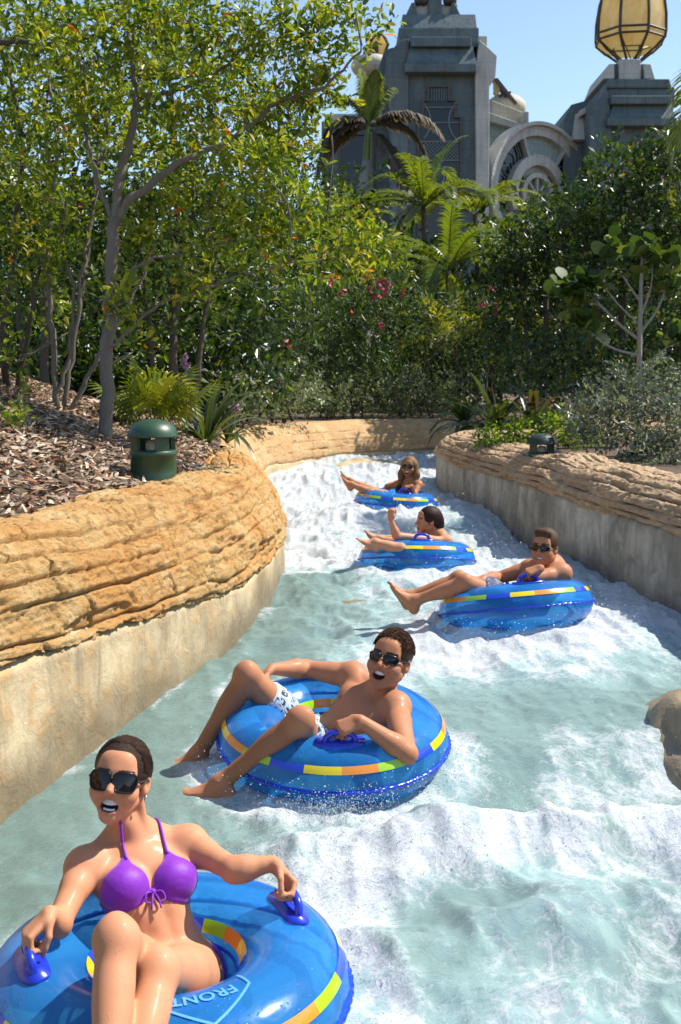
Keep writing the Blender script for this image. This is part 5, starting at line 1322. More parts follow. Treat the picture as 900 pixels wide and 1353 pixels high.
def plant_right():
    # big dark glossy trees
    for k, (x, t, lab, BB) in enumerate(((720, 21.5, 'glossy dark tree right of the arch', ((685, 325, 40, 36, 120), (740, 295, 46, 40, 150), (700, 350, 55, 45, 160), (760, 350, 50, 45, 150), (680, 400, 45, 45, 130), (730, 420, 55, 45, 150), (700, 470, 55, 40, 110), (660, 440, 30, 40, 60), (660, 350, 25, 35, 50))),
                                        (820, 19.5, 'tall glossy tree in front of the right tower', ((815, 225, 34, 36, 110), (850, 250, 45, 42, 140), (790, 290, 45, 40, 130), (840, 320, 55, 45, 150), (790, 370, 55, 45, 140), (850, 400, 55, 45, 140), (760, 300, 40, 40, 90), (800, 450, 60, 40, 110))),
                                        (900, 18.5, 'glossy tree cut by the right picture edge', ((880, 240, 40, 45, 120), (910, 300, 40, 45, 110), (880, 350, 45, 45, 120), (910, 420, 45, 45, 100), (890, 470, 45, 40, 80), (895, 200, 34, 30, 70))))):
        A = lambda px, py: at(px, py, t); base = gz(A(x, 530))
        st = [([base, A(x, 440), A(x + 5, 340), A(x, 260)], 0.08, 0.03), ([base + (.2, 0, 0), A(x + 25, 430), A(x + 35, 350)], 0.05, 0.02), ([base + (-.2, 0, 0), A(x - 25, 440), A(x - 35, 360)], 0.05, 0.02)]
        tree('glossy_tree', lab, 'tree', base, st, [blob(px, py, t + .6 * math.sin(px), rx, ry, 1.0, n) for px, py, rx, ry, n in BB], 110 + k, ML_DARK, M_BARK_D, 8, 0.125, 0.5, False, 'glossy trees of the right bank', 0.02, 4, tints=(0.5, 0.25))
    # yellow green understory seen between the stems
    base = gz(at(770, 540, 18.2)); tree('understory_shrub', 'shady leafy shrub under the glossy trees', 'shrub', base, [([base, base + (0, 0, .4), base + (.1, 0, .8)], 0.03, 0.015)],
         [blob(px, py, 18.2, 45, 32, 0.7, 80) for px, py in ((700, 480), (760, 470), (810, 490), (860, 470), (740, 520))], 115, ML_DARK, M_BARK_D, 6, 0.13, 0.5, False, None, 0.015, 4, tints=(0.35, 0.25))
    # silver shrub
    t = 11.4; base = gz(at(835, 625, t))
    BB = [blob(px, py, t + dt, rx, ry, 0.45, n) for px, py, rx, ry, n, dt in ((815, 525, 42, 40, 150, 0), (865, 510, 42, 40, 150, .2), (790, 560, 36, 34, 110, -.1), (840, 575, 46, 34, 140, -.3), (885, 565, 36, 40, 120, -.3), (905, 530, 30, 40, 80, 0), (770, 545, 22, 24, 45, .2), (860, 605, 40, 22, 80, -.5), (895, 605, 30, 26, 70, -.6))]
    tree('silver_shrub', 'rounded silver grey shrub leaning over the right wall', 'shrub', base, [([base, base + (0.03, 0, .3), base + (.1, 0, .55)], 0.03, 0.015)], BB, 120, ML_GREY, M_BARK_D, 8, 0.060, 0.42, False, None, 0.010, 4, tints=(0.42, 0.26))
    # low bright cover
    t = 13.2
    for k, (x, lab, BB) in enumerate(((675, 'low bright green cover left of the dark bollard', ((660, 575, 26, 14, 70), (690, 570, 28, 16, 80), (645, 580, 18, 10, 40), (700, 588, 26, 10, 50))), (750, 'low bright green cover right of the dark bollard', ((735, 565, 26, 16, 80), (760, 578, 26, 14, 70), (720, 560, 20, 12, 50), (775, 590, 20, 12, 40))))):
        base = gz(at(x, 590, t)); tree('low_cover', lab, 'plant', base, [([base, base + (0, 0, .08), base + (0, 0, .15)], 0.012, 0.006)], [blob(px, py, t, rx, ry, 0.35, n) for px, py, rx, ry, n in BB], 125 + k, ML_LIME, M_BARK, 7, 0.055, 0.5, False, 'low cover along the right wall', 0.006, 3)
    # big leaved tree: pale stems and single round leaves
    t = 13.6; A = lambda x, y, dt=0.0: at(x, y, t + dt); base = gz(A(845, 560)); rng = np.random.RandomState(130)
    root = empty('round_leaved_tree', tuple(base)); tag(root, 'pale stemmed tree with big round leaves above the silver shrub', 'tree')
    limbs = [([base, A(845, 480), A(846, 420), A(848, 360), A(850, 330)], 0.040, 0.018), ([A(846, 450), A(820, 430), A(795, 405), A(775, 385), A(750, 378)], 0.020, 0.009), ([A(846, 440), A(868, 410), A(880, 380), A(890, 350)], 0.018, 0.008),
             ([A(847, 400), A(830, 375), A(815, 350), A(808, 325)], 0.016, 0.007), ([A(846, 470), A(810, 460), A(780, 440), A(760, 420)], 0.018, 0.008), ([A(846, 420), A(860, 380), A(862, 350), A(858, 325)], 0.015, 0.007),
             ([A(845, 490), A(880, 460), A(905, 440)], 0.016, 0.008), ([A(795, 405), A(780, 400), A(765, 402), A(740, 385)], 0.010, 0.006), ([A(846, 430), A(815, 400), A(790, 370), A(770, 372)], 0.012, 0.006)]
    m = MB(); tips = []
    MB().tube(spline(limbs[0][0], 24), np.linspace(.04, .018, 24), 9).build('trunk', M_BARK_P, root, smooth=True)
    for pts, a, b in limbs[1:]:
        sp = spline(pts, 14); MB().tube(sp, np.linspace(a, b, 14), 7).build('branch', M_BARK_P, root, smooth=True)
        tips += [sp[-1], sp[-2], sp[-4], sp[-6], sp[-3]]
    tips += [limbs[0][0][-1], limbs[0][0][-2]]
    # one leaf mesh shared by all
    q = np.array([(0, 0), (.16, .20), (.36, .36), (.62, .42), (.86, .32), (1, 0)]); V = []; 
    for x, y in q: V += [(x, -y, .10 * y - .10 * x * x), (x, 0, -.10 * x * x), (x, y, .10 * y - .10 * x * x)]
    F = np.array([(3 * i + k, 3 * i + k + 3, 3 * i + k + 4, 3 * i + k + 1) for i in range(5) for k in (0, 1)])
    tl = NT('round_leaf'); oi = tl.n('ObjectInfo'); c = tl.ramp(oi.outputs['Random'], [(0, (0.028, 0.060, 0.013)), (.6, (0.060, 0.105, 0.022)), (1, (0.15, 0.19, 0.05))])
    bs = tl.bsdf(c, 0.55, None, Specular_IOR_Level=0.35); tn = tl.n('BsdfTranslucent'); tl.l(tl.mix(1.0, c, (1.8, 1.7, .6), 'MULTIPLY'), tn.inputs[0]); mat = tl.done(tl.mixs(0.3, bs, tn.outputs[0]))
    me = mesh_data('leaf', np.array(V), F); me.materials.append(mat)
    for i in range(280):
        p = tips[rng.randint(len(tips))] + rng.randn(3) * (.05, .06, .05)
        o = bpy.data.objects.new('leaf', me); COL.objects.link(o); o.parent = root; o.location = p - np.array(root.location)
        k = rng.uniform(.12, .23); o.scale = (k, k, k); o.rotation_euler = (rng.randn() * .8, -rng.uniform(-.2, 1.2), rng.rand() * 6.283)
plant_right()
# ------------------------------------------------------------------ implicit bodies (signed distance field -> surface nets)
class Sdf:
    def __init__(self, lo, hi, step, fine=()):
        """rectilinear grid; fine = list of (lo, hi, step) boxes where the spacing is smaller"""
        self.ax = []
        for a in range(3):
            cuts = sorted(set([lo[a], hi[a]] + [min(max(f[k][a], lo[a]), hi[a]) for f in fine for k in (0, 1)]))
            xs = [np.array([lo[a]])]
            for c0, c1 in zip(cuts[:-1], cuts[1:]):
                if c1 - c0 < 1e-6: continue
                st = step
                for f in fine:
                    if f[0][a] <= 0.5 * (c0 + c1) <= f[1][a]: st = min(st, f[2])
                m = max(1, int(round((c1 - c0) / st)))
                xs.append(np.linspace(c0, c1, m + 1)[1:])
            self.ax.append(np.concatenate(xs).astype(np.float32))
        self.shape = tuple(len(x) for x in self.ax)
        self.D = np.full(self.shape, 0.2, np.float32)
    def clone(self):
        s = object.__new__(Sdf); s.ax = self.ax; s.shape = self.shape; s.D = np.full(self.shape, 0.2, np.float32); return s
    def region(self, lo, hi):
        return tuple(slice(max(0, np.searchsorted(self.ax[a], lo[a]) - 1), np.searchsorted(self.ax[a], hi[a]) + 1) for a in range(3))
    def grid(self, sl):
        x, y, z = (self.ax[a][sl[a]] for a in range(3))
        return x[:, None, None], y[None, :, None], z[None, None, :]
    def put(self, f, lo, hi, k, op='add'):
        m = k + 0.015
        sl = self.region(np.asarray(lo) - m, np.asarray(hi) + m)
        if any(s.stop <= s.start for s in sl): return
        X, Y, Z = self.grid(sl)
        d = f(X, Y, Z).astype(np.float32)
        a = self.D[sl]
        if op == 'add':
            r = np.minimum(a, d)
            if k > 0: h = np.maximum(k - np.abs(a - d), 0) / k; r = r - h * h * k * 0.25
        else:
            d = -d
            r = np.maximum(a, d)
            if k > 0: h = np.maximum(k - np.abs(a - d), 0) / k; r = r + h * h * k * 0.25
        self.D[sl] = r
    def cone(self, a, b, ra, rb, k=0.02, op='add'):
        a = np.asarray(a, float); b = np.asarray(b, float)
        ba = b - a; L2 = float(ba @ ba) + 1e-9
        def f(X, Y, Z):
            px, py, pz = X - a[0], Y - a[1], Z - a[2]
            h = np.clip((px * ba[0] + py * ba[1] + pz * ba[2]) / L2, 0, 1)
            return np.sqrt((px - ba[0] * h) ** 2 + (py - ba[1] * h) ** 2 + (pz - ba[2] * h) ** 2) - (ra + (rb - ra) * h)
        r = max(ra, rb)
        self.put(f, np.minimum(a, b) - r, np.maximum(a, b) + r, k, op)
    def chain(self, pts, rads, k=0.02):
        for i in range(len(pts) - 1): self.cone(pts[i], pts[i + 1], rads[i], rads[i + 1], k)
    def ell(self, c, r, M=None, k=0.02, op='add'):
        """ellipsoid, M columns = its axes"""
        c = np.asarray(c, float); r = np.asarray(r, float)
        M = np.eye(3) if M is None else np.asarray(M, float)
        def f(X, Y, Z):
            px, py, pz = X - c[0], Y - c[1], Z - c[2]
            q = [(px * M[0, i] + py * M[1, i] + pz * M[2, i]) for i in range(3)]
            k0 = np.sqrt((q[0] / r[0]) ** 2 + (q[1] / r[1]) ** 2 + (q[2] / r[2]) ** 2)
            k1 = np.sqrt((q[0] / r[0] ** 2) ** 2 + (q[1] / r[1] ** 2) ** 2 + (q[2] / r[2] ** 2) ** 2)
            return k0 * (k0 - 1) / (k1 + 1e-6)
        ext = np.sqrt(((M * r) ** 2).sum(1))
        self.put(f, c - ext, c + ext, k, op)
    def ball(self, c, r, k=0.02, op='add'): self.ell(c, (r, r, r), None, k, op)
    def val(self, p):
        i = [int(np.clip(np.searchsorted(self.ax[a], p[a]), 1, self.shape[a] - 1)) for a in range(3)]
        w = [(p[a] - self.ax[a][i[a] - 1]) / (self.ax[a][i[a]] - self.ax[a][i[a] - 1]) for a in range(3)]
        r = 0.0
        for da in (0, 1):
            for db in (0, 1):
                for dc in (0, 1): r += (w[0] if da else 1 - w[0]) * (w[1] if db else 1 - w[1]) * (w[2] if dc else 1 - w[2]) * self.D[i[0] - 1 + da, i[1] - 1 + db, i[2] - 1 + dc]
        return float(r)
    def lift(self, pts, d, h):
        """push points out along d until they lie h above the skin"""
        out = []
        for p in pts:
            p = np.array(p, float); n = 0
            while self.val(p) < h and n < 60: p = p + d * 0.002; n += 1
            while self.val(p) > h + 0.004 and n < 120: p = p - d * 0.002; n += 1
            out.append(p)
        return np.array(out)
    def mesh(self):
        D = self.D; nx, ny, nz = self.shape
        ins = D < 0
        cid = -np.ones((nx - 1, ny - 1, nz - 1), np.int64)
        sums = None
        edges = []
        acc_i = []; acc_p = []
        for a in range(3):
            s0 = [slice(None)] * 3; s1 = [slice(None)] * 3
            s0[a] = slice(0, -1); s1[a] = slice(1, None)
            c0 = ins[tuple(s0)]; c1 = ins[tuple(s1)]
            I = np.argwhere(c0 != c1)
            b, c = [q for q in range(3) if q != a]
            ok = (I[:, b] > 0) & (I[:, c] > 0) & (I[:, b] < self.shape[b] - 1) & (I[:, c] < self.shape[c] - 1)
            I = I[ok]
            J = I.copy(); J[:, a] += 1
            d0 = D[I[:, 0], I[:, 1], I[:, 2]]; d1 = D[J[:, 0], J[:, 1], J[:, 2]]
            t = d0 / (d0 - d1)
            P = np.stack([self.ax[q][I[:, q]] for q in range(3)], 1).astype(np.float64)
            P[:, a] += t * (self.ax[a][J[:, a]] - self.ax[a][I[:, a]])
            flip = d0 < 0
            quad = []
            for (db, dc) in ((-1, -1), (0, -1), (0, 0), (-1, 0)):
                K = I.copy(); K[:, b] += db; K[:, c] += dc
                lin = (K[:, 0] * (ny - 1) + K[:, 1]) * (nz - 1) + K[:, 2]
                quad.append(lin); acc_i.append(lin); acc_p.append(P)
            quad = np.stack(quad, 1)
            if a == 1: flip = ~flip
            quad[~flip] = quad[~flip][:, ::-1]
            edges.append(quad)
        allI = np.concatenate(acc_i); allP = np.concatenate(acc_p); Q = np.concatenate(edges)
        u, inv = np.unique(allI, return_inverse=True)
        cnt = np.bincount(inv)
        V = np.stack([np.bincount(inv, allP[:, q]) / cnt for q in range(3)], 1)
        F = np.searchsorted(u, Q)
        return V, F

def frame(r, u):
    """columns r, f, u from approximate right and up"""
    u = nrm(u); r = np.asarray(r, float); r = nrm(r - u * (r @ u)); f = np.cross(u, r)
    return np.stack((r, f, u), 1)
def head_pt(H, M, s, p):
    return H + M @ (np.asarray(p, float) * s)

def build_head(S, H, M, s, mouth='open', male=False, N=None):
    hp = lambda x, y, z: head_pt(H, M, s, (x, y, z))
    jw = 1.02 if male else 0.86
    S.ell(hp(0, -0.014, 0.032), np.array((0.073, 0.094, 0.086)) * s, M, 0.02)
    S.ell(hp(0, 0.030, -0.030), np.array((0.057 * jw, 0.058, 0.076)) * s, M, 0.03)
    jy = (-0.113 if male else -0.105) if mouth == 'open' else -0.103
    for sg in (-1, 1):
        S.cone(hp(sg * 0.052 * jw, 0.008, -0.058), hp(sg * 0.018 * jw, 0.072, jy + 0.006), (0.018 if male else 0.014) * s, (0.015 if male else 0.012) * s, 0.03)
        S.ball(hp(sg * 0.043, 0.055, -0.030), 0.026 * s, 0.03)
        S.ball(hp(sg * 0.034, 0.066, -0.052), 0.021 * s, 0.025)
        S.cone(hp(sg * 0.012, 0.080, 0.020), hp(sg * 0.045, 0.066, 0.022), 0.014 * s, 0.012 * s, 0.02)
    S.ball(hp(0, 0.076, jy), (0.018 if male else 0.0135) * s, 0.026)
    S.ell(hp(0, 0.062, 0.052), np.array((0.050, 0.028, 0.034)) * s, M, 0.03)
    # muzzle under the nose
    S.ell(hp(0, 0.072, -0.062), np.array((0.032, 0.022, 0.030)) * s, M, 0.022)
    # eyes
    for sg in (-1, 1):
        S.ball(hp(sg * 0.033, 0.106, 0.000), 0.020 * s, 0.014, 'sub')
        S.ball(hp(sg * 0.032, 0.074, 0.000), 0.0135 * s, 0.006)
    # nose
    S.cone(hp(0, 0.084, 0.014), hp(0, 0.112, -0.030), 0.008 * s, 0.0115 * s, 0.012)
    for sg in (-1, 1):
        S.ball(hp(sg * 0.0125, 0.098, -0.034), 0.0085 * s, 0.008)
    for sg in (-1, 1):
        S.ball(hp(sg * 0.0075, 0.103, -0.043), 0.0042 * s, 0.004, 'sub')
    # ears
    for sg in (-1, 1):
        e = Matrix.Rotation(sg * 0.35, 3, 'Z')
        Me = M @ np.array(e)
        S.ell(hp(sg * 0.075, -0.008, -0.008), np.array((0.008, 0.019, 0.031)) * s, Me, 0.008)
        S.ell(hp(sg * 0.083, -0.004, -0.004), np.array((0.006, 0.010, 0.017)) * s, Me, 0.005, 'sub')
    # mouth
    mz = -0.069
    if mouth == 'open':
        wd, hg, yy = 0.0370, 0.0205, 0.0935
    else:
        wd, hg, yy = 0.030, 0.007, 0.093
    pts = []
    for i in range(16):
        a = 2 * math.pi * i / 16
        ca, sa = math.cos(a), math.sin(a)
        z = mz + hg * (sa * (1.15 if sa < 0 else 0.55)) + (0.0145 if mouth == 'open' else 0.008) * abs(ca) ** 2   # corners pulled up
        pts.append(hp(wd * ca, yy - 9.0 * (wd * ca) ** 2 * 1.6, z))
    for i in range(16):
        up = i < 8
        S.cone(pts[i], pts[(i + 1) % 16], 0.0048 * s, 0.0048 * s, 0.006)
    if mouth == 'open':
        S.ell(hp(0, yy - 0.006, mz - 0.003), np.array((wd * 0.72, 0.026, hg * 0.86)) * s, M, 0.003, 'sub')
        for sg in (-1, 1):
            S.cone(hp(0, yy - 0.006, mz + 0.002), hp(sg * wd * 0.78, yy - 0.016, mz + 0.0105), 0.0085 * s, 0.0042 * s, 0.003, 'sub')
        for sg in (-1, 1):     # smile folds and lifted cheeks
            S.ball(hp(sg * 0.043, 0.068, -0.034), 0.021 * s, 0.018)
            S.cone(hp(sg * 0.022, 0.101, -0.040), hp(sg * 0.043, 0.084, -0.070), 0.003 * s, 0.003 * s, 0.007, 'sub')
    else:
        S.ell(hp(0, yy - 0.004, mz + 0.002), np.array((wd * 0.9, 0.026, hg * 0.82)) * s, M, 0.004, 'sub')
    return np.array(pts), (wd, hg, yy, mz)

def build_hand(S, w, d, pn, side, curl, s=1.0, spread=0.12, thumb=0.5):
    """w wrist, d direction wrist->knuckles, pn direction the palm faces, side +1 when the thumb lies towards cross(d, pn)"""
    d = nrm(d); pn = nrm(pn - d * (np.asarray(pn) @ d)); th = np.cross(d, pn) * side
    lens = [(0.040, 0.026, 0.021), (0.044, 0.029, 0.022), (0.041, 0.027, 0.021), (0.033, 0.021, 0.019)]
    offs = [0.029, 0.0095, -0.0095, -0.027]
    base = [0.086, 0.090, 0.085, 0.077]
    tips = []
    for i in range(4):
        kn = w + (d * base[i] + th * offs[i]) * s
        S.cone(w + (d * 0.012 + th * offs[i] * 0.62) * s, kn, 0.0145 * s, 0.0108 * s, 0.012)
        cu = curl[i] if isinstance(curl[0], (list, tuple)) else curl
        dd = nrm(d + th * spread * (1.5 - i) * 0.35); p = kn; ang = 0.0
        r = [0.0094, 0.0086, 0.0078, 0.0066]
        if i == 3: r = [x * 0.88 for x in r]
        for q in range(3):
            ang += cu[q]
            v = dd * math.cos(ang) + pn * math.sin(ang)
            p2 = p + v * lens[i][q] * s
            S.cone(p, p2, r[q] * s, r[q + 1] * s, 0.004)
            p = p2
        tips.append(p)
    # thumb
    cm = w + (d * 0.022 + th * 0.026 + pn * 0.006) * s
    S.cone(w + (d * 0.01 + th * 0.012) * s, cm, 0.014 * s, 0.0135 * s, 0.012)
    v1 = nrm(d * 0.72 + th * (0.75 - 0.4 * thumb) + pn * (0.25 + 0.6 * thumb))
    p1 = cm + v1 * 0.040 * s
    v2 = nrm(d * 0.85 + th * (0.25 - 0.6 * thumb) + pn * (0.3 + 0.5 * thumb))
    p2 = p1 + v2 * 0.031 * s
    v3 = nrm(v2 + pn * 0.2 - th * 0.35 * thumb)
    p3 = p2 + v3 * 0.024 * s
    S.cone(cm, p1, 0.0135 * s, 0.0105 * s, 0.010)
    S.cone(p1, p2, 0.0102 * s, 0.0092 * s, 0.004)
    S.cone(p2, p3, 0.0092 * s, 0.0074 * s, 0.003)
    return tips

def build_foot(S, a, d, dn, side, s=1.0):
    """a ankle, d heel->toe direction, dn towards the sole, side +1 when the big toe is towards cross(d, dn)"""
    d = nrm(d); dn = nrm(dn - d * (np.asarray(dn) @ d)); bt = np.cross(d, dn) * side
    heel = a - d * 0.038 * s + dn * 0.048 * s
    S.cone(a, heel, 0.033 * s, 0.029 * s, 0.03)
    S.cone(a + dn * 0.012 * s + d * 0.01 * s, a + (d * 0.085 + dn * 0.045) * s, 0.031 * s, 0.022 * s, 0.03)
    for o, l in ((0.021, 0.125), (0.0, 0.120), (-0.020, 0.105)):
        S.cone(heel + bt * o * 0.4 * s, a + (d * l + dn * 0.058 + bt * o) * s, 0.024 * s, 0.0155 * s, 0.02)
    for i, (o, l, r) in enumerate(((0.029, 0.172, 0.0105), (0.011, 0.168, 0.0078), (-0.004, 0.160, 0.0074), (-0.018, 0.149, 0.0070), (-0.030, 0.136, 0.0066))):
        b = a + (d * (l - 0.052) + dn * 0.058 + bt * o * 0.9) * s
        m = a + (d * (l - 0.018) + dn * 0.055 + bt * o) * s
        e = a + (d * l + dn * 0.063 + bt * o) * s
        S.cone(b, m, r * 1.15 * s, r * s, 0.006)
        S.cone(m, e, r * s, r * 0.95 * s, 0.003)

def body_sdf(j, male, s, head, hands, feet, step, hstep, mouth, gs=1.0):
    """j: joints; s: body scale; head: (centre, face dir, up dir, scale)"""
    pts = np.array([v for v in j.values()] + [head[0] + np.array((0, 0, 0.02))])
    lo = pts.min(0) - 0.22; hi = pts.max(0) + 0.22
    H, fd, up, hs = head
    up = nrm(up); fd = nrm(np.asarray(fd) - up * (np.asarray(fd) @ up)); r = np.cross(fd, up)
    HM = np.stack((r, fd, up), 1)
    fine = [(H - 0.135 * hs, H + 0.15 * hs, hstep)]
    S = Sdf(lo, hi, step, fine)
    g = s * gs
    P, W, C, N = j['P'], j['W'], j['C'], j['N']
    sr, sl = j['sR'], j['sL']
    TC = frame(sr - sl, N - C); r_, f_, u_ = TC.T
    TP = frame(j['hR'] - j['hL'], W - P); pr, pf, pu = TP.T
    TW = frame((sr - sl) + (j['hR'] - j['hL']), C - P)
    if male:
        S.ell(C, np.array((0.148, 0.105, 0.175)) * g, TC, 0.05)
        S.ell(C + u_ * 0.07 * g, np.array((0.150, 0.092, 0.10)) * g, TC, 0.05)
        S.ell(W, np.array((0.132, 0.094, 0.13)) * g, TW, 0.06)
        S.ell(P, np.array((0.145, 0.108, 0.105)) * g, TP, 0.06)
        for sg in (-1, 1):
            S.ell(C + (r_ * sg * 0.072 + f_ * 0.070 + u_ * 0.045) * g, np.array((0.074, 0.034, 0.058)) * g, TC, 0.025)
            S.ell(C + (r_ * sg * 0.135 - f_ * 0.02 + u_ * 0.02) * g, np.array((0.032, 0.05, 0.10)) * g, TC, 0.05)
            for q in range(3):
                S.ell(W + (pf * 0.078 + r_ * sg * 0.032 + u_ * (0.07 - 0.062 * q)) * g, np.array((0.027, 0.016, 0.026)) * g, TW, 0.018)
    else:
        S.ell(C, np.array((0.122, 0.086, 0.155)) * g, TC, 0.05)
        S.ell(C + u_ * 0.07 * g, np.array((0.120, 0.070, 0.085)) * g, TC, 0.05)
        S.ell(W, np.array((0.108, 0.076, 0.125)) * g, TW, 0.06)
        S.ell(P, np.array((0.145, 0.102, 0.105)) * g, TP, 0.06)
        for sg in (-1, 1):
            S.ell(C + (r_ * sg * 0.074 + f_ * 0.068 - u_ * 0.012) * g, np.array((0.068, 0.060, 0.064)) * g, TC, 0.022)
            S.ell(W + (pf * 0.062 + r_ * sg * 0.026 + u_ * 0.02) * g, np.array((0.022, 0.020, 0.080)) * g, TW, 0.02)
            S.cone(C + (r_ * sg * 0.05 + f_ * 0.065 - u_ * 0.085) * g, C + (r_ * sg * 0.10 + f_ * 0.035 - u_ * 0.12) * g, 0.018 * g, 0.014 * g, 0.03)
        S.ell(W + (pf * 0.078 - u_ * 0.055) * g, np.array((0.007, 0.012, 0.010)) * g, TW, 0.008, 'sub')
    # neck, trapezius, clavicles
    hb = head_pt(H, HM, hs, (0, -0.028, -0.055))
    nr = (0.056 if male else 0.043) * g
    S.cone(N - u_ * 0.02 * g, hb, nr * 1.12, nr, 0.03)
    S.cone(head_pt(H, HM, hs, (0, 0.02, -0.09)), N + f_ * 0.025 * g, nr * 0.62, nr * 0.7, 0.03)
    for sg, sh in ((1, sr), (-1, sl)):
        S.cone(N + (hb - N) * 0.4 - f_ * 0.018 * g + r_ * sg * 0.02 * g, sh - f_ * 0.01 * g + u_ * 0.012 * g, 0.036 * g, 0.026 * g, 0.045)
        S.cone(N + (f_ * 0.048 + r_ * sg * 0.018 - u_ * 0.012) * g, sh + (f_ * 0.022 + u_ * 0.022) * g, 0.013 * g, 0.012 * g, 0.013)
        S.cone(N + (f_ * 0.030 - u_ * 0.012 + r_ * sg * 0.02) * g, head_pt(H, HM, hs, (sg * 0.055, -0.025, -0.045)), 0.013 * g, 0.014 * g, 0.016)
        S.cone(sh, C + (r_ * sg * 0.085 + u_ * 0.03) * g, (0.056 if male else 0.044) * g, (0.075 if male else 0.058) * g, 0.05)
    # arms
    a = (0.060, 0.052, 0.042, 0.041, 0.046, 0.0275) if male else (0.047, 0.041, 0.034, 0.033, 0.036, 0.0225)
    for sd, sg in (('R', 1), ('L', -1)):
        sh, el, wr = j['s' + sd], j['e' + sd], j['w' + sd]
        S.ball(sh, a[0] * g, 0.04)
        S.cone(sh, sh + (el - sh) * 0.35, a[0] * g, a[1] * g, 0.03)
        S.cone(sh + (el - sh) * 0.35, el, a[1] * g, a[2] * g, 0.02)
        if male:
            bd = nrm(np.cross(np.cross(el - sh, wr - el), el - sh))
            S.ell(sh + (el - sh) * 0.55 + bd * 0.018 * g, np.array((0.036, 0.036, 0.085)) * g, frame((1, .1, 0), el - sh), 0.03)
        S.ball(el, a[3] * g, 0.02)
        S.cone(el, el + (wr - el) * 0.28, a[3] * g, a[4] * g, 0.02)
        S.cone(el + (wr - el) * 0.28, wr, a[4] * g, a[5] * g, 0.02)
        hd = hands[sd]
        build_hand(S, wr, hd[0], hd[1], hd[2], hd[3], s * (1.06 if male else 0.95), thumb=hd[4] if len(hd) > 4 else 0.5)
    # legs
    t = (0.088, 0.078, 0.058, 0.054, 0.049, 0.036) if male else (0.085, 0.075, 0.056, 0.051, 0.046, 0.033)
    for sd, sg in (('R', 1), ('L', -1)):
        hp_, kn, an = j['h' + sd], j['k' + sd], j['a' + sd]
        S.cone(hp_, hp_ + (kn - hp_) * 0.45, t[0] * g, t[1] * g, 0.045)
        S.cone(hp_ + (kn - hp_) * 0.45, kn, t[1] * g, t[2] * g, 0.03)
        back = nrm(nrm(hp_ - kn) + nrm(an - kn))      # towards the back of the knee
        S.ball(kn - back * 0.008 * g, t[3] * g, 0.025)
        S.ell(kn - back * 0.040 * g, np.array((0.026, 0.020, 0.030)) * g, frame(np.cross(kn - hp_, an - kn) + 1e-4, kn - an), 0.025)
        S.cone(kn, an, t[4] * g, t[5] * g, 0.025)
        S.ell(kn + (an - kn) * 0.30 + back * 0.018 * g, np.array((t[4] * 1.02, t[4] * 1.05, 0.125)) * g, frame(np.cross(kn - hp_, an - kn) + 1e-4, kn - an), 0.03)
        ft = feet[sd]
        if ft is not None: build_foot(S, an, ft[0], ft[1], ft[2], s * (1.05 if male else 0.95))
    mp = build_head(S, H, HM, hs, mouth, male, N)
    return S, HM, mp, dict(r=r_, f=f_, u=u_, TC=TC, TP=TP, TW=TW, g=g)

SKIN = {}
def skin_mat(name, base, wet=0.35):
    t = NT(name); p = t.coord()
    col = t.attr('Col', 'Color')
    n1 = t.noise(p, 14, 5); n2 = t.noise(p, 160, 3)
    c = t.mix(t.math('MULTIPLY', n1, 0.8), col, t.mix(1.0, col, (0.93, 0.66, 0.55), 'MULTIPLY'))
    c = t.mix(t.math('MULTIPLY', n2, 0.35), c, t.mix(1.0, c, (0.80, 0.72, 0.66), 'MULTIPLY'))
    vd = t.n('TexVoronoi'); vd.inputs['Scale'].default_value = 210; t.l(p, vd.inputs['Vector'])
    drop = t.ramp(vd.outputs['Distance'], [(0.0, (1, 1, 1)), (0.22, (0.55, 0.55, 0.55)), (0.30, (0, 0, 0))])
    msk = t.ramp(t.noise(p, 22, 2), [(0.50, (0, 0, 0)), (0.62, (1, 1, 1))])
    dr = t.math('MULTIPLY', drop, msk)
    nm = t.bump(t.noise(p, 330, 3), 0.10, 0.002)
    nm = t.bump(dr, 0.55, 0.003, nm)
    rg = t.math('SUBTRACT', t.math('ADD', 0.40, t.math('MULTIPLY', n1, 0.36)), t.math('MULTIPLY', dr, 0.40), clamp=True)
    return t.done(t.bsdf(c, rg, nm, Coat_Weight=wet * 0.12, Coat_Roughness=0.2, Specular_IOR_Level=0.24))

def hair_mat(name, c0, c1, vecdir=(38, 4, 38)):
    t = NT(name); p = t.mapping(t.attr('Loc', 'Vector'), vecdir)
    f = t.noise(p, 3.0, 6, 0.7, 0.6)
    c = t.mix(f, c0, c1)
    nm = t.bump(f, 0.9, 0.006)
    return t.done(t.bsdf(c, 0.42, nm, Specular_IOR_Level=0.16))

def fabric_mat(name, col, pattern=None, rough=0.6):
    t = NT(name); p = t.coord()
    f = t.noise(p, 60, 3)
    c = t.mix(f, tuple(x * 0.82 for x in col), tuple(min(1, x * 1.12) for x in col))
    if pattern:
        w = t.noise(p, 26, 3, 0.6, 1.6)
        c = t.mix(t.ramp(w, [(0.52, (0, 0, 0)), (0.56, (1, 1, 1))]), c, pattern)
    wv = t.n('TexWave'); wv.inputs['Scale'].default_value = 260; t.l(p, wv.inputs['Vector'])
    nm = t.bump(wv.outputs['Fac'], 0.12, 0.001, t.bump(t.noise(t.mapping(p, (1, 1, 1.6)), 26, 3, 0.5, 0.8), 0.35, 0.005))
    return t.done(t.bsdf(c, rough, nm, Sheen_Weight=0.2, Specular_IOR_Level=0.3))
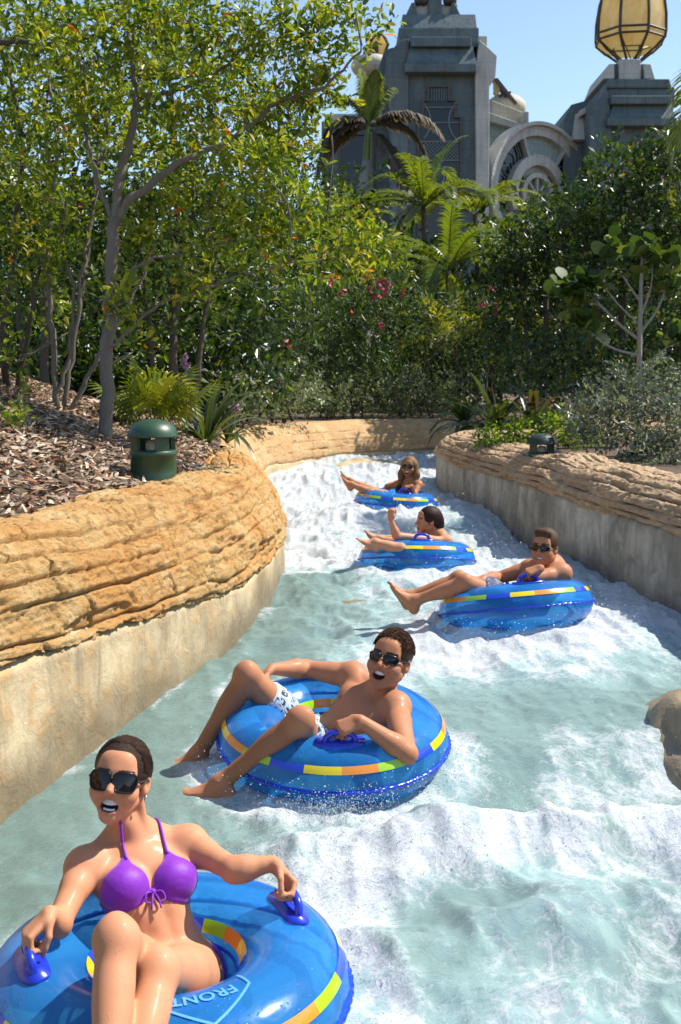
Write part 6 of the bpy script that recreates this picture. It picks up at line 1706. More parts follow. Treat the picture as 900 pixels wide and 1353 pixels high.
# ------------------------------------------------------------------ inner tubes
TR, Tr = 0.345, 0.155
def torus_pt(th, ph, off=0.0, R=TR, r=Tr):
    """th round the ring (0 = sitter's front, +x), ph round the section (0 outer equator, 90 deg top)"""
    rr = R + (r + off) * np.cos(ph)
    return np.stack((rr * np.cos(th), rr * np.sin(th), (r + off) * 0.93 * np.sin(ph)), -1)

def vinyl_mat():
    t = NT('blue_vinyl'); p = t.coord()
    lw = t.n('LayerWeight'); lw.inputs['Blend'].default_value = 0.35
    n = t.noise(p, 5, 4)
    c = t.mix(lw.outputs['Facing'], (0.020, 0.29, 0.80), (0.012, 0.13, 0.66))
    c = t.mix(t.math('MULTIPLY', n, 0.5), c, (0.08, 0.48, 0.94))
    vd = t.n('TexVoronoi'); vd.inputs['Scale'].default_value = 60; t.l(p, vd.inputs['Vector'])
    drop = t.math('MULTIPLY', t.ramp(vd.outputs['Distance'], [(0.0, (1, 1, 1)), (0.16, (0.6, 0.6, 0.6)), (0.24, (0, 0, 0))]),
                  t.ramp(t.noise(p, 9, 2), [(0.5, (0, 0, 0)), (0.56, (1, 1, 1))]))
    nm = t.bump(t.noise(t.mapping(p, (1, 1, 2)), 7, 2, 0.45, 0.8), 0.22, 0.02)
    nm = t.bump(drop, 0.5, 0.004, nm)
    b = t.bsdf(c, 0.20, nm, Coat_Weight=0.6, Coat_Roughness=0.06, Specular_IOR_Level=0.7)
    tl = t.n('BsdfTranslucent'); tl.inputs['Color'].default_value = (0.03, 0.36, 0.95, 1)
    tr = t.n('BsdfTransparent'); tr.inputs['Color'].default_value = (0.32, 0.72, 1.0, 1)
    m = t.mixs(0.30, b, tl.outputs[0])
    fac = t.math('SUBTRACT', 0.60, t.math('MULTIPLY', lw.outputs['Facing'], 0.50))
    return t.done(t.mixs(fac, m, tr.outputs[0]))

def band_mat():
    t = NT('band_print')
    return t.done(t.bsdf(t.attr('Col', 'Color'), 0.18, None, Coat_Weight=0.6, Coat_Roughness=0.05))

M_VINYL = vinyl_mat()
M_BAND = band_mat()
M_HANDLE = plain('handle_blue', (0.012, 0.035, 0.50), 0.25, 0.15, 20, Coat_Weight=0.4)
M_SEAM = plain('seam_blue', (0.010, 0.05, 0.55), 0.2, 0.2, 30)
M_PRINT = plain('print_light_blue', (0.10, 0.35, 0.85), 0.3, 0.05, 20)
BAND_COL = [(0.80, 0.62, 0.01), (0.78, 0.27, 0.03), (0.35, 0.62, 0.02), (0.02, 0.07, 0.62)]

def strip(th0, th1, ph0, ph1, nt, npz, off):
    th = np.linspace(th0, th1, nt + 1); ph = np.linspace(ph0, ph1, npz + 1)
    T, Pp = np.meshgrid(th, ph, indexing='ij')
    V = torus_pt(T, Pp, off).reshape(-1, 3); F = []
    for i in range(nt):
        for k in range(npz):
            a = i * (npz + 1) + k
            F.append((a, a + npz + 1, a + npz + 2, a + 1))
    return V, np.array(F)

def make_tube():
    root = empty('inner_tube')
    nu, nv = 96, 40
    th = np.arange(nu) * 2 * math.pi / nu; ph = np.arange(nv) * 2 * math.pi / nv
    T, Pp = np.meshgrid(th, ph, indexing='ij')
    # slight panel puckers along the seams
    off = 0.0035 * np.cos(T * 24) * np.exp(-(np.minimum(np.abs(Pp), 2 * np.pi - np.abs(Pp)) / 0.35) ** 2) \
        + 0.004 * np.cos(T * 17 + 1) * np.exp(-((Pp - np.pi) / 0.5) ** 2)
    V = torus_pt(T, Pp, off).reshape(-1, 3)
    I = np.arange(nu * nv).reshape(nu, nv)
    F = np.stack((I, np.roll(I, -1, 0), np.roll(np.roll(I, -1, 0), -1, 1), np.roll(I, -1, 1)), -1).reshape(-1, 4)
    mk('ring', V, F, M_VINYL, root, world=False)
    # colour bands (printed, one just outside the crest and one inside the hole)
    for name, p0, p1, seg, sh in (('outer_band', 0.44, 0.66, 20, 0), ('inner_band', 2.52, 2.78, 16, 1)):
        Vs, Fs, Cs, n = [], [], [], 0
        for i in range(seg):
            a = 2 * math.pi * i / seg; b = 2 * math.pi * (i + 1) / seg
            v, f = strip(a, b, p0, p1, 5, 3, 0.0035)
            Vs.append(v); Fs.append(f + n); n += len(v)
            Cs.append(np.tile(BAND_COL[(i + sh) % 4], (len(v), 1)))
        mk(name, np.concatenate(Vs), np.concatenate(Fs), M_BAND, root, attrs={'Col': np.concatenate(Cs)}, world=False)
    # crinkled welding seam round the outer equator
    nu = 320; th = np.arange(nu) * 2 * math.pi / nu
    rng = np.random.RandomState(3)
    wob = 0.0022 * np.sin(th * 97) + 0.002 * rng.randn(nu)
    a = torus_pt(th, th * 0 - 0.02, -0.004); b = torus_pt(th, th * 0 - 0.03, 0.012 + 0.002 * np.sin(th * 83)); b[:, 2] += wob
    c = torus_pt(th, th * 0 - 0.07, 0.010 + 0.002 * np.sin(th * 83)); c[:, 2] += wob - 0.004
    d = torus_pt(th, th * 0 - 0.09, -0.004)
    V = np.concatenate((a, b, c, d)); F = []
    for r0 in range(3):
        for i in range(nu):
            k = (i + 1) % nu
            F.append((r0 * nu + i, r0 * nu + k, (r0 + 1) * nu + k, (r0 + 1) * nu + i))
    mk('seam', V, np.array(F), M_SEAM, root, world=False)
    ring2 = torus_pt(th, th * 0 + 2.95, 0.003)
    v, f = tube_geo(ring2, 0.005, 6, True); mk('inner_seam', v, np.array(f), M_SEAM, root, world=False)
    # two handles
    for sg in (-1, 1):
        th0 = sg * math.pi / 2; ph0 = 1.45
        cen = torus_pt(np.array(th0), np.array(ph0)); nrmv = nrm(np.array((math.cos(th0) * math.cos(ph0), math.sin(th0) * math.cos(ph0), math.sin(ph0))))
        tan = np.array((-math.sin(th0), math.cos(th0), 0.0)); bi = np.cross(nrmv, tan)
        m = MB()
        pl = []
        for i in range(28):
            a = 2 * math.pi * i / 28
            x = 0.098 * np.sign(math.cos(a)) * abs(math.cos(a)) ** 0.6; y = 0.040 * np.sign(math.sin(a)) * abs(math.sin(a)) ** 0.7
            base = torus_pt(np.array(th0 + x / TR), np.array(ph0 + y / Tr * (1 if True else -1)), 0.002)
            pl.append(base)
        top = [np.array(torus_pt(np.array(th0), np.array(ph0), 0.0)) * 0 + (p + nrmv * 0.007) for p in pl]
        n = len(pl)
        cen2 = cen + nrmv * 0.011
        m.add(np.array(pl + top + [cen2]), [(i, (i + 1) % n, n + (i + 1) % n, n + i) for i in range(n)] + [(n + i, n + (i + 1) % n, 2 * n) for i in range(n)])
        h = [(-0.062, 0.0), (-0.060, 0.020), (-0.050, 0.042), (-0.028, 0.054), (0, 0.057), (0.028, 0.054), (0.050, 0.042), (0.060, 0.020), (0.062, 0.0)]
        pts = spline([cen + tan * x + nrmv * (z - 0.008) for x, z in h], 25)
        m.tube(pts, 0.0125, 10)
        m.build('handle', M_HANDLE, root, smooth=True, world=False)
    return root

def add_front_print(root):
    """the word and the chevron printed in front of the sitter"""
    cu = bpy.data.curves.new('word', 'FONT'); cu.body = 'FRONT'; cu.size = 0.052; cu.align_x = 'CENTER'; cu.align_y = 'CENTER'; cu.offset = 0.0012
    cu.resolution_u = 3; cu.space_character = 1.05
    o = bpy.data.objects.new('word', cu); COL.objects.link(o)
    dg = bpy.context.evaluated_depsgraph_get(); dg.update()
    me = o.evaluated_get(dg).to_mesh()
    bm = bmesh.new(); bm.from_mesh(me)
    bmesh.ops.triangulate(bm, faces=bm.faces)
    bmesh.ops.subdivide_edges(bm, edges=[e for e in bm.edges if e.calc_length() > 0.02], cuts=2, use_grid_fill=False)
    bmesh.ops.triangulate(bm, faces=bm.faces)
    V = np.array([v.co[:] for v in bm.verts]); F = np.array([[v.index for v in f.verts] for f in bm.faces]); bm.free()
    bpy.data.objects.remove(o)
    rad = TR
    # read by the sitter: letters run from the sitter's left (+y) to right (-y), tops away from the sitter
    th = -V[:, 0] / rad; ph = 1.62 - V[:, 1] / Tr
    W = torus_pt(th, ph, 0.003)
    mk('front_lettering', W, F, M_PRINT, root, smooth=False, world=False)
    m = MB()
    pts = [(0.40, 1.95), (0.36, 1.55), (0.0, 1.02), (-0.36, 1.55), (-0.40, 1.95)]
    line = []
    for (a, b), (c, d) in zip(pts[:-1], pts[1:]):
        for q in np.linspace(0, 1, 12, endpoint=False): line.append((a + (c - a) * q, b + (d - b) * q))
    line = np.array(line)
    P = torus_pt(line[:, 0], line[:, 1], 0.0035)
    Nn = nrm(np.array((1, 0, 0)))
    L = []
    for i in range(len(P)):
        tg = P[min(i + 1, len(P) - 1)] - P[max(i - 1, 0)]
        th_, ph_ = line[i]
        nv = np.array((math.cos(th_) * math.cos(ph_), math.sin(th_) * math.cos(ph_), math.sin(ph_)))
        sd = nrm(np.cross(nv, tg)) * 0.0035
        L += [P[i] - sd, P[i] + sd]
    F = np.array([(2 * i, 2 * i + 1, 2 * i + 3, 2 * i + 2) for i in range(len(P) - 1)])
    mk('front_chevron', np.array(L), F, M_PRINT, root, smooth=False, world=False)

def place_tubes():
    proto = make_tube()
    roots = []
    for i, (px, py, t, yaw, tilt, sc, lab) in enumerate(TUBES):
        o = proto if i == 0 else copy_tree(proto)
        M = Matrix.Rotation(math.radians(tilt[0]), 3, 'X') @ Matrix.Rotation(math.radians(tilt[1]), 3, 'Y') @ Matrix.Rotation(yaw, 3, 'Z')
        o.rotation_euler = M.to_euler(); o.location = TUBE_C[i][:3]
        tag(o, lab, 'swim ring', 'blue swim rings riding the channel')
        roots.append(o)
    add_front_print(roots[0])
    return roots
TUBE_ROOTS = place_tubes()
def grip(i, sg, along=0.0, up=0.0):
    """world point on the bar of a handle: sg +1 sitter's left, -1 right"""
    th0 = sg * math.pi / 2; ph0 = 1.45
    cen = torus_pt(np.array(th0), np.array(ph0))
    n = np.array((math.cos(th0) * math.cos(ph0), math.sin(th0) * math.cos(ph0), math.sin(ph0)))
    tan = np.array((-math.sin(th0), math.cos(th0), 0.0)) * (-sg)
    R = np.array(TUBE_ROOTS[i].rotation_euler.to_matrix())
    return np.array(TUBE_ROOTS[i].location) + R @ (cen + n * (0.049 + up) + tan * along), R @ n, R @ tan
# ------------------------------------------------------------------ people
J = at
def cloth_from(S, off, Rg):
    o = S.clone(); o.D = np.maximum(S.D - off, Rg.D); return o

def glasses(person, H, HM, s, w, h, mats, wrap=5.0, dy=0.0, dz=0.0):
    hp = lambda p: head_pt(H, HM, s, p)
    fr = MB(); root_loc = None
    lens = []
    for sg in (-1, 1):
        out = []
        n = 28
        for i in range(n):
            a = 2 * math.pi * i / n
            ca, sa = math.cos(a), math.sin(a)
            x = w * np.sign(ca) * abs(ca) ** 0.62; z = h * np.sign(sa) * abs(sa) ** 0.66
            if sa < 0: x *= 0.93
            x = sg * (0.0355 + x * 1.0) + 0
            out.append((x, z))
        def cy(x): return 0.104 + dy - wrap * x * x
        ring = np.array([hp((x, cy(x), z + dz)) for x, z in out])
        fr.tube(ring, 0.0033 * s, 6, True)
        m = MB(); V = []; F = []; rings = 5
        for k in range(rings + 1):
            q = k / rings
            for x, z in out:
                xx = sg * 0.0355 + (x - sg * 0.0355) * q; zz = z * q
                V.append(hp((xx, cy(xx) + 0.0015 - 0.0018 * q, zz + dz)))
        n_ = len(out)
        for k in range(rings):
            for i in range(n_):
                F.append((k * n_ + i, k * n_ + (i + 1) % n_, (k + 1) * n_ + (i + 1) % n_, (k + 1) * n_ + i))
        b = len(V)
        V2 = [v - HM[:, 1] * 0.0025 * s for v in V]
        m.add(V, F); m.add(V2, [f[::-1] for f in F]); lens.append(m)
        x1 = sg * (0.0355 + w)
        fr.tube(spline([hp((x1, cy(x1), 0.006 + dz)), hp((x1 + sg * 0.006, cy(x1) - 0.012, 0.008 + dz)), hp((sg * 0.077, 0.03, 0.008)), hp((sg * 0.079, -0.008, 0.006)), hp((sg * 0.076, -0.03, -0.012))], 14), 0.0042 * s, 6)
    fr.tube(spline([hp((-0.0355 + w, 0.1035 + dy, 0.006 + dz)), hp((0, 0.109 + dy, 0.009 + dz)), hp((0.0355 - w, 0.1035 + dy, 0.006 + dz))], 8), 0.0033 * s, 6)
    fo = fr.build('sunglasses', mats[0], person, smooth=True)
    for m in lens:
        V = np.concatenate(m.V)
        off = np.array(person.location)
        groups = np.array(m.F)
        mk('lens', V, groups, mats[1], fo)
    return fo

def teeth(person, H, HM, s, mp, mat, lower=True, smile=False):
    wd, hg, yy, mz = mp
    m = MB()
    def band(z0, z1, w, n):
        for i in range(n):
            x0 = -w + 2 * w * i / n + 0.00008; x1 = -w + 2 * w * (i + 1) / n - 0.00008
            def c(x, z, d): return head_pt(H, HM, s, (x, yy - 0.0065 - 12 * x * x - d, z + 7.0 * x * x))
            m.hexa([c(x0, z0, 0.0), c(x1, z0, 0.0), c(x1, z0, 0.006), c(x0, z0, 0.006), c(x0, z1, 0.001), c(x1, z1, 0.001), c(x1, z1, 0.006), c(x0, z1, 0.006)])
    if smile:
        band(mz - 0.004, mz + 0.006, 0.024, 8)
    else:
        band(mz - 0.0005, mz + 0.0130, 0.0320, 10)
        if lower: band(mz - 0.0165, mz - 0.0105, 0.017, 8)
    m.build('teeth', mat, person, smooth=False)

M_TEETH = plain('tooth_white', (0.86, 0.84, 0.78), 0.25, 0.02, 30)
M_FRAME = plain('black_frame', (0.010, 0.008, 0.008), 0.22, 0.1, 20, Specular_IOR_Level=0.35)
def _lens():
    t = NT('dark_lens')
    return t.done(t.bsdf((0.012, 0.009, 0.012), 0.03, None, Specular_IOR_Level=0.35, Coat_Weight=0.25, Coat_Roughness=0.03))
M_LENS = _lens()

def finish_body(S, HM, mp, head, skin, mat, label, extra=None):
    V, F = S.mesh()
    H, hs = head[0], head[3]
    mpts, (wd, hg, yy, mz) = mp
    L = (V - H) @ HM / hs
    C = np.tile(np.array(skin), (len(V), 1))
    # lips
    near = np.where(np.linalg.norm(V - H, axis=1) < 0.16 * hs)[0]
    d = np.min(np.linalg.norm(V[near][:, None, :] - mpts[None], axis=2), axis=1) / hs
    lipm = (1 - sstep(0.0052, 0.0085, d))[:, None]
    lip = np.array((0.50, 0.16, 0.14)) if extra is None or 'lip' not in extra else np.array(extra['lip'])
    C[near] = C[near] * (1 - lipm) + lip * lipm
    ln = L[near]
    inside = (np.abs(ln[:, 0]) < wd) & (np.abs(ln[:, 2] - mz) < hg * 1.1) & (ln[:, 1] < yy - 0.008 - 13 * ln[:, 0] ** 2) & (ln[:, 1] > 0.05)
    C[near[inside]] = np.array((0.16, 0.022, 0.025))
    # warmer cheeks and nose, brows
    ck = np.exp(-((np.abs(ln[:, 0]) - 0.045) / 0.02) ** 2 - ((ln[:, 2] + 0.035) / 0.02) ** 2) * (ln[:, 1] > 0.02) * 0.35
    C[near] = C[near] * (1 - ck[:, None]) + (np.array(skin) * (1.05, 0.72, 0.66)) * ck[:, None]
    bz = ln[:, 2] - (0.026 - 3.0 * (np.abs(ln[:, 0]) - 0.034) ** 2)
    br = (np.abs(bz) < 0.0045) & (np.abs(np.abs(ln[:, 0]) - 0.034) < 0.022) & (ln[:, 1] > 0.03)
    C[near[br]] = np.array((0.05, 0.03, 0.02))
    if extra and 'paint' in extra: C = extra['paint'](V, C, L)
    o = mk('person', V, F, mat, None, True, {'Col': C})
    tag(o, label, 'person')
    return o

def cloth_obj(name, S, mat, person, attrs=None, loc=None):
    V, F = S.mesh()
    if loc is not None: attrs = {'Loc': ((V - loc[0]) @ loc[1])}
    return mk(name, V, F, mat, person, True, attrs)

def hair_tufts(p, H, HM, hs, mat, rad, cen, n, seed):
    """short straight hairs standing on the crown, brushed forward"""
    rng = np.random.RandomState(seed); m = MB(); rad = np.array(rad); cen = np.array(cen); k = 0
    while k < n:
        d = nrm(rng.randn(3)); 
        if d[2] < 0.05: continue
        q = cen + d * rad
        if q[1] > 0.045 + 0.30 * (q[2] - 0.098) + 0.02 and q[2] < 0.088: continue
        v = nrm(d * 0.7 + np.array((0.10 * rng.randn() + 0.2, 0.75, 0.08 * rng.randn())) * (0.5 + d[2])); L = 0.008 + 0.010 * max(0, d[2]) * rng.rand()
        a = head_pt(H, HM, hs, q - d * 0.004); b = head_pt(H, HM, hs, q + v * L * 0.6); c = head_pt(H, HM, hs, q + v * L + np.array((0, 0.004, -0.002)))
        m.tube([a, b, c], [0.0014, 0.0011, 0.0004], 3, caps=False); k += 1
    o = m.build('hair_tufts', mat, p, smooth=True); o['kind'] = 'stuff'
    o.data.attributes.new('Loc', 'FLOAT_COLOR', 'POINT').data.foreach_set('color', np.concatenate((((np.concatenate(m.V) - H) @ HM), np.ones((m.n, 1))), 1).astype(np.float32).reshape(-1))
def hair_swept(p, H, HM, hs, mat, rad, cen, end, n, seed):
    """strands combed from the hairline to the back of the head"""
    rng = np.random.RandomState(seed); m = MB(); rad = np.array(rad); cen = np.array(cen); e = nrm((np.array(end) - cen) / rad)
    for i in range(n):
        a = rng.uniform(-1.75, 1.75); up = math.cos(a); d0 = nrm(np.array((math.sin(a) * 0.95, 0.42 + 0.25 * up + 0.06 * rng.randn(), 0.10 + 0.80 * up)))
        off = 1.004 + 0.016 * rng.rand(); fly = 0.02 * (rng.rand() < 0.10)
        pts = []
        for q in np.linspace(0, 1, 12):
            d = nrm(d0 * (1 - q) + e * q + np.array((0, 0.25, 0.55)) * q * (1 - q) * 0.6 + np.array((math.sin(a) * 0.8, 0, 0)) * q * (1 - q)); pts.append(head_pt(H, HM, hs, cen + d * rad * (off + fly * math.sin(q * 3.1))))
        m.tube(pts, np.linspace(0.0012, 0.0016, 12), 3, caps=False)
    o = m.build('hair_strands', mat, p, smooth=True); o['kind'] = 'stuff'
    o.data.attributes.new('Loc', 'FLOAT_COLOR', 'POINT').data.foreach_set('color', np.concatenate((((np.concatenate(m.V) - H) @ HM), np.ones((m.n, 1))), 1).astype(np.float32).reshape(-1))

def lens_check(j, nm):
    def d(a, b): return np.linalg.norm(j[a] - j[b])
    print(nm, 'sh %.2f' % d('sR', 'sL'), 'uaR %.2f faR %.2f uaL %.2f faL %.2f' % (d('sR', 'eR'), d('eR', 'wR'), d('sL', 'eL'), d('eL', 'wL')),
          'thR %.2f shR %.2f thL %.2f shL %.2f' % (d('hR', 'kR'), d('kR', 'aR'), d('hL', 'kL'), d('kL', 'aL')), 'torso %.2f hips %.2f' % (d('P', 'N'), d('hR', 'hL')))

def woman_purple():
    j = dict(P=J(228, 1290, 3.10), W=J(209, 1230, 3.13), C=J(189, 1170, 3.18), N=J(181, 1114, 3.24),
             sR=J(112, 1146, 3.12), sL=J(250, 1116, 3.27),
             eR=J(76, 1222, 2.94), wR=J(58, 1240, 2.74), eL=J(310, 1150, 3.14), wL=J(352, 1170, 2.98),
             hR=J(190, 1298, 3.02), kR=J(154, 1243, 2.64), aR=J(140, 1445, 2.40),
             hL=J(260, 1292, 3.10), kL=J(208, 1284, 2.70), aL=J(172, 1450, 2.42))
    for sd, sg, back in (('R', -1, np.array((0.45, 0.50, 0.42))), ('L', 1, np.array((-0.62, 0.25, 0.60)))):
        gp, gn, gt = grip(0, sg, 0.0)
        j['w' + sd] = gp + nrm(back) * 0.085 + gn * 0.018
    lens_check(j, 'W1')
    head = (J(160, 1030, 3.19), (-0.06, -0.95, 0.30), (0.12, 0.32, 0.93), 1.0)
    hands = {'R': (np.array((-0.50, -0.50, -0.36)), np.array((0.15, -0.15, -0.95)), 1, (1.05, 1.5, 1.0), 0.8),
             'L': (np.array((0.62, -0.25, -0.62)), np.array((-0.35, -0.55, -0.45)), -1, (0.95, 1.35, 0.9), 0.7)}
    feet = {'R': None, 'L': None}
    S, HM, mp, b = body_sdf(j, False, 0.97, head, hands, feet, 0.0065, 0.0028, 'open')
    skin = (0.60, 0.305, 0.170)
    mat = skin_mat('skin_woman', skin)
    p = finish_body(S, HM, mp, head, skin, mat, 'laughing woman in purple bikini and big sunglasses, nearest the camera', {'lip': (0.55, 0.17, 0.16)})
    H, hs = head[0], head[3]
    # swept back dark hair
    Hr = S.clone()
    hp = lambda x, y, z: head_pt(H, HM, hs, (x, y, z))
    Hr.ell(hp(0, -0.010, 0.036), np.array((0.0810, 0.1040, 0.0910)), HM, 0.0)
    Hr.ell(hp(0, -0.085, -0.030), np.array((0.050, 0.036, 0.055)), HM, 0.03)
    Hr.ell(hp(0, 0.130, -0.078), np.array((0.070, 0.100, 0.122)), HM, 0.006, 'sub')
    Hr.ell(hp(0.085, 0.03, -0.05), np.array((0.04, 0.045, 0.055)), HM, 0.008, 'sub')
    Hr.ell(hp(-0.085, 0.03, -0.05), np.array((0.04, 0.045, 0.055)), HM, 0.008, 'sub')
    Hr.ell(hp(0, 0.0, -0.14), np.array((0.12, 0.09, 0.075)), HM, 0.02, 'sub')
    Hr.cone(hp(-0.02, -0.085, -0.02), hp(-0.052, -0.055, -0.105), 0.034, 0.022, 0.02)
    Hr.cone(hp(-0.052, -0.055, -0.105), hp(-0.062, -0.045, -0.150), 0.022, 0.008, 0.01)
    cloth_obj('hair', Hr, hair_mat('hair_dark_brown', (0.012, 0.006, 0.004), (0.055, 0.026, 0.015)), p, None, (H, HM))
    hair_swept(p, H, HM, hs, hair_mat('hair_dark_strands', (0.014, 0.007, 0.005), (0.085, 0.042, 0.024)), (0.0810, 0.1040, 0.0910), (0, -0.010, 0.036), (0, -0.105, -0.02), 340, 7)
    # bikini
    g = b['g']; C = j['C']; r_, f_, u_ = b['r'], b['f'], b['u']
    mat_p = fabric_mat('purple_swim_fabric', (0.20, 0.018, 0.42), rough=0.5)
    Rg = S.clone()
    for sg in (-1, 1):
        c = C + (r_ * sg * 0.076 + f_ * 0.075 - u_ * 0.020) * g
        Rg.ell(c, np.array((0.070, 0.10, 0.066)) * g, b['TC'], 0.0)
        Rg.cone(c + u_ * 0.02 * g, C + (r_ * sg * 0.062 + f_ * 0.08 + u_ * 0.074) * g, 0.054 * g, 0.006 * g, 0.02)
        Rg.cone(c - u_ * 0.03 * g, C + (f_ * 0.085 - u_ * 0.045) * g, 0.026 * g, 0.010 * g, 0.015)
        Rg.cone(c + (r_ * sg * 0.03 - u_ * 0.03) * g, C + (r_ * sg * 0.13 - f_ * 0.02 - u_ * 0.055) * g, 0.030 * g, 0.020 * g, 0.02)
        Rg.cone(C + (r_ * sg * 0.13 - f_ * 0.02 - u_ * 0.055) * g, C + (r_ * sg * 0.05 - f_ * 0.11 - u_ * 0.06) * g, 0.020 * g, 0.014 * g, 0.02)
    top = cloth_obj('bikini_top', cloth_from(S, 0.0055, Rg), mat_p, p)
    for sg in (-1, 1):
        m = MB()
        a = C + (r_ * sg * 0.064 + f_ * 0.10 + u_ * 0.066) * g
        e = j['N'] + (r_ * sg * 0.058 + f_ * 0.02 + u_ * 0.040) * g
        path = [a + (e - a) * q for q in np.linspace(0, 1, 16)]
        dd = nrm(f_ * 0.8 + u_ * 0.5 + r_ * sg * 0.15)
        path = S.lift(path, dd, 0.0035)
        kk = np.ones(3) / 3; path[1:-1] = (path[:-2] + path[1:-1] + path[2:]) / 3
        path = np.vstack((path, path[-1] + (r_ * -sg * 0.03 - f_ * 0.06 + u_ * 0.02) * g))
        m.tube(path, 0.0042, 6).build('neck_string', mat_p, top, smooth=True)
    m = MB()
    kn = S.lift([C + (f_ * 0.096 - u_ * 0.045) * g], f_, 0.006)[0]
    m.ball(kn, 0.009)
    for sg in (-1, 1):
        m.tube(spline([kn, kn + r_ * sg * 0.022 + f_ * 0.012 - u_ * 0.004, kn + r_ * sg * 0.028 + f_ * 0.012 - u_ * 0.026, kn + r_ * sg * 0.010 + f_ * 0.010 - u_ * 0.030, kn], 16), 0.0028, 6)
        m.tube(spline([kn, kn + r_ * sg * 0.008 + f_ * 0.012 - u_ * 0.02, kn + r_ * sg * 0.014 + f_ * 0.010 - u_ * 0.05], 8), 0.0026, 6)
    m.build('bow', mat_p, top, smooth=True)
    Rb = S.clone()
    Rb.ell(j['P'] - b['TP'][:, 2] * 0.02, np.array((0.20, 0.16, 0.085)) * g, b['TP'], 0.0)
    Rb.cone(j['hR'] + (j['kR'] - j['hR']) * 0.16, j['kR'], 0.10, 0.12, 0.01, 'sub')
    Rb.cone(j['hL'] + (j['kL'] - j['hL']) * 0.16, j['kL'], 0.10, 0.12, 0.01, 'sub')
    cloth_obj('bikini_bottom', cloth_from(S, 0.005, Rb), mat_p, p)
    glasses(p, H, HM, hs, 0.0325, 0.0275, (M_FRAME, M_LENS), 5.5, 0.003, -0.003)
    teeth(p, H, HM, hs, mp[1], M_TEETH)
    msv = plain('silver_stud', (0.7, 0.7, 0.72), 0.15, 0.05, 20, Metallic=0.9)
    for sg in (-1, 1): MB().ball(hp(sg * 0.082, 0.004, -0.040), 0.0045).build('earring', msv, p, smooth=True)
    return p

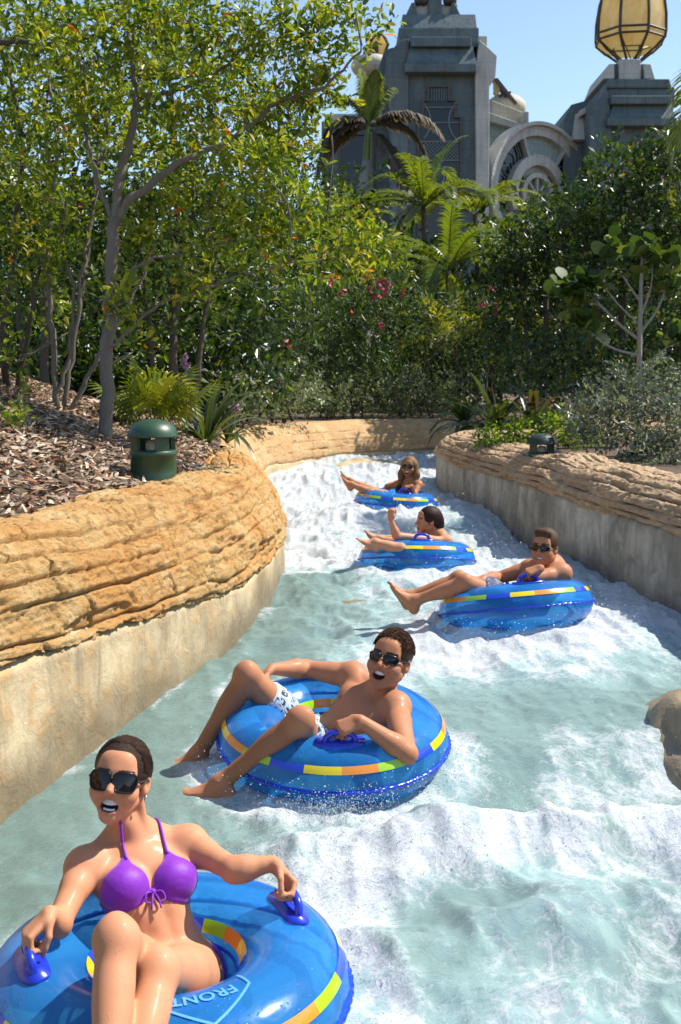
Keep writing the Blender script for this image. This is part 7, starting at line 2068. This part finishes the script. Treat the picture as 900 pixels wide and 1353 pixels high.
def man_knees():
    j = dict(P=J(402, 982, 4.88), W=J(438, 974, 4.86), C=J(474, 952, 4.80), N=J(498, 926, 4.80),
             sR=J(466, 893, 4.98), sL=J(523, 934, 4.68),
             eR=J(404, 884, 5.06), wR=J(360, 884, 4.90), eL=J(538, 996, 4.40), wL=J(458, 970, 4.42),
             hR=J(396, 968, 4.98), kR=J(326, 892, 4.72), aR=J(262, 996, 4.80),
             hL=J(404, 990, 4.76), kL=J(397, 952, 4.38), aL=J(292, 1034, 4.44))
    gp, gn, gt = grip(1, 1, 0.0)
    j['wL'] = gp + nrm((0.85, 0.15, 0.30)) * 0.085 + gn * 0.015
    lens_check(j, 'M2')
    head = (J(516, 872, 4.74), (-0.42, -0.90, 0.12), (0.27, 0.22, 0.93), 1.05)
    hands = {'R': (np.array((-0.75, -0.25, -0.35)), np.array((0.1, -0.35, -0.9)), 1, (0.35, 0.45, 0.3), 0.2),
             'L': (np.array((-0.85, -0.15, -0.30)), np.array((-0.25, 0.55, -0.75)), -1, (0.95, 1.35, 0.9), 0.7)}
    feet = {'R': (np.array((-0.95, -0.05, 0.02)), np.array((0.0, -0.1, -1)), 1), 'L': (np.array((-0.97, 0.10, 0.08)), np.array((0.0, -0.15, -1)), -1)}
    S, HM, mp, b = body_sdf(j, True, 0.94, head, hands, feet, 0.008, 0.0038, 'open')
    skin = (0.48, 0.235, 0.125)
    mat = skin_mat('skin_man', skin, 0.5)
    g = b['g']; C = j['C']; r_, f_, u_ = b['r'], b['f'], b['u']
    def paint(V, Cc, L):
        for sg in (-1, 1):
            n = C + (r_ * sg * 0.085 + f_ * 0.105 + u_ * 0.018) * g
            w = (1 - sstep(0.008, 0.014, np.linalg.norm(V - n, axis=1)))[:, None] * 0.6
            Cc = Cc * (1 - w) + np.array((0.25, 0.09, 0.06)) * w
        for k_, a_ in (('kR', 'aR'), ('kL', 'aL')):        # leg hair
            A, B = j[k_], j[a_]
            h = np.clip(((V - A) @ (B - A)) / ((B - A) @ (B - A)), 0, 1)
            dd = np.linalg.norm(V - A - h[:, None] * (B - A), axis=1)
            w = ((dd < 0.09) * sstep(0.05, 0.2, h) * (1 - sstep(0.86, 0.97, h)) * 0.30)[:, None]
            Cc = Cc * (1 - w) + np.array((0.12, 0.055, 0.028)) * w
        # stubble
        st = (np.linalg.norm(L, axis=1) < 0.16) * (L[:, 2] < -0.045) * (L[:, 1] > 0.005) * (L[:, 2] > -0.125) * 0.16
        Cc = Cc * (1 - st[:, None]) + np.array((0.12, 0.07, 0.05)) * st[:, None]
        return Cc
    p = finish_body(S, HM, mp, head, skin, mat, 'laughing bare chested man with raised knees in blue patterned shorts', {'lip': (0.42, 0.15, 0.12), 'paint': paint})
    H, hs = head[0], head[3]
    hp = lambda x, y, z: head_pt(H, HM, hs, (x, y, z))
    Hr = S.clone()
    Hr.ell(hp(0, -0.016, 0.040), np.array((0.0815, 0.1010, 0.0920)) * hs, HM, 0.0)
    rng = np.random.RandomState(4)
    Hr.ell(hp(0, 0.132, -0.052), np.array((0.066, 0.100, 0.108)) * hs, HM, 0.004, 'sub')
    for sg in (-1, 1): Hr.ell(hp(sg * 0.085, 0.045, -0.045), np.array((0.04, 0.040, 0.060)) * hs, HM, 0.004, 'sub')
    Hr.ell(hp(0, 0.0, -0.135), np.array((0.12, 0.12, 0.095)) * hs, HM, 0.01, 'sub')
    cloth_obj('hair', Hr, hair_mat('hair_brown', (0.030, 0.014, 0.008), (0.12, 0.060, 0.032), (40, 40, 40)), p, None, (H, HM))
    hair_tufts(p, H, HM, hs, hair_mat('hair_brown_tufts', (0.030, 0.014, 0.008), (0.15, 0.078, 0.042)), (0.0815, 0.1010, 0.0920), (0, -0.016, 0.040), 2600, 4)
    # swim shorts
    Rg = S.clone()
    Rg.ell(j['P'] + b['TP'][:, 2] * 0.0, np.array((0.20, 0.17, 0.12)), b['TP'], 0.0)
    for sd in 'RL': Rg.cone(j['h' + sd], j['h' + sd] + (j['k' + sd] - j['h' + sd]) * 0.52, 0.13, 0.095, 0.02)
    sh = cloth_from(S, 0.012, Rg)
    cloth_obj('swim_shorts', sh, fabric_mat('pale_blue_print', (0.46, 0.58, 0.72), (0.02, 0.022, 0.03), 0.7), p)
    glasses(p, H, HM, hs, 0.0275, 0.0175, (M_FRAME, M_LENS), 7.0, 0.002, 0.0)
    teeth(p, H, HM, hs, mp[1], M_TEETH, lower=False)
    return p

def man_right():
    j = dict(P=J(698, 800, 7.16), W=J(712, 785, 7.18), C=J(722, 764, 7.16), N=J(728, 750, 7.15),
             sR=J(700, 752, 7.34), sL=J(742, 758, 7.00),
             eR=J(656, 764, 7.38), wR=J(640, 764, 7.16), eL=J(692, 768, 6.88), wL=J(648, 768, 6.78),
             hR=J(686, 798, 7.26), kR=J(606, 766, 7.12), aR=J(542, 788, 7.14),
             hL=J(688, 802, 7.06), kL=J(614, 770, 6.92), aL=J(550, 793, 7.00))
    gp, gn, gt = grip(2, 1, 0.0)
    j['wL'] = gp + nrm((0.88, 0.1, 0.25)) * 0.085 + gn * 0.015
    lens_check(j, 'M3')
    head = (J(720, 724, 7.08), (-0.52, -0.85, 0.0), (0.08, 0.1, 0.98), 0.98)
    hands = {'R': (np.array((-0.8, -0.2, -0.35)), np.array((-0.2, -0.2, -0.9)), 1, (0.7, 1.0, 0.7), 0.5),
             'L': (np.array((-0.88, -0.1, -0.25)), np.array((-0.2, 0.35, -0.85)), -1, (0.95, 1.35, 0.9), 0.7)}
    feet = {'R': (np.array((-0.50, -0.05, 0.72)), np.array((-0.72, 0, -0.55)), 1), 'L': (np.array((-0.55, -0.10, 0.70)), np.array((-0.70, -0.1, -0.55)), -1)}
    S, HM, mp, b = body_sdf(j, True, 0.94, head, hands, feet, 0.010, 0.0055, 'smile')
    skin = (0.46, 0.225, 0.120)
    p = finish_body(S, HM, mp, head, skin, skin_mat('skin_man_right', skin, 0.4), 'smiling bare chested man stretched out in the ring beside the right wall', {'lip': (0.40, 0.15, 0.12)})
    H, hs = head[0], head[3]
    hp = lambda x, y, z: head_pt(H, HM, hs, (x, y, z))
    Hr = S.clone()
    Hr.ell(hp(0, -0.016, 0.042), np.array((0.0830, 0.1030, 0.0960)) * hs, HM, 0.0)
    for sg in (-1, 0, 1): Hr.ball(hp(sg * 0.03, 0.06, 0.098), 0.028, 0.02)
    Hr.ell(hp(0, 0.132, -0.056), np.array((0.068, 0.100, 0.110)) * hs, HM, 0.004, 'sub')
    for sg in (-1, 1): Hr.ell(hp(sg * 0.085, 0.045, -0.05), np.array((0.04, 0.040, 0.060)) * hs, HM, 0.004, 'sub')
    Hr.ell(hp(0, 0.0, -0.135), np.array((0.12, 0.12, 0.095)) * hs, HM, 0.01, 'sub')
    cloth_obj('hair', Hr, hair_mat('hair_short_brown', (0.035, 0.017, 0.010), (0.13, 0.07, 0.038), (40, 40, 40)), p, None, (H, HM))
    Rg = S.clone()
    Rg.ell(j['P'], np.array((0.20, 0.17, 0.12)), b['TP'], 0.0)
    for sd in 'RL': Rg.cone(j['h' + sd], j['h' + sd] + (j['k' + sd] - j['h' + sd]) * 0.55, 0.13, 0.10, 0.02)
    cloth_obj('swim_shorts', cloth_from(S, 0.012, Rg), fabric_mat('navy_print', (0.03, 0.04, 0.10), (0.2, 0.22, 0.3), 0.7), p)
    glasses(p, H, HM, hs, 0.0275, 0.0165, (M_FRAME, M_LENS), 7.0, 0.002, 0.0)
    teeth(p, H, HM, hs, mp[1], M_TEETH, smile=True)
    return p

def woman_fist():
    j = dict(P=J(558, 748, 9.44), W=J(572, 735, 9.46), C=J(580, 722, 9.46), N=J(581, 708, 9.46),
             sR=J(570, 712, 9.62), sL=J(590, 716, 9.30),
             eR=J(536, 712, 9.66), wR=J(505, 710, 9.60), eL=J(548, 714, 9.14), wL=J(517, 692, 9.06),
             hR=J(548, 745, 9.54), kR=J(510, 724, 9.52), aR=J(504, 714, 9.20),
             hL=J(548, 748, 9.34), kL=J(512, 722, 9.20), aL=J(494, 718, 8.98))
    j['kR'] = J(500, 716, 9.56); j['aR'] = J(506, 708, 9.15); j['kR'] = J(522, 716, 9.24)
    j['aR'] = J(507, 704, 8.98 + 0.30)
    j['kR'] = J(540, 722, 9.24); j['aR'] = J(502, 712, 9.02 + 0.25); j['kL'] = J(530, 726, 9.0); j['aL'] = J(496, 716, 8.98)
    j['eL'] = J(524, 708, 9.10); j['wL'] = J(516, 686, 9.06)
    lens_check(j, 'W4')
    head = (J(566, 688, 9.42), (-0.96, -0.24, -0.05), (0.05, 0.0, 1.0), 0.98)
    hands = {'R': (np.array((-0.9, -0.1, -0.1)), np.array((0, -0.2, -0.9)), 1, (0.6, 0.8, 0.6), 0.5),
             'L': (np.array((0.02, -0.1, 1.0)), np.array((0.4, 0.85, 0.1)), -1, (1.2, 1.4, 0.9), 0.8)}
    feet = {'R': (np.array((-0.55, -0.15, 0.68)), np.array((-0.7, 0, -0.5)), 1), 'L': (np.array((-0.72, -0.25, 0.45)), np.array((-0.5, -0.1, -0.7)), -1)}
    S, HM, mp, b = body_sdf(j, False, 0.92, head, hands, feet, 0.011, 0.006, 'smile')
    skin = (0.54, 0.29, 0.17)
    p = finish_body(S, HM, mp, head, skin, skin_mat('skin_woman_fist', skin, 0.4), 'dark haired woman seen in profile with her fist raised')
    H, hs = head[0], head[3]
    hp = lambda x, y, z: head_pt(H, HM, hs, (x, y, z))
    Hr = S.clone()
    Hr.ell(hp(0, -0.018, 0.038), np.array((0.086, 0.106, 0.096)) * hs, HM, 0.0)
    Hr.ell(hp(0, -0.10, -0.02), np.array((0.055, 0.048, 0.075)), HM, 0.03)
    Hr.ell(hp(0, -0.085, -0.09), np.array((0.03, 0.026, 0.05)), HM, 0.03)
    Hr.ell(hp(0, 0.125, -0.055), np.array((0.095, 0.105, 0.125)) * hs, HM, 0.006, 'sub')
    for sg in (-1, 1): Hr.ell(hp(sg * 0.085, 0.045, -0.05), np.array((0.04, 0.045, 0.055)), HM, 0.008, 'sub')
    cloth_obj('hair', Hr, hair_mat('hair_black_brown', (0.012, 0.006, 0.005), (0.05, 0.022, 0.015)), p, None, (H, HM))
    g = b['g']; C = j['C']; r_, f_, u_ = b['r'], b['f'], b['u']
    Rg = S.clone()
    for sg in (-1, 1):
        c = C + (r_ * sg * 0.07 + f_ * 0.09 - u_ * 0.01) * g
        Rg.ell(c, np.array((0.068, 0.09, 0.066)) * g, b['TC'], 0.0)
        Rg.cone(c + u_ * 0.03 * g, j['N'] + (r_ * sg * 0.075 + f_ * 0.02 + u_ * 0.03) * g, 0.035 * g, 0.016 * g, 0.02)
        Rg.cone(j['N'] + (r_ * sg * 0.075 + f_ * 0.02 + u_ * 0.03) * g, C + (r_ * sg * 0.06 - f_ * 0.11) * g, 0.016 * g, 0.016 * g, 0.02)
    Rg.ell(C - u_ * 0.05 * g, np.array((0.2, 0.2, 0.035)), b['TC'], 0.0)
    cloth_obj('bikini_top', cloth_from(S, 0.008, Rg), fabric_mat('navy_swim_fabric', (0.02, 0.03, 0.16), (0.3, 0.3, 0.45)), p)
    Rb = S.clone(); Rb.ell(j['P'], np.array((0.20, 0.16, 0.10)) * g, b['TP'], 0.0)
    cloth_obj('bikini_bottom', cloth_from(S, 0.006, Rb), fabric_mat('navy_swim_bottom', (0.02, 0.03, 0.16)), p)
    # straps from the mouth to chin of a dark cord
    m = MB(); m.tube(spline([hp(0.055, 0.02, -0.045), hp(0.045, 0.06, -0.095), hp(0.0, 0.07, -0.125), hp(-0.045, 0.06, -0.095), hp(-0.055, 0.02, -0.045)], 14), 0.004, 6)
    m.build('neck_cord', M_FRAME, p, smooth=True)
    return p

def woman_far():
    j = dict(P=J(530, 664, 13.08), W=J(536, 655, 13.08), C=J(540, 646, 13.06), N=J(541, 636, 13.04),
             sR=J(528, 640, 13.14), sL=J(553, 641, 12.92),
             eR=J(512, 643, 13.24), wR=J(498, 636, 13.20), eL=J(546, 656, 12.76), wL=J(524, 655, 12.66),
             hR=J(524, 662, 13.18), kR=J(488, 647, 13.06), aR=J(463, 635, 12.92),
             hL=J(524, 664, 13.0), kL=J(490, 651, 12.82), aL=J(465, 640, 12.78))
    gp, gn, gt = grip(4, 1, 0.0)
    j['wL'] = gp + nrm((0.88, 0.1, 0.2)) * 0.085 + gn * 0.015
    gp, gn, gt = grip(4, -1, 0.0)
    j['wR'] = gp + nrm((0.85, 0.1, 0.2)) * 0.085 + gn * 0.015
    lens_check(j, 'W5')
    head = (J(541, 617, 13.0), (-0.35, -0.93, 0.06), (0.05, 0.1, 0.98), 0.98)
    hands = {'R': (np.array((-0.85, -0.1, -0.2)), np.array((-0.1, -0.2, -0.9)), 1, (0.8, 1.2, 0.8), 0.5),
             'L': (np.array((-0.88, -0.1, -0.15)), np.array((-0.2, 0.35, -0.85)), -1, (0.9, 1.3, 0.9), 0.7)}
    feet = {'R': (np.array((-0.40, -0.05, 0.80)), np.array((-0.80, 0, -0.4)), 1), 'L': (np.array((-0.45, -0.10, 0.75)), np.array((-0.75, -0.1, -0.45)), -1)}
    S, HM, mp, b = body_sdf(j, False, 0.94, head, hands, feet, 0.012, 0.007, 'open')
    skin = (0.42, 0.20, 0.10)
    p = finish_body(S, HM, mp, head, skin, skin_mat('skin_woman_far', skin, 0.3), 'long haired blonde woman in the shade, farthest upstream')
    H, hs = head[0], head[3]
    hp = lambda x, y, z: head_pt(H, HM, hs, (x, y, z))
    Hr = S.clone()
    Hr.ell(hp(0, -0.018, 0.040), np.array((0.090, 0.108, 0.098)) * hs, HM, 0.0)
    for sg in (-1, 1):
        Hr.cone(hp(sg * 0.075, -0.01, 0.03), hp(sg * 0.098, 0.0, -0.09), 0.032, 0.038, 0.03)
        Hr.cone(hp(sg * 0.098, 0.0, -0.09), hp(sg * 0.105, 0.02, -0.20), 0.038, 0.026, 0.03)
    Hr.cone(hp(0, -0.07, 0.0), hp(0, -0.08, -0.20), 0.07, 0.05, 0.04)
    Hr.ell(hp(0, 0.115, -0.045), np.array((0.068, 0.095, 0.105)) * hs, HM, 0.006, 'sub')
    cloth_obj('hair', Hr, hair_mat('hair_blonde', (0.10, 0.050, 0.022), (0.30, 0.17, 0.075)), p, None, (H, HM))  # blonde with the shade she sits in mixed into the colour
    g = b['g']; C = j['C']; r_, f_, u_ = b['r'], b['f'], b['u']
    Rg = S.clone()
    for sg in (-1, 1):
        c = C + (r_ * sg * 0.073 + f_ * 0.09 - u_ * 0.02) * g
        Rg.ell(c, np.array((0.058, 0.09, 0.062)) * g, b['TC'], 0.0)
        Rg.cone(c + u_ * 0.03 * g, j['N'] + (r_ * sg * 0.05 + f_ * 0.03 + u_ * 0.03) * g, 0.035 * g, 0.014 * g, 0.02)
    Rg.ell(C - u_ * 0.06 * g, np.array((0.2, 0.2, 0.022)), b['TC'], 0.0)
    cloth_obj('bikini_top', cloth_from(S, 0.008, Rg), fabric_mat('black_swim_fabric', (0.015, 0.012, 0.014)), p)
    Rb = S.clone(); Rb.ell(j['P'], np.array((0.20, 0.16, 0.10)) * g, b['TP'], 0.0)
    cloth_obj('bikini_bottom', cloth_from(S, 0.006, Rb), fabric_mat('black_swim_bottom', (0.015, 0.012, 0.014)), p)
    glasses(p, H, HM, hs, 0.029, 0.021, (M_FRAME, M_LENS), 6.0, 0.002, 0.0)
    teeth(p, H, HM, hs, mp[1], M_TEETH, lower=False)
    return p

for _f in (woman_purple, man_knees, man_right, woman_fist, woman_far): _f()
